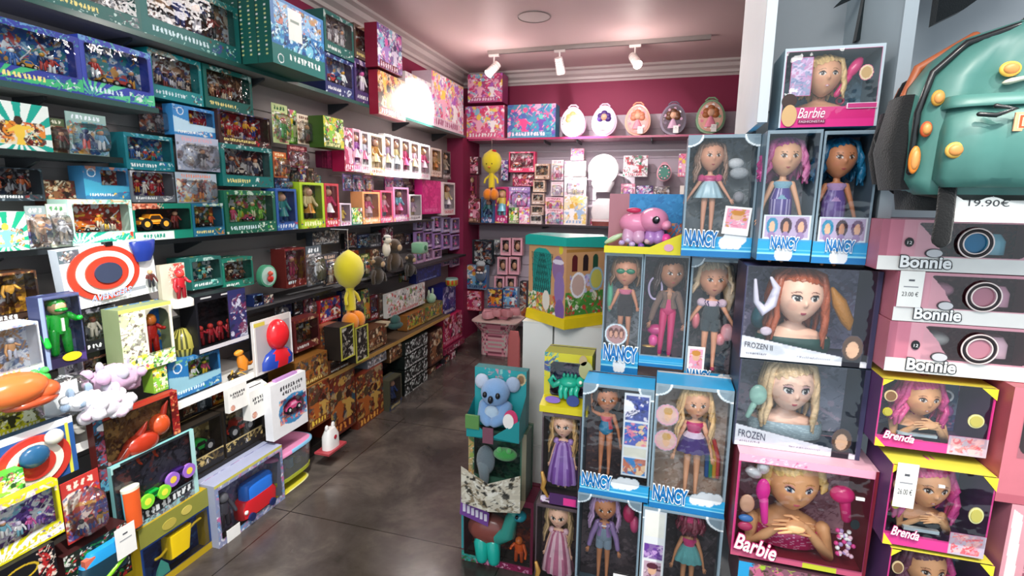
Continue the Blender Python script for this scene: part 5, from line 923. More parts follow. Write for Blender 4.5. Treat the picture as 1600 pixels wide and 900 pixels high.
t = thing('clear_bag', 'crumpled clear plastic bag glaring white left of the plush pile', 'plastic bag', tuple(pix(105, 650, x=-1.98))); sub(t, 'film', 'blister', lambda m: m.ell((0, 0, .07), (.04, .09, .075), '#ffffff', 20, 14, jit=.10, seed=4)); sub(t, 'paper_insert', 'card', lambda m: m.box(-.01, -.06, .01, -.006, .05, .12, '#e8ecec'))
def pr(name, label, cat, px, py, X, f, fin='plastic', pn='body'): return plushthing(name, label, cat, px, py, X, [(pn, (fin, f))])
pr('toy_spider', 'black and gold long-legged toy left of the white boxes', 'toy', 365, 600, -2.02, lambda m: (m.ell((0, 0, .04), (.02, .03, .016), '#2a2218'), [m.tube([(0, 0, .04), (.02, .03 * math.cos(a), .04 + .04 * math.sin(a) + .01), (.03, .055 * math.cos(a), .03 + .05 * math.sin(a))], [.006, .005, .002], '#c8a24a' if i % 2 else '#3a3024', 6) for i, a in enumerate((-.5, .1, .7, 2.4, 3.0, 3.6))]))
pr('toy_dinosaur', 'orange standing toy dinosaur left of the red bust box', 'toy', 380, 578, -2.02, lambda m: (m.loft([(0, 0, 0, .02, .022), (.05, 0, 0, .024, .03), (.08, 0, -.01, .014, .016)], '#d8842a', 16), m.ell((0, -.02, .095), (.016, .028, .016), '#e0902c'), m.tube([(0, .02, .03), (0, .05, .02), (0, .07, .03)], [.014, .009, .003], '#c87424')))
t = pr('round_case', 'round mint green case with a small red toy in its lid, on the dark shelf', 'case', 421, 449, -2.13, lambda m: (m.cyl((-.03, 0, .065), (.0, 0, .065), .062, .062, '#5aa884', 32), m.cyl((0, 0, .065), (.003, 0, .065), .052, .052, '#b8d8cc', 32)), 'plastic', 'shell'); sub(t, 'red_toy', 'plastic', lambda m: (m.ell((.012, 0, .05), (.012, .022, .02), '#c8302c'), m.ell((.014, 0, .08), .014, '#d8503c')))
for px, py, c, s, lab in ((590, 442, '#3c3022', 1.1, 'dark brown plush monkey hanging beside the yellow chick'), (615, 420, '#4a3a28', 1.3, 'big brown plush ape hanging under the peach doll box'), (640, 430, '#2c241c', 1.0, 'almost black plush animal left of the green cube plush')):
    plushthing('plush_monkey', lab, 'plush toy', px, py, -2.05, [('body', lambda m: (m.ell((0, 0, .05 * s), (.045 * s, .045 * s, .06 * s), c, 16, 10, jit=.05), [m.tube([(0, q * .035 * s, .08 * s), (.01, q * .07 * s, .05 * s), (.015, q * .075 * s, .01)], .014 * s, c) for q in (-1, 1)])), ('head', lambda m: m.ell((.01, 0, .14 * s), .042 * s, c, 16, 10, jit=.04)), ('muzzle', lambda m: m.ell((.045 * s, 0, .13 * s), (.014, .024 * s, .02 * s), '#b89a72', 12, 8)), ('ear', lambda m: m.ell((0, .045 * s, .15 * s), .014 * s, '#a88a62')), ('ear', lambda m: m.ell((0, -.045 * s, .15 * s), .014 * s, '#a88a62'))])
plushthing('spotted_plush', 'white and black spotted plush hanging between the brown monkeys', 'plush toy', 604, 400, -2.0, [('body', lambda m: m.ell((0, 0, .05), (.03, .035, .055), (lambda: '#e8e0cc')(), 14, 9, jit=.06)), ('head', lambda m: m.ell((.01, 0, .12), .03, '#f0e8d4', 14, 9)), ('cap', lambda m: m.ell((.01, 0, .142), (.028, .028, .018), '#c8c8c0')), ('ear', lambda m: m.ell((.0, .03, .13), .012, '#1c1a18')), ('ear', lambda m: m.ell((0, -.03, .13), .012, '#1c1a18'))])
plushthing('cube_plush', 'pale green cube-shaped plush with leaves hanging near the lilac dolls', 'plush toy', 656, 396, -2.0, [('cube', lambda m: m.loft([(0, 0, 0, .045, .055, 6), (.01, 0, 0, .055, .065, 6), (.085, 0, 0, .055, .065, 6), (.095, 0, 0, .045, .055, 6)], lambda x, y, z: L('#7fb893') if z > .03 else L('#a8a888'), 24)), ('leaf', ('cloth', lambda m: m.ell((.055, 0, .05), (.008, .03, .022), '#2a6a44'))), ('hanging_cord', ('cloth', lambda m: m.tube([(0, 0, .09), (0, 0, .16)], .0015, '#d8c8c0', 5)))])
plushthing('alien_plush', 'round mint plush head with tall ears, right of the grey game box', 'plush toy', 674, 474, -2.10, [('head', lambda m: m.ell((0, 0, .05), (.045, .052, .048), '#9ac0a0', 18, 12)), ('ear', lambda m: m.ell((0, -.05, .10), (.01, .018, .04), '#a8b8a0')), ('ear', lambda m: m.ell((0, .03, .11), (.01, .014, .035), '#a8b8a0')), ('eye', ('plastic', lambda m: m.ell((.042, .02, .045), (.008, .012, .016), '#14181a')))])
t = pr('patterned_pot', 'round case with an orange zigzag print on the dark blue box', 'case', 706, 446, -2.03, lambda m: m.loft([(0, 0, 0, .05, .06), (.015, 0, 0, .062, .075), (.06, 0, 0, .062, .075), (.075, 0, 0, .055, .066)], lambda x, y, z: L('#c8502a') if .015 < z < .05 and math.sin(math.atan2(y, x) * 10) > 0 else (L('#8ab0a8') if z > .05 else L('#a8a03a')), 40), 'plastic', 'bowl')
pr('blue_cap_pile', 'dark teal knitted cap beside the mustard printed boxes', 'cap', 618, 512, -1.98, lambda m: (m.ell((0, 0, .02), (.05, .075, .03), '#2a4a48', 20, 10, jit=.05), m.ell((0, 0, .06), (.035, .05, .04), '#30524e', 18, 10, jit=.05)), 'cloth', 'crown')
t = thing('wooden_display', 'slanting dark wooden stand under the teal cap', 'stand', tuple(pix(590, 520, x=-2.1))); sub(t, 'plank', 'paint', lambda m: m.box(-.02, 0, 0, .0, .03, .06, '#4a3424')); sub(t, 'top_board', 'paint', lambda m: m.box(-.05, -.03, .06, .09, .12, .07, '#b0a488'))
t = plushthing('cat_carrier', 'white cat-faced bag in a clear wedge pack on the floor by the tubs', 'toy bag', 517, 698, -1.87, [('bag', ('plastic', lambda m: m.loft([(0, 0, 0, .035, .06, 3), (.08, 0, 0, .035, .055, 3), (.12, 0, 0, .02, .035, 3)], '#e4e2e0', 24))), ('ear', ('plastic', lambda m: m.ell((0, .03, .13), (.01, .014, .02), '#e4e2e0'))), ('ear', ('plastic', lambda m: m.ell((0, -.03, .13), (.01, .014, .02), '#e4e2e0'))), ('heart_patch', ('plastic', lambda m: m.ell((.036, 0, .07), (.004, .014, .014), '#b02a3a'))), ('tray', ('card', lambda m: m.box(-.05, -.09, -.012, .05, .09, 0, '#a84048')))])
# low front row at the bottom left
def x_(root, w, h, d, R):
    sub(root, 'toy_blaster', 'plastic', lambda m: (m.loft([(h * .3, w * .5, -.01, w * .40, .02, 4), (h * .66, w * .55, -.012, w * .38, .024, 4), (h * .84, w * .6, -.01, w * .28, .018, 4)], lambda x, y, z: L('#2a9ad8') if z > h * .5 else L('#1c3a4a'), 28), m.tube([(w * .2, -.03, h * .1), (w * .85, -.03, h * .5)], .008, '#8ad82a'), m.box(w * .2, -.03, h * .66, w * .36, -.01, h * .8, '#d8705a')))
    price_card(root, w * .82, h * .78, w * .34, h * .58, None, -.042)
cust('box with a blue and lime toy blaster and a white price card, bottom left', LB(100, 214, 838, 925, -1.88), .1, '#17241c', lambda A, R: A.busy(R, 0, 0, 1, 1, ['#1c2a22', '#2a8a3a', '#16181a', '#b82a2a', '#e8e8e0'], 50, .08), None, '#3a1a1a', 'boxed_blaster', extra=x_, snap=False)
cust('black box with a plain yellow oval at the bottom left corner', LB(-20, 92, 868, 930, -1.84), .08, '#15151a', lambda A, R: (A.ell(.45, .6, .28, .22, '#c8a82a').ell(.45, .6, .24, .17, '#1a1a1c'), A.busy(R, .7, 0, 1, 1, ['#b82a2a', '#e8d8c8', '#15151a'], 20, .1)), None, '#15151a', 'boxed_toy', snap=False)

# more packs crowding the tiers behind the yellow chick
CN = dict(fire=('orange-red', '#8a3a1c', '#f0c070'), hero=('red and blue', '#7a1f2a', '#d8d8e8'), jungle=('olive green', '#3f4a22', '#d8d090'), dark=('black', '#1a1a20', '#b0b0b8'), brown=('brown', '#4a3022', '#d0b890'), city=('tan', '#6a4c3a', '#e0d0c0'), teal=('teal', '#12605c', '#c0e4dc'), blue=('navy', '#1c2c5c', '#a8c0e0'), grey=('grey', '#5a6068', '#e4e8ec'), maroon=('wine-red', '#5c1a30', '#e0a0b0'), purple=('violet', '#4a3270', '#c8b8e0'), green=('green', '#2a6a34', '#d0e8b0'))
ORD = ('leftmost', 'second from the left', 'third from the left', 'fourth from the left', 'fifth from the left', 'middle', 'seventh from the left', 'fourth from the right', 'third from the right', 'second from the right', 'rightmost')
def tier(where, x0, x1, yt0, yt1, yb0, yb1, X, d, pals, styles, seed):
    R = random.Random(seed); n = len(pals); xs = [x0 + (x1 - x0) * (1 - (1 - i / n) ** 1.12) for i in range(n + 1)]
    for i, p in enumerate(pals):
        cn, mc, ac = CN[p]; t = i / n; top = yt0 + (yt1 - yt0) * t + R.uniform(-5, 7); bot = yb0 + (yb1 - yb0) * t
        st = styles[i % len(styles)]; kind = {'blister': 'blister pack', 'doll': 'window pack', 'flat': 'printed box', 'window': 'window box', 'wide': 'clear-fronted box'}[st]
        LR([(st, xs[i] + .5, xs[i + 1] - .5, top, bot, X - R.uniform(0, .02), d, p, mc, ac, 1, '%s %s, %s %s' % (cn, kind, ORD[round(i * 10 / max(1, n - 1))] if n == 11 else ORD[i] if i < n - 1 else 'rightmost', where), 'hanging_pack' if st == 'blister' else 'boxed_game', 'toy pack' if st == 'blister' else 'toy box', dict(hung=1))])
tier('on the dark shelf behind the yellow chick', 530, 648, 392, 398, 446, 438, -2.19, .04, ['dark', 'fire', 'jungle', 'brown', 'dark', 'city', 'jungle', 'brown'], ['blister', 'window', 'blister', 'flat'], 3)
tier('of the tier below the dark shelf', 534, 603, 456, 456, 503, 496, -2.13, .04, ['blue', 'dark', 'jungle', 'hero', 'brown'], ['wide', 'blister', 'flat', 'window'], 4)
tier('under the long shelf by the brown monkeys', 538, 646, 362, 358, 388, 380, -2.24, .03, ['dark', 'blue', 'grey', 'maroon', 'brown', 'dark'], ['flat', 'blister', 'window'], 5)
tier('of the row above the low wooden-edged shelf', 576, 634, 500, 496, 512, 508, -2.13, .04, ['brown', 'fire', 'jungle', 'teal'], ['flat', 'window'], 6)
tier('in the row above the hot-pink box', 600, 655, 282, 283, 300, 300, -2.24, .03, ['purple', 'hero', 'city', 'maroon'], ['blister', 'doll'], 7)
tier('above the lime green doll box', 452, 502, 264, 268, 286, 286, -2.2, .03, ['dark', 'hero', 'brown', 'teal'], ['blister', 'flat'], 8)
tier('of the packs under the red side box', 458, 500, 462, 466, 492, 492, -2.14, .05, ['dark', 'maroon', 'blue'], ['window', 'blister'], 9)
tier('right of the small winged figures box', 396, 456, 458, 462, 492, 492, -2.13, .05, ['blue', 'dark', 'grey', 'blue'], ['window', 'flat', 'blister'], 10)
tier('in the dark recess left of the yellow chick', 400, 480, 508, 506, 560, 548, -2.13, .05, ['dark', 'brown', 'dark', 'fire'], ['flat', 'window'], 11)
tier('of the row over the black truck boxes', 285, 352, 622, 612, 650, 640, -2.1, .05, ['brown', 'grey', 'fire'], ['flat', 'window'], 12)
tier('along the floor beyond the black and white packs', 670, 712, 577, 545, 604, 566, -2.0, .12, ['brown', 'maroon', 'dark', 'maroon'], ['flat'], 13)
settle()
# ------------------------------------------------------------------ back wall
YB = 5.5
def BR(rows):
    for k, q in enumerate(rows):
        st, xl, xr, yt, yb, Y, d, pal, main, acc, nf, label, name, cat = q[:14]; o = dict(q[14]) if len(q) > 14 else {}
        Y = YB - .003 if Y is None else Y; (a, b, z0), w, h = rectB(xl, xr, yt, yb, Y)
        hk = o.pop('hung', 0)
        if not hk:
            for s in (2.245, 1.335):
                if abs(z0 - s) < .09: z0 = s + .0006; break
        stock(st, ((a, min(Y, YW - .02 - d), z0), w, h), d, pal, label, name, cat, seed=k + len(USED) + 900, rz=0, main=main, accent=acc, figs=nf, hooked=bool(hk), **o)
BR([
 ('flat', 727, 788, 162, 213, None, .2, 'candy', '#d8608a', '#ffffff', 0, 'pink princess-print box, first on the upper back shelf', 'boxed_doll_set', 'toy box'),
 ('flat', 731, 785, 115, 160, None, .2, 'candy', '#b04a80', '#f0d8e8', 0, 'smaller pink printed box stacked on the princess-print box', 'boxed_doll_set', 'toy box'),
 ('flat', 793, 868, 161, 213, None, .2, ['#2a8ab8', '#e83a80', '#6a3aa0', '#5ac0b0', '#3a5aa8', '#f0a0c0', '#2a6a9a'], '#3a8aa8', '#f8e0ec', 0, 'sea-blue and pink mermaid-print box beside the oval cases', 'boxed_doll_set', 'toy box'),
 ('wide', 795, 838, 237, 269, 5.6, .1, 'maroon', '#d83a68', '#ffd0dc', 2, 'rose-red hanging case right of the yellow chick', 'toy_case', 'toy case', dict(hung=1)),
 ('flat', 801, 834, 271, 291, 5.66, .08, 'maroon', '#8a2a48', '#f0a8b8', 0, 'dark rose pack under the rose-red case', 'hanging_pack', 'toy pack', dict(hung=1)),
 ('blister', 795, 828, 292, 326, 5.66, .04, 'purple', '#a890c8', '#ffffff', 1, 'lilac blister pack under the dark rose pack', 'blister_pack', 'toy pack', dict(hung=1)),
 ('flat', 783, 794, 250, 282, 5.7, .05, 'purple', '#5a2a6a', '#e0b8e8', 0, 'narrow purple pack behind the chick plush', 'hanging_pack', 'toy pack', dict(hung=1)),
 ('flat', 724, 747, 245, 272, 5.6, .1, 'maroon', '#5a2030', '#c87a8a', 0, 'dim red pack in the corner, upper of three', 'hanging_pack', 'toy pack', dict(hung=1)),
 ('doll', 724, 745, 274, 310, 5.6, .08, 'maroon', '#7a2a40', '#e8a0b0', 1, 'dim red doll pack in the corner, middle of three', 'hanging_pack', 'toy pack', dict(hung=1)),
 ('flat', 722, 750, 314, 351, 5.55, .1, 'maroon', '#6a4a3a', '#c8a088', 0, 'dim red and olive pack in the corner, lowest of three', 'boxed_game', 'toy box'),
 ('doll', 752, 772, 312, 352, 5.55, .1, 'blue', '#3a6a9a', '#e8d8e8', 1, 'blue doll box under the feet of the chick plush', 'boxed_doll', 'doll box'),
 ('doll', 774, 793, 296, 352, 5.6, .1, 'candy', '#c82a70', '#ffd8e8', 1, 'crimson pink doll box on the lower back shelf', 'boxed_doll', 'doll box'),
 ('flat', 795, 810, 329, 354, 5.55, .1, 'green', '#8aa07a', '#f0e8d0', 0, 'small greenish box on the lower back shelf', 'boxed_game', 'toy box'),
 ('flat', 811, 828, 329, 355, 5.55, .1, 'candy', '#e0a8b8', '#ffffff', 0, 'small pale pink box next to the greenish one on the lower back shelf', 'boxed_game', 'toy box'),
 ('window', 833, 858, 256, 280, 5.6, .08, 'brown', '#c8a890', '#ffffff', 1, 'tan and pink window box, topmost of the column left of the glare', 'boxed_doll', 'doll box', dict(hung=1)),
 ('window', 833, 851, 282, 300, 5.6, .08, 'brown', '#d8c0a8', '#8a5a4a', 1, 'tan window box, second of the column left of the glare', 'boxed_doll', 'doll box', dict(hung=1)),
 ('window', 831, 850, 302, 319, 5.6, .08, 'brown', '#d0b8a8', '#8a5a4a', 1, 'tan window box, third of the column left of the glare', 'boxed_doll', 'doll box', dict(hung=1)),
 ('window', 829, 849, 321, 338, 5.6, .08, 'brown', '#c0a898', '#8a5a4a', 1, 'tan window box, fourth of the column left of the glare', 'boxed_doll', 'doll box', dict(hung=1)),
 ('window', 828, 846, 339, 355, 5.6, .08, 'grey', '#d8d0c8', '#5a4a4a', 1, 'pale box, lowest of the column left of the glare', 'boxed_doll', 'doll box'),
 ('blister', 862, 880, 250, 282, 5.65, .03, 'white', '#f4ecec', '#c8a0b0', 1, 'white blister pack with a peaked top at the left of the glare', 'blister_pack', 'toy pack', dict(hung=1)),
 ('blister', 861, 880, 284, 306, 5.65, .03, 'white', '#f0e0e4', '#d8a8b8', 1, 'white blister pack below the peaked one', 'blister_pack', 'toy pack', dict(hung=1)),
 ('blister', 852, 880, 308, 330, 5.65, .03, 'candy', '#f0c8d4', '#b0506a', 2, 'pale pink blister pack with red pieces, third down at the glare', 'blister_pack', 'toy pack', dict(hung=1)),
 ('blister', 852, 880, 332, 356, 5.6, .04, 'candy', '#e8c8d0', '#a8405a', 2, 'pink blister pack with red pieces on the shelf at the glare', 'blister_pack', 'toy pack'),
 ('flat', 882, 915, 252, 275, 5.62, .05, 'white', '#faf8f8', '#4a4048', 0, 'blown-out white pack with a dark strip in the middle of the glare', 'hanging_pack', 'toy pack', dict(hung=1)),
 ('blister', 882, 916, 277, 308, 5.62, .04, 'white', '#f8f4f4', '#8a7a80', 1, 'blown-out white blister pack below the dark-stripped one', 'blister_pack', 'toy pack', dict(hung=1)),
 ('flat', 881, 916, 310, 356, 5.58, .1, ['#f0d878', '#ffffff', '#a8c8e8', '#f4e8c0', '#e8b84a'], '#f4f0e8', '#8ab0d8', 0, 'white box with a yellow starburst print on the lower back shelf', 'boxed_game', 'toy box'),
 ('flat', 892, 912, 232, 250, 5.66, .04, 'candy', '#e8a8b8', '#ffffff', 0, 'small pink pack hanging above the glare', 'hanging_pack', 'toy pack', dict(hung=1)),
 ('flat', 974, 1012, 243, 276, 5.62, .08, ['#f4f0f2', '#f4f0f2', '#c83a4a', '#3a8a6a', '#8a4a5a', '#ffffff'], '#f2ecf0', '#c8405a', 0, 'white hanging bag with a red and green print, right of the glaring oval', 'toy_bag', 'toy bag', dict(hung=1)),
 ('flat', 1060, 1084, 240, 276, 5.62, .06, 'candy', '#e890a8', '#ffffff', 0, 'pink swirl-print bag beside the tall doll box', 'toy_bag', 'toy bag', dict(hung=1)),
 ('blister', 970, 992, 287, 312, 5.66, .03, 'candy', '#d890a8', '#ffffff', 1, 'pink blister pack behind the pink plastic animal', 'blister_pack', 'toy pack', dict(hung=1)),
 ('flat', 994, 1020, 290, 306, 5.66, .05, 'purple', '#5a3a6a', '#d8c0e0', 0, 'dark violet pack above the blue backing card', 'hanging_pack', 'toy pack', dict(hung=1)),
 ('flat', 1022, 1046, 291, 306, 5.66, .05, 'grey', '#7a6a70', '#e8d8dc', 0, 'grey and pink pack above the blue backing card', 'hanging_pack', 'toy pack', dict(hung=1)),
 ('flat', 1062, 1078, 290, 318, 5.6, .02, ['#f0e8dc', '#f4eee4', '#e8e0d4'], '#efe7da', '#d8c8b8', 0, 'plain cream card hanging beside the tall doll box', 'price_tag', 'card', dict(hung=1)),
 ('flat', 922, 944, 352, 362, 5.6, .1, 'maroon', '#a8707a', '#f4e0e4', 0, 'small dull pink box below the white cake-shaped case', 'boxed_game', 'toy box'),
 # below the lower back shelf
 ('wide', 738, 770, 375, 412, 5.66, .08, 'dark', '#1c2a30', '#8a9aa0', 2, 'dark teal hanging pack under the lower back shelf', 'hanging_pack', 'toy pack', dict(hung=1)),
 ('blister', 772, 782, 374, 398, 5.68, .03, 'grey', '#8a9a98', '#e8f0e8', 1, 'grey-green pack between the dark teal pack and the portrait boxes', 'blister_pack', 'toy pack', dict(hung=1)),
 ('flat', 730, 760, 415, 452, 5.5, .1, 'blue', '#6a88a8', '#2a4a6a', 0, 'slate-blue printed box under the dark teal pack', 'boxed_game', 'toy box', dict(hung=1)),
 ('flat', 762, 784, 452, 480, 5.5, .1, 'fire', '#3a6a9a', '#e84a3a', 0, 'blue and red box below the portrait boxes', 'boxed_game', 'toy box', dict(hung=1)),
 ('flat', 786, 808, 450, 482, 5.5, .1, 'blue', '#7a98b0', '#2a3a5a', 0, 'grey-blue box beside the blue and red one, behind the teal playhouse', 'boxed_game', 'toy box', dict(hung=1)),
 ('flat', 726, 752, 455, 485, 5.5, .1, 'maroon', '#c8405a', '#f8d0d8', 0, 'coral pink box left of the floral basket', 'boxed_game', 'toy box', dict(hung=1)),
 ('flat', 812, 822, 440, 500, 5.7, .1, 'dark', '#22222a', '#8a8a98', 0, 'dark upright box just behind the teal playhouse', 'boxed_game', 'toy box', dict(hung=1)),
])
for i in range(3):
    for j in range(2):
        a = 782 + j * 18 - i * 5; y = 372 + i * 30
        (p, q, z0), w, h = rectB(a, a + 16, y, y + 27, 5.62)
        def ex(root, w, h, d, R, i=i, j=j):
            m = MB(); m.ell((w * .5, d * .4, h * .5), (w * .24, .02, h * .22), '#d8a888', 12, 8); m.build('toy_head', 'skin', root); m = MB(); m.ell((w * .5, d * .5, h * .55), (w * .34, .02, h * .32), ('#2a1a18', '#4a2a1c', '#1c1414')[(i + j) % 3], 12, 8); m.build('hair', 'hair', root)
        cust('small pink box with a dark-haired portrait, %s of the %s row under the back shelf' % (('left', 'right')[j], ('top', 'middle', 'bottom')[i]), ((p, 5.62, z0), w, h), .07, '#e0a8b4', lambda A, R: A.cut(.16, .16, .84, .9, .02), ['#f4e8e8', '#2a1a20', '#c8a098'], '#d0909c', 'portrait_box', 'doll box', rz=0, extra=ex, snap=False)
settle()
bw = thing('wall_hook_rail', 'thin metal rail holding the hanging packs above the lower back shelf', 'rail', (-2.1, 5.836, 2.12)); m = MB(); m.box(0, 0, 0, 2.6, .008, .015, '#a8a0a8'); m.build('rail', 'metal', bw)
# oval vanity cases
def egg(label, px, py, Y, k, rim, face, hairc, face2=None, tag_=0, hung=False):
    p = pix(px, py, y=Y)
    if not hung: p.z = 2.246
    r = thing('oval_case', label, 'toy case', tuple(p)); H = .30 * k; W_ = .125 * k
    prof = lambda g: (W_ * math.cos(g) * (1 - .12 * math.sin(g)), H / 2 + H / 2 * math.sin(g)); N_ = 40
    poly = [prof(2 * PI * i / N_) for i in range(N_)]; inn = [(x * .84, H / 2 + (z - H / 2) * .86) for x, z in poly]
    sub(r, 'shell', 'plastic', lambda m: (m.prism(poly, 0, .10, rim), m.prism([(x * .9, H / 2 + (z - H / 2) * .9) for x, z in poly], -.012, 0, rim)))
    sub(r, 'printed_insert', 'card', lambda m: m.prism(inn, -.016, -.012, face)); 
    if hairc: sub(r, 'doll', 'skin', lambda m: (m.ell((0, -.02, H * .62), (W_ * .3, .02, H * .12), '#e0b090'), m.loft([(H * .2, 0, -.02, W_ * .42, .012), (H * .38, 0, -.02, W_ * .26, .012), (H * .5, 0, -.02, W_ * .1, .01)], face2 or '#f0c0d8', 16))); sub(r, 'hair', 'hair', lambda m: [m.ell((W_ * a, -.014, H * b), (W_ * .28, .02, H * .1), hairc, 10, 7) for a, b in ((0, .74), (-.28, .66), (.28, .66), (-.32, .56), (.32, .56))])
    R = random.Random(px)
    for a in np.linspace(0, 5.6, 9): sub(r, 'flower', 'card', lambda m: m.plate(W_ * .62 * math.cos(a), H / 2 + H * .34 * math.sin(a), .014 * k, .014 * k, -.0185, -.016, R.choice([rim, face2 or '#f4a0c0', '#ffffff']), 8))
    sub(r, 'handle', 'plastic', lambda m: m.tube([(-W_ * .4, .02, H * .985), (-W_ * .2, .02, H * 1.06), (W_ * .2, .02, H * 1.06), (W_ * .4, .02, H * .985)], .008 * k, rim))
    sub(r, 'clear_front', 'blister', lambda m: m.loft([(-.03, 0, H / 2, W_ * .7, H * .38), (-.018, 0, H / 2, W_ * .86, H * .44)], '#ffffff', 24, caps=False, fn=lambda x, y, z: (x, z, y)))
    if tag_: price_card(r, W_ * .25, H * .16, .05, .07, None, -.035)
    return r
egg('white oval case with a dark bow and blond doll, leftmost oval case', 894, 214, 5.52, 1.0, '#f0dcea', '#f8f4f6', '#e8c880', '#f8e8f0')
egg('white oval case with a dark purple-haired doll on the upper back shelf', 943, 214, 5.52, 1.0, '#e8c8e0', '#faf4f8', '#4a2a7a', '#ffffff')
egg('pink oval case with orange top and swirling doll print on the upper back shelf', 995, 214, 5.52, 1.0, '#e8a080', '#e8b0a8', '#d88a6a', '#e890a0', 1)
egg('dark grey oval case with a flower-rimmed brown doll on the upper back shelf', 1050, 214, 5.52, .98, '#7a6a80', '#5a4a58', '#6a4630', '#c8a0b8', 1)
egg('green and orange oval case, last at the right of the upper back shelf', 1108, 214, 5.52, 1.06, '#8ab08a', '#e8b8a0', '#b06a3a', '#e88aa0', 1)
egg('pink oval hanging case with a green print, right of the white bag', 1037, 283, 5.6, .58, '#e8a0b0', '#4a8a7a', None, '#e8a0b0', 0, True)
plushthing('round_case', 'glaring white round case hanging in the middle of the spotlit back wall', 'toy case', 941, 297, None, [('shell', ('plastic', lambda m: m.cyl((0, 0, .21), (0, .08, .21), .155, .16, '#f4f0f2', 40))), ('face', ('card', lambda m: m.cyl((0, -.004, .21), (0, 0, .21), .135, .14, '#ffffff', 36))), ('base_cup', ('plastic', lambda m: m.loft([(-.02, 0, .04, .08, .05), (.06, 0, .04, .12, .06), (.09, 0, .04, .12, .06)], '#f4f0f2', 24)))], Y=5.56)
plushthing('cake_case', 'white domed case with red-brown base bands on the lower back shelf', 'toy case', 941, 354, None, [('dome', ('plastic', lambda m: m.loft([(.08, 0, .05, .115, .06, 3), (.15, 0, .05, .13, .07, 3), (.24, 0, .05, .11, .06, 3), (.29, 0, .05, .06, .04, 3)], '#f0ecec', 28))), ('base_band', ('plastic', lambda m: m.loft([(0, 0, .05, .11, .06, 3), (.05, 0, .05, .12, .065, 3)], '#8a4a44', 28))), ('base_band', ('plastic', lambda m: m.loft([(.052, 0, .05, .12, .065, 3), (.078, 0, .05, .118, .064, 3)], '#ecd8d8', 28)))], Y=5.53)
plushthing('plush_bear', 'small plush bear with brown face and white bow tie under the back shelf', 'plush toy', 751, 440, None, [('body', lambda m: m.ell((0, 0, .06), (.06, .04, .06), '#5a7088')), ('head', lambda m: m.ell((0, -.01, .15), (.05, .04, .045), '#5a3428')), ('muzzle', lambda m: m.ell((0, -.05, .14), (.02, .015, .014), '#c8a088')), ('cap', lambda m: m.ell((0, 0, .20), (.055, .045, .035), '#b8c4c8')), ('bow', ('cloth', lambda m: (m.ell((-.02, -.04, .105), (.02, .01, .012), '#f0f0f0'), m.ell((.02, -.04, .105), (.02, .01, .012), '#f0f0f0'))))], Y=5.45)
# floral basket on the floor at the end of the aisle
p = pix(773, 556, z=0); t = thing('basket_stand', 'pink floral paper basket stand piled with little packs at the aisle end', 'display stand', (p.x, p.y, 0))
FL = lambda x, y, z: L(('#d88a9a', '#c8c0b8', '#8a4a5a', '#e0b0b4')[int(abs(math.sin(x * 190 + z * 130) * 2 + math.sin(y * 170 - z * 210) * 2)) % 4])
sub(t, 'base_box', 'card', lambda m: m.loft([(z, 0, .12, .16, .12, 8) for z in np.linspace(.0, .24, 12)], FL, 64)); sub(t, 'basket', 'card', lambda m: m.loft([(z, 0, .12, .16 + (z - .24) * .7, .13 + (z - .24) * .5, 6) for z in np.linspace(.24, .36, 8)], FL, 72, caps=False))
sub(t, 'rim', 'card', lambda m: m.loft([(.36, 0, .12, .25, .2, 6), (.372, 0, .12, .25, .2, 6)], '#d8c0b8', 40))
for k in range(9):
    a = k * 2.4; r_ = .05 + .015 * k; o = thing('wrapped_gift', 'small pink and cream wrapped pack heaped in the floral basket', 'gift pack', (p.x + r_ * math.cos(a), p.y + .12 + r_ * .8 * math.sin(a), .373 + .02 * (k % 3)), a, 'gift packs in the basket'); m = MB(); m.loft([(0, 0, 0, .055, .04, 5), (.03, 0, 0, .066, .05, 5), (.07, 0, 0, .05, .034, 5)], [FL, '#dca0a8', '#c88a90'][k % 3], 22); m.build('wrapping', 'card', o); m = MB(); m.box(-.052, -.003, .0695, .052, .003, .072, '#8a3a4a'); m.build('ribbon', 'satin', o)
t = thing('pink_toy_bag', 'small upright dusty pink packet standing behind the white pedestal boxes', 'toy pack', (pix(803, 560, y=4.4).x, 4.4, 0)); sub(t, 'packet', 'card', lambda m: m.loft([(0, 0, 0, .06, .03, 5), (.34, 0, 0, .055, .02, 5), (.42, 0, 0, .04, .01, 5)], '#c06a6a', 20))
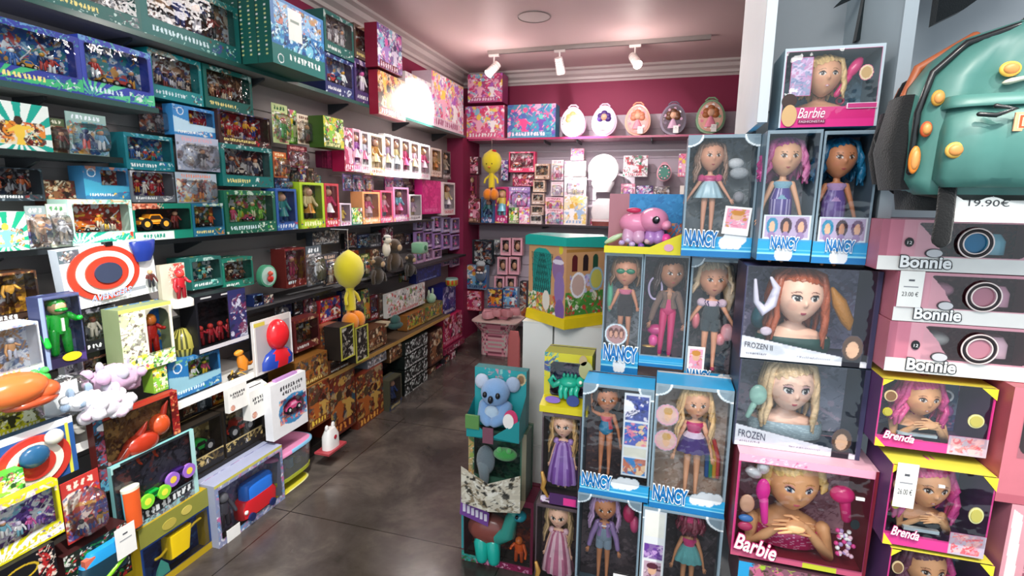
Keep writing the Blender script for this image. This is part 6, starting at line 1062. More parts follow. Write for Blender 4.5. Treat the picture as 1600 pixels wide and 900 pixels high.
# ------------------------------------------------------------------ the doll display on the right
BLUE = '#2f9fd6'
def RB(xl, xr, yt, yb, Y): return rectB(xl, xr, yt, yb, Y)
def photo(A, R, x0, y0, x1, y1, pal, border='#f4f4f4'):
    A.rect(x0 - .015, y0 - .01, x1 + .015, y1 + .01, border); A.rect(x0, y0, x1, y1, pal[0]); A.busy(R, x0, y0, x1, y1, pal, 14, .05)
    cx = (x0 + x1) / 2; A.ell(cx, y0 + (y1 - y0) * .62, (x1 - x0) * .26, (y1 - y0) * .22, '#e0b090'); A.ell(cx, y0 + (y1 - y0) * .8, (x1 - x0) * .34, (y1 - y0) * .14, pal[1])
def dollbox(label, r, base, bgpal, dk, title='NANCY', tx=(.06, .5), clouds=((.78, .5),), side='#5c7484', extras=None, corners=True, d=.12, dollx=.45, dollh=None, front=None, dz=None, open_=True, depthf=.42, name='boxed_doll', tcol='#1670b4'):
    def dr(A, R):
        A.rect(0, base, 1, 1, '#8499a6'); A.rect(0, 0, 1, base * .3, '#1f78b8').rect(0, base * .3, 1, base * .36, '#8fdcf0').rect(0, base * .5, 1, base * .54, '#6cc4e8')
        A.cut(.03, base, .97, .98)
        if corners:
            for cx in (0, 1): e = A._e(cx, 1, .22, .22 * A.asp * .8); A.hole &= ~(e < 1); A.m((e < 1) & (e > .78), '#eef6fa')
        for cx, cz in clouds:
            for o, rr in ((-.09, .075), (0, .1), (.09, .075)): e = A._e(cx + o, base * (.55 + cz * .5), rr, base * .30); A.hole &= ~(e < 1); A.m(e < 1, '#e8ecf0')
        if front: front(A, R)
    def ex(root, w, h, d, R):
        H = dollh or h * (.95 - base * .8); o = dict(dk); z0 = dz if dz is not None else h * .975 - H - .004
        doll(root, H, loc=(w * dollx, d * depthf, z0), **o)
        if title:
            x0, x1 = tx; tw = (x1 - x0) * w; sub(root, 'title', 'plastic', lambda m: m.text(title, x0 * w, base * h * .62, tw, min(tw * .46, h * .12), tcol, y=-.008, out='#f2f8fb', ow=.06, slope=-.05, bold=.035))
        if extras: extras(root, w, h, d, R)
    cust(label, r, d, BLUE, dr, bgpal, side, name, 'doll box', rz=0, extra=ex, snap=False, back=.88, top=BLUE)
def card(x0, z0, x1, z1, pal, tilt=0):
    def f(root, w, h, d, R):
        A = Art((x1 - x0) * w, (z1 - z0) * h, .0022, '#f4f4f4'); photo(A, R, .1, .25, .9, .92, pal); m = MB(); A.onto(m); m.box(0, 0, 0, (x1 - x0) * w, .002, (z1 - z0) * h, '#f4f4f4', skip='f'); m.build('photo_card', 'card', root, (x0 * w, -.006, z0 * h)).rotation_euler = (0, tilt, 0)
    return f
def blob(nm, fin, *L_):     # simple accessories: (x, z, rx, rz, colour) in fractions of the box
    def f(root, w, h, d, R): sub(root, nm, fin, lambda m: [m.ell((x * w, d * .5, z * h), (rx * w, .018, rz * h), c, 14, 9) for x, z, rx, rz, c in L_])
    return f
def many(*F): return lambda root, w, h, d, R: [f(root, w, h, d, R) for f in F]
PH = ['#e8a0b8', '#c8883a', '#f4d8e0', '#8ac0d8', '#d86a90']
GREY = ['#5c666c', '#4a5458', '#74808a', '#8a9094', '#3a4448']
dollbox('tall box with a brown-haired doll in a pink top and pale blue skirt', RB(1070, 1184, 210, 402, 1.56), .17, GREY,
        dict(skin='#c08a70', hr=.31, headkw=dict(eye='#5a3a20', lip='#a8404a'), hairkw=dict(col='#8a6a58', n=22, length=.95, spread=.25, wave=.07, thick=.07), outfit=(('top', '#c8447e', 'satin'), ('sleeves', '#c8447e'), ('skirt', '#a8c8d4', 'satin'), ('shoes', '#e0dce0', 'plastic')), arms='out', turn=.15), tx=(.04, .5), dollx=.36, clouds=((.76, .8), (.7, .3)),
        extras=many(card(.56, .2, .93, .43, PH, .08), blob('accessory', 'cloth', (.72, .78, .12, .045, '#c8ccd0'), (.78, .70, .14, .05, '#a8aeb4'), (.8, .5, .08, .05, '#9a9aa2'))))
def headsprint(A, R):
    b = .20; e = (A.U > .08) & (A.U < .95) & (A.Vv > b - .03) & (A.Vv < b + .16); A.hole &= ~e; A.m(e, '#e4f0f6'); e2 = (A.U > .11) & (A.U < .92) & (A.Vv > b - .02) & (A.Vv < b + .15); A.m(e2, '#b8a8c8')
    for cx, hc, sk in ((.24, '#2a8ab0', '#e0b898'), (.5, '#3a2030', '#c89070'), (.78, '#6a4a70', '#e0b090')): A.ell(cx, b + .075, .11, .065, hc); A.ell(cx, b + .065, .055, .045, sk); A.ell(cx, b + .0, .07, .03, '#9a80b0')
def hairdoll(label, xl, xr, yt, yb, hc, hc2, top, dress, c2, skin):
    dollbox(label, RB(xl, xr, yt, yb, 1.47), .17, ['#9aa0aa', '#a8a8b4', '#8a929c', '#b0a8b8'], dict(skin=skin, hr=.30, headkw=dict(eye='#6a4a3a', lip='#b8505a'), hairkw=dict(col=hc, col2=hc2, n=34, length=.72, spread=.5, wave=.08, thick=.11, line=.46), outfit=(('top', top), ('slip', dress, 'satin', c2)), arms='down', turn=.12), tx=(.24, .74), clouds=((.5, -.5),), corners=False, dollx=.46, d=.17, front=headsprint, dollh=.325, depthf=.42)
hairdoll('pink-haired doll in a violet flowered dress, boxed, left of the blue-haired doll', 1188, 1276, 203, 408, '#b8508e', '#d078a8', '#8ab8cc', '#5a4a98', '#b8b0dc', '#d2a07e')
hairdoll('blue-haired doll in a lilac dress, boxed, beside the pink-haired doll', 1278, 1367, 204, 413, '#0f5a80', '#1a6f98', '#b898c8', '#6f5a9e', '#8a78b8', '#b87a58')
def circle3(A, R):
    e = A._e(.38, .33, .30, .30 * A.asp); A.hole &= ~(e < 1); A.m(e < 1, '#dfeaf0'); A.ell(.38, .33, .26, .26 * A.asp, '#b88a8a')
    for q in (.24, .38, .52): A.ell(q, .34, .07, .045, '#6a3a30'); A.ell(q, .33, .045, .03, '#d8a088')
dollbox('narrow box with a doll in green sunglasses and a pink top', RB(942, 1001, 394, 584, 1.66), .2, ['#a8acb4', '#7a8088', '#5a6068', '#b8bcc8'],
        dict(skin='#c08468', hr=.31, hairkw=dict(col='#7a5a3e', n=16, length=.6, spread=.15), outfit=(('top', '#d0708e'), ('shorts', '#3a3438'), ('goggles', '#1c7a58')), arms='fwd', turn=-.1), tx=(.08, .95), dollx=.55, clouds=((.5, -.4),), corners=False, front=circle3, extras=blob('green_wrap', 'cloth', (.12, .62, .09, .14, '#6ac8a0')))
dollbox('dark box with a leaning doll in a magenta outfit, between two other doll boxes', RB(1002, 1073, 396, 575, 1.66), .10, ['#3a2a3a', '#4a3040', '#2a2430', '#5a4450', '#6a3a5a'],
        dict(skin='#9a6a50', hr=.29, hairkw=dict(col='#3a2420', n=22, length=.7, spread=.3), outfit=(('jacket', '#7a6258'), ('leggings', '#c82a6a', 'satin'), ('shoes', '#e04a8a', 'plastic')), arms='down', turn=.25, rot=(0, .03, 0)), title=None, clouds=(), dollx=.56, dollh=.34, corners=False,
        extras=lambda root, w, h, d, R: (sub(root, 'lilac_ring', 'plastic', lambda m: m.torus((w * .28, d * .4, h * .68), w * .15, .004, '#c8b8dc', rz=w * .26)), sub(root, 'magenta_pieces', 'satin', lambda m: (m.ell((w * .35, d * .5, h * .30), (w * .22, .02, h * .05), '#c02a78'), m.ell((w * .3, d * .5, h * .2), (w * .12, .02, h * .06), '#e04a9a'))), sub(root, 'gold_piece', 'foil', lambda m: m.ell((w * .2, d * .4, h * .15), (w * .16, .01, h * .012), '#c8a050'))))
dollbox('box with a blond doll in a white patterned tee and dark shorts', RB(1074, 1166, 404, 610, 1.66), .13, ['#5a5a62', '#6a6a70', '#4a4c54', '#8a7a80', '#3f4248'],
        dict(skin='#c88e70', hr=.31, headkw=dict(eye='#4a3018', lip='#a84a50'), hairkw=dict(col='#d8bc98', n=14, length=.5, spread=.4, style='pony'), outfit=(('top', '#e0c4d8', 'cloth', '#4a3a6a'), ('sleeves', '#d8c0d4'), ('shorts', '#3f4a50'), ('shoes', '#c85a7a', 'plastic')), arms='out', turn=.05), tx=(.05, .45), dollx=.42, clouds=((.75, .3),),
        extras=many(card(.04, .1, .34, .33, PH), blob('pink_flower_pack', 'satin', (.74, .42, .13, .07, '#e0a0a8'), (.62, .36, .1, .05, '#d88a94'), (.16, .50, .08, .07, '#e07a86'))))
BEACH = ['#4e4248', '#5e4c50', '#3c343a', '#7e5c54', '#463c46']
def strip3(A, R):
    e = (A.U > .6) & (A.U < .95) & (A.Vv > .22) & (A.Vv < .95); A.hole &= ~e; A.m(e, '#dfe4ea')
    for y0, y1, P in ((.72, .93, ['#3a4a9a', '#e8e4f0', '#5a6ab8', '#1f2f6a']), (.50, .70, ['#4a5ab8', '#e88aa0', '#f0d0a0', '#3a7ac0']), (.24, .38, ['#3f8ac8', '#c87858', '#e8c8a0', '#b86a58'])): A.rect(.62, y0, .93, y1, P[0]); A.busy(R, .62, y0, .93, y1, P, 14, .05)
    A.rect(.62, .40, .93, .48, '#d8d8cc'); A.ell(.62, .84, .11, .05, '#eceef2')
dollbox('box with a dark-haired doll in a blue and coral swimsuit raising one arm', RB(908, 1018, 603, 784, 1.5), .15, BEACH,
        dict(skin='#a86c4c', hr=.29, headkw=dict(eye='#3a2418', lip='#8a3a3a', brow='#2a1812'), hairkw=dict(col='#3a2620', n=16, length=.5, spread=.1), outfit=(('suit', '#2a7aa0', 'satin', '#c8485a'),), arms=('up', 'down'), turn=.15), tx=(.04, .46), dollx=.33, dollh=.30, clouds=((.7, .9), (.62, .6)), front=strip3)
def circ2(A, R):
    for cz in (.76, .56): e = A._e(.17, cz, .15, .15 * A.asp); A.hole &= ~(e < 1); A.m(e < 1, '#e0a8b8'); A.ell(.17, cz, .125, .125 * A.asp, '#d8b8b0'); A.ell(.18, cz, .05, .05, '#e0b898'); A.ell(.18, cz + .03, .06, .03, '#c8a060')
def rainbow(root, w, h, d, R):
    for k, c in enumerate(('#c84a4a', '#d8a03a', '#4a9a6a', '#3a6ab0')): sub(root, 'rainbow_band', 'card', lambda m: m.tube([(w * (.93 - .05 * k), d * .8, h * .2), (w * (.92 - .05 * k), d * .8, h * .36), (w * (.84 - .05 * k), d * .8, h * .5), (w * (.68 - .05 * k), d * .8, h * .56)], .007, c, 8))
dollbox('box with a blond doll in a magenta top and layered striped skirt, rainbow behind her', RB(1019, 1140, 604, 806, 1.5), .14, ['#c8b0a0', '#d8c0b4', '#b8a090', '#e0ccc0', '#b08a78'],
        dict(skin='#c89474', hr=.28, headkw=dict(eye='#4a2f1c', lip='#b0505a'), hairkw=dict(col='#d8b27c', n=26, length=1.25, spread=.35, wave=.08, thick=.09), outfit=(('top', '#b82a6a', 'satin'), ('skirt', '#4a3a78', 'cloth', '#d8c8e0')), arms='down', turn=.1), tx=(.05, .5), dollx=.55, dollh=.345, clouds=((.8, 1.0), (.7, .6)), front=circ2, extras=rainbow)
dollbox('boxed doll in a lilac jacket and denim shorts, beside the pink-gowned princess', RB(900, 999, 770, 940, 1.5), .12, ['#4a4248', '#5a4e54', '#3a343a', '#6a5e64'],
        dict(skin='#a8704e', hr=.30, headkw=dict(eye='#3a2418', lip='#8a3a3a'), hairkw=dict(col='#a88ab0', n=20, length=.9, spread=.25), outfit=(('jacket', '#8a70a0', 'satin'), ('crop', '#e4e0e6'), ('shorts', '#7a8c9c'), ('band', '#d88aa0')), arms='down', turn=.1), tx=(.04, .5), dollx=.42, clouds=(), corners=True,
        extras=many(card(.62, .06, .98, .30, ['#d84a5a', '#8a2a30', '#f0a8b0', '#f4f4f4']), blob('pink_backpack', 'satin', (.8, .78, .1, .09, '#b82a5a'), (.9, .68, .08, .08, '#c84a78'))))
def strip2(A, R):
    e = (A.U > .02) & (A.U < .30) & (A.Vv > .02) & (A.Vv < .97); A.hole &= ~e; A.m(e, '#e8eaec'); A.rect(.04, .72, .28, .95, '#eeeee6'); A.rect(.04, .5, .28, .64, '#8a6aa8'); A.busy(R, .04, .5, .28, .64, ['#6a3a9a', '#c8a0d8', '#e0d0e8'], 10, .04); photo(A, R, .05, .25, .27, .47, ['#c8a8b8', '#5a2a3a', '#e8d0d8', '#8a4a6a']); A.rect(.02, .04, .3, .2, BLUE)
dollbox('box with a doll seen from behind in a pink top and teal skirt', RB(1000, 1126, 797, 960, 1.5), .1, ['#4a4448', '#5a5258', '#3c383c', '#70646a'],
        dict(skin='#a87656', hr=.29, hairkw=dict(col='#6a2a3a', n=12, length=.4, spread=.1, line=-.7), outfit=(('top', '#b83a70'), ('skirt', '#5a9a9c'), ('hat', '#b83a68')), arms='down', turn=3.1), title=None, dollx=.62, clouds=(), front=strip2)
# small princess dolls
def princess(label, r, gown, g2, bod, hairc, pal):
    def ex(root, w, h, d, R):
        doll(root, h * .86, loc=(w * .5, d * .45, h * .12), skin='#dcae94', hr=.33, headkw=dict(eye='#3a2a1c', lip='#b85058', big=1.25), hairkw=dict(col=hairc, n=22, length=1.2, spread=.2, wave=.06), outfit=(('bodice', bod, 'satin', '#d8a8c8'), ('sleeves', g2, 'satin'), ('gown', gown, 'satin', g2)), arms='down')
        sub(root, 'name_plate', 'card', lambda m: (m.box(w * .25, -.008, h * .01, w * .97, -.004, h * .13, '#4a2a5a'), m.box(w * .62, -.009, h * .02, w * .95, -.0075, h * .1, '#d83a8a')))
        sub(root, 'gold_ornament', 'foil', lambda m: m.tube([(w * .04, -.006, h * .34), (w * .1, -.006, h * .25), (w * .06, -.006, h * .17), (w * .2, -.006, h * .08)], [.006, .009, .008, .004], '#c8964a', 8))
    cust(label, r, .11, '#5a4a50', lambda A, R: (A.busy(R, 0, 0, 1, .1, ['#6a3a6a', '#c8a0c8', '#e8d8e8'], 20, .05), A.cut(.03, .08, .97, .97)), pal, '#4a3a40', 'boxed_princess_doll', 'doll box', rz=0, extra=ex, snap=False, back=.88)
princess('narrow box with a blond princess doll in a shiny purple gown', RB(846, 906, 643, 789, 1.58), '#7a4aa0', '#a884c8', '#6a3a8a', '#c8a068', ['#5a5648', '#4a4840', '#6a6450', '#7a7060'])
princess('narrow box with a fair princess doll in a pink and white gown, at the bottom', RB(836, 901, 791, 930, 1.58), '#b86a88', '#e0b8c4', '#a83a5a', '#b89a70', ['#5a4448', '#4a3a40', '#6a5054', '#3a2e34'])
# toy lizard box
def x_(root, w, h, d, R):
    def f(m):
        m.ell((w * .56, -.01, h * .50), (w * .22, .03, h * .10), '#1fa88a', 20, 12); m.ell((w * .80, -.02, h * .55), (w * .10, .026, h * .09), '#22b092', 16, 10); m.tube([(w * .36, -.01, h * .48), (w * .22, -.015, h * .42), (w * .16, -.02, h * .52), (w * .22, -.02, h * .6), (w * .28, -.02, h * .54)], [.012, .011, .009, .007, .004], '#1f9f84')
        for a in (.42, .52, .64, .74): m.tube([(w * a, -.02, h * .46), (w * (a - .02), -.035, h * .36), (w * a, -.04, h * .27)], [.010, .008, .007], '#22ac8e')
        for a in (.44, .52, .6, .68): m.ell((w * a, -.01, h * .61), (.006, .006, .01), '#1a8f76', 8, 6)
    sub(root, 'toy_lizard', 'plastic', f); sub(root, 'eye', 'plastic', lambda m: m.ell((w * .82, -.045, h * .58), .006, '#f0f0e0', 8, 6)); sub(root, 'badge', 'card', lambda m: (m.plate(w * .68, h * .24, w * .13, h * .10, -.052, -.046, '#3a4a8a'), m.plate(w * .26, h * .22, w * .16, h * .06, -.050, -.044, '#8a6ac0')))
    sub(root, 'tray', 'card', lambda m: m.add([(0, -.06, 0), (w, -.06, 0), (w, 0, 0), (0, 0, 0), (0, -.06, h * .12), (w, -.06, h * .12), (w, 0, h * .2), (0, 0, h * .2)], [(0, 1, 5, 4), (4, 5, 6, 7), (0, 4, 7, 3), (1, 2, 6, 5), (3, 2, 1, 0)], '#d8c820'))
    sub(root, 'flower_tag', 'card', lambda m: (m.plate(w * .9, h * .78, w * .14, h * .16, -.03, -.026, '#a8a878'), m.plate(w * .84, h * .95, w * .08, h * .09, -.03, -.026, '#b09a70')))
cust('yellow box with a teal toy lizard, on top of the purple princess box', RB(850, 924, 553, 641, 1.64), .1, '#c8c030', lambda A, R: (A.busy(R, 0, .55, .3, 1, ['#2a9aa0', '#d8c82a', '#3a4a8a'], 16, .08), A.cut(.12, .18, .88, .85, .1)), ['#2a3058', '#3a4068', '#8a6a9a', '#1f2444', '#4a5070'], '#9a9a2a', 'boxed_lizard', 'toy box', rz=0, extra=x_, snap=False)
# koala, plush zoo and dinosaur boxes by the aisle
def x_(root, w, h, d, R):
    C = '#7fa8d8'
    k = sub(root, 'plush_koala', 'plush', lambda m: (m.ell((w * .48, -.02, h * .32), (w * .26, .05, h * .24), C, 20, 12), m.ell((w * .46, -.035, h * .66), (w * .27, .06, h * .22), C, 24, 14), m.ell((w * .44, -.07, h * .36), (w * .14, .02, h * .12), '#b8d0e4', 14, 9)))
    for s in (-1, 1): sub(k, 'ear', 'plush', lambda m: m.ell((w * (.46 + s * .30), -.01, h * .78), (w * .14, .02, h * .13), '#a8bcd8' if s > 0 else '#c8d4e8', 16, 10)); sub(k, 'eye', 'plastic', lambda m: m.ell((w * (.46 + s * .12), -.09, h * .68), (w * .045, .01, h * .05), '#14161c', 12, 8)); sub(k, 'arm', 'plush', lambda m: m.tube([(w * (.46 + s * .2), -.03, h * .42), (w * (.46 + s * .18), -.07, h * .28), (w * (.46 + s * .06), -.09, h * .24)], [.028, .026, .022], C, 12))
    sub(k, 'nose', 'plastic', lambda m: m.ell((w * .46, -.1, h * .62), (w * .05, .012, h * .065), '#1c1e26', 12, 8))
    sub(root, 'round_badge', 'card', lambda m: (m.plate(w * .84, h * .34, w * .13, h * .15, -.10, -.095, '#c83a6a'), m.plate(w * .80, h * .31, w * .10, h * .12, -.104, -.10, '#f0ece8')))
    sub(root, 'front_panel', 'card', lambda m: (m.add([(0, -.10, -.01), (w, -.10, -.01), (w, 0, -.01), (0, 0, -.01), (0, -.10, h * .3), (w * .5, -.11, h * .02), (w, -.10, h * .34), (w, 0, h * .6), (0, 0, h * .5)], [(0, 5, 4), (1, 6, 5), (0, 1, 5), (0, 4, 8, 3), (1, 2, 7, 6)], '#1f8f94'), m.box(0, -.112, h * .12, w * .26, -.1, h * .34, '#5a8a4a'), m.box(w * .34, -.118, -.02, w * .54, -.112, h * .18, '#7a4a5a')))
    sub(root, 'title', 'plastic', lambda m: m.text('Gary', w * .66, h * .06, w * .24, h * .07, '#e87aa8', y=-.113, out='#f4e8f0', ow=.05, shear=.2)) if 0 else None
cust('teal backed box with a pale blue plush koala, standing on the plush animal box', RB(742, 822, 577, 673, 1.98), .05, '#2a9aa0', lambda A, R: (A.ell(.9, .86, .09, .1, '#c8b890').ell(.9, .86, .06, .07, '#8a6a4a'), A.busy(R, .2, .85, .7, 1, ['#2a9aa0', '#c88a9a', '#8ac0b8'], 12, .06)), None, '#1c7478', 'boxed_koala', 'toy box', rz=0, extra=x_, snap=False)
def x_(root, w, h, d, R):
    sub(root, 'plush_elephant', 'plush', lambda m: (m.ell((w * .32, -.01, h * .55), (w * .16, .03, h * .22), '#6a7880', 16, 10), m.tube([(w * .30, -.02, h * .5), (w * .34, -.04, h * .3), (w * .28, -.05, h * .14)], [.028, .02, .014], '#75838a', 10)))
    sub(root, 'plush_crocodile', 'plush', lambda m: (m.ell((w * .68, -.03, h * .72), (w * .2, .03, h * .09), '#3f9a4a', 16, 10), m.ell((w * .60, -.045, h * .80), .012, '#58b060'), m.ell((w * .76, -.045, h * .80), .012, '#58b060')))
    A = Art(w, h * .55, .004, '#c8c0ae'); A.busy(R, 0, 0, 1, 1, ['#1c1c1c', '#e8e4d8', '#8a7a60', '#d8d0bc', '#2a2a28', '#e0dccc'], 60, .12)
    m = MB(); A.onto(m, 0, -.085, -.002, bend=lambda x, y, z: (x, y - .03 * (1 - abs(2 * x / w - 1)), z * (.75 + .25 * abs(2 * x / w - 1)) + .0)); m.box(0, -.085, -.002, w, 0, 0, '#a89a80'); m.build('printed_front', 'card', root)
cust('tall print box of plush jungle animals under the koala, by the aisle', RB(732, 822, 668, 782, 1.95), .12, '#3f6a58', lambda A, R: (A.rect(0, 0, .08, 1, '#b8a070').busy(R, 0, 0, .1, 1, ['#c89a5a', '#8aa04a', '#e8e0d0', '#4a7a4a'], 20, .06), A.rect(.92, 0, 1, 1, '#8a8470'), A.cut(.1, .3, .9, .97)), ['#24443c', '#2f584a', '#1c342e', '#3a6a50', '#4a5a50'], '#4a5a4a', 'boxed_plush_animals', 'toy box', rz=0, extra=x_, snap=False)
def x_(root, w, h, d, R):
    sub(root, 'toy_dinosaur', 'plastic', lambda m: (m.ell((w * .36, d * .2, h * .50), (w * .30, .05, h * .20), '#8a4a42', 22, 14), m.tube([(w * .52, d * .15, h * .46), (w * .66, d * .08, h * .56), (w * .70, d * .05, h * .76), (w * .74, d * .02, h * .84)], [.042, .034, .028, .026], lambda *a: L('#2f8f8a') if 0 else '#2f8f8a', 14) if 0 else (m.tube([(w * .52, d * .15, h * .46), (w * .66, d * .08, h * .54), (w * .70, d * .05, h * .74), (w * .75, d * .02, h * .82)], [.042, .036, .028, .026], '#3a9a8e', 14), m.ell((w * .82, 0, h * .80), (w * .09, .03, h * .06), '#2a8a9a', 16, 10))))
    for a in (.27, .44): sub(root, 'leg', 'plastic', lambda m: m.tube([(w * a, d * .1, h * .34), (w * (a + .02), d * .02, h * .24), (w * (a + .03), 0, h * .15)], [.034, .03, .028], '#22b8a8', 12))
    sub(root, 'back_spikes', 'plastic', lambda m: [m.ell((w * (.16 + .06 * k), d * .1, h * (.52 + .08 * math.sin(k * .7))), (.008, .008, .012), '#d8d8d0', 8, 6) for k in range(7)])
    sub(root, 'eye', 'plastic', lambda m: m.ell((w * .80, -.022, h * .82), .009, '#12121a', 10, 7)); m = MB(); minifig(m, w * .80, d * .1, h * .16, h * .34, '#d8581c', '#e0702a', '#b8481a', None, R); m.build('toy_figure', 'plastic', root)
    sub(root, 'title_board', 'card', lambda m: (m.add([(w * .0, -.02, h * .72), (w * .40, -.02, h * .62), (w * .42, -.02, h * .80), (w * .02, -.02, h * .96)], [(0, 1, 2, 3)], '#7a4a9a'), m.add([(w * .02, -.019, h * .92), (w * .30, -.019, h * .84), (w * .44, -.019, h * .86), (w * .12, -.019, h * 1.06)], [(0, 1, 2, 3)], '#e8a83a'), [m.box(w * (.05 + .06 * k), -.024, h * (.77 - .015 * k), w * (.09 + .06 * k), -.021, h * (.87 - .017 * k), '#e4dcec') for k in range(6)]))
cust('dark red box with a blue-green toy dinosaur, on the floor by the aisle', RB(721, 833, 770, 893, 1.95), .16, '#6a1f3a', lambda A, R: (A.rect(0, 0, 1, .14, '#8a2450').busy(R, .2, .01, .95, .13, ['#d88ab0', '#8a2450', '#6a1a3a', '#e0a8c0'], 26, .04), A.busy(R, 0, 0, .22, .2, ['#2a9a90', '#4ab8a8', '#2a6a3a'], 18, .06), A.rect(0, .22, .03, .8, '#3a9aa0'), A.cut(.03, .15, .97, .93)), ['#6a1f1a', '#8a2f1c', '#4a1614', '#a8481f', '#3a1a18'], '#5a1830', 'boxed_dinosaur', 'toy box', rz=0, extra=x_, snap=False)
# pink plastic animal
def x_(root, w, h, d, R):
    P = '#e08cae'
    a = sub(root, 'toy_animal', 'plastic', lambda m: (m.ell((w * .40, -.03, h * .50), (w * .24, .05, h * .20), P, 26, 16), m.ell((w * .62, -.045, h * .56), (w * .20, .055, h * .21), P, 26, 16), m.ell((w * .79, -.06, h * .48), (w * .075, .035, h * .085), '#ea9ab8', 16, 10)))
    for x in (.3, .44, .6, .7): sub(a, 'leg', 'plastic', lambda m: m.tube([(w * x, -.05, h * .36), (w * x, -.06, h * .24)], [.018, .02], ['#c89ab8', '#a87ab8'][x > .5], 10))
    sub(a, 'ear', 'plastic', lambda m: m.ell((w * .36, -.06, h * .72), (w * .10, .012, h * .045), '#c8305a', 14, 8)); sub(a, 'wing', 'plastic', lambda m: m.ell((w * .10, -.04, h * .22), (w * .15, .008, h * .05), '#b8d0a8', 14, 8, R=(0, -.5, 0)))
    sub(a, 'eye', 'plastic', lambda m: (m.ell((w * .66, -.10, h * .57), (w * .05, .010, h * .065), '#14121a', 14, 9), m.ell((w * .675, -.108, h * .60), (w * .014, .004, h * .018), '#ffffff', 8, 6)))
    sub(root, 'flower_pieces', 'plastic', lambda m: [m.ell((w * x, -.07, h * z), (w * .045, .01, h * .05), c, 10, 7) for x, z, c in ((.22, .16, '#b8a0d0'), (.36, .14, '#c8b0dc'), (.48, .12, '#8a5ab0'), (.56, .2, '#c8a8b0'), (.30, .22, '#d0c0e0'))]); sub(root, 'pink_piece', 'plastic', lambda m: m.ell((w * .8, -.06, h * .24), (w * .07, .02, h * .10), '#e84a9a', 14, 9))
    sub(root, 'tray', 'card', lambda m: (m.add([(0, -.10, 0), (w, -.10, 0), (w, 0, 0), (0, 0, 0), (0, -.10, h * .12), (w * .6, -.10, h * .12), (w, -.10, h * .36), (w, 0, h * .36), (0, 0, h * .12)], [(0, 1, 6, 5, 4), (0, 4, 8, 3), (1, 2, 7, 6), (3, 2, 1, 0)], '#ded22a'), m.plate(w * .84, h * .12, w * .06, h * .06, -.103, -.1, '#d8a0b8')))
cust('yellow tray box with a pink big-eyed toy animal and a blue backing card', RB(951, 1066, 303, 394, 1.72), .03, '#2a80b8', lambda A, R: (A.m((A.U < .28), '#a8707a'), A.busy(R, .3, .1, 1, 1, ['#2a80b8', '#3a90c8', '#246fa8'], 10, .1), A.busy(R, .8, 0, 1, .5, ['#c85a3a', '#d88a4a', '#8a3a3a'], 14, .06)), None, '#d8cc28', 'boxed_toy_animal', 'toy box', rz=0, extra=x_, snap=False)
# ------------------------------------------------------------------ styling heads
def bust(root, cx, cy, z0, zc, hh, skin, hk, fk, top=None, topfin='satin', turn=.0, neckline=0., wide=.62, top2=None):
    """shoulders from z0 up, chin at zc; head height hh"""
    b = MB(); S = [(z0, cx, cy, wide * .98 * hh, .28 * hh), (z0 + (zc - z0) * .3, cx, cy, wide * hh, .28 * hh), (z0 + (zc - z0) * .52, cx, cy + .01, wide * .93 * hh, .24 * hh), (z0 + (zc - z0) * .66, cx, cy + .01, wide * .66 * hh, .19 * hh), (z0 + (zc - z0) * .76, cx, cy + .01, .24 * hh, .16 * hh), (z0 + (zc - z0) * .9, cx, cy + .008, .155 * hh, .145 * hh), (zc + .12 * hh, cx, cy + .01, .15 * hh, .14 * hh)]
    b.loft(S, skin, 40); Rm = Matrix.Translation((cx, cy - .02, zc + hh * .5)) @ Euler((0, 0, turn)).to_matrix().to_4x4(); head(b, hh, skin, Mx=Rm, res=1.7, **fk); o = b.build('styling_head', 'skin', root)
    hm = MB(); hm.put(hair(hh, **hk), Rm); hm.build('hair', 'hair', o)
    if top: m = MB(); zt = z0 + (zc - z0) * (.45 + neckline); m.loft([(z0 - .002 + (zt - z0 + .002) * q, cx, cy, wide * hh * (.99 + .04 * math.sin(q * 3)), hh * (.285 + .03 * math.sin(q * 3))) for q in np.linspace(0, 1, 16)], top2 or top, 110, caps=False); m.build('bodice', topfin, o)
    return o
def headbox(label, r, d, pal, side, strip, fn, name='boxed_styling_head', top=None):
    cust(label, r, d, '#d8d8dc', strip, pal, side, name, 'doll box', rz=0, extra=fn, snap=False, back=.93, top=top)
def sparkle(c, c2): return lambda x, y, z: L(c2) if math.sin(x * 2100 + z * 900) * math.sin(z * 1900 - x * 700) > .45 else L(c)
def fz(word):
    def dr(A, R): A.c[:] = L('#3a3452'); A.hole[:] = True; lim = .25 - .2 * A.U; k = A.Vv < lim; A.hole &= ~k; A.m(k, '#dcdfe6'); k = (A.U > .965) | (A.U < .012); A.hole &= ~k; A.m(k, '#3a3a58'); k = (A.U > .78) & (A.U < .92) & (A.Vv < .16); A.hole &= ~k; A.m(k, '#1c1c26'); e = A._e(.85, .2, .075, .13); A.hole &= ~(e < 1); A.m(e < 1, '#5a4030'); A.ell(.85, .18, .045, .09, '#e0b898'); A.scrib(R, .05, .04, .22, .065, '#8a8a98'); A.scrib(R, .45, .05, .7, .07, '#9a9aa8', None, -.02)
    return dr
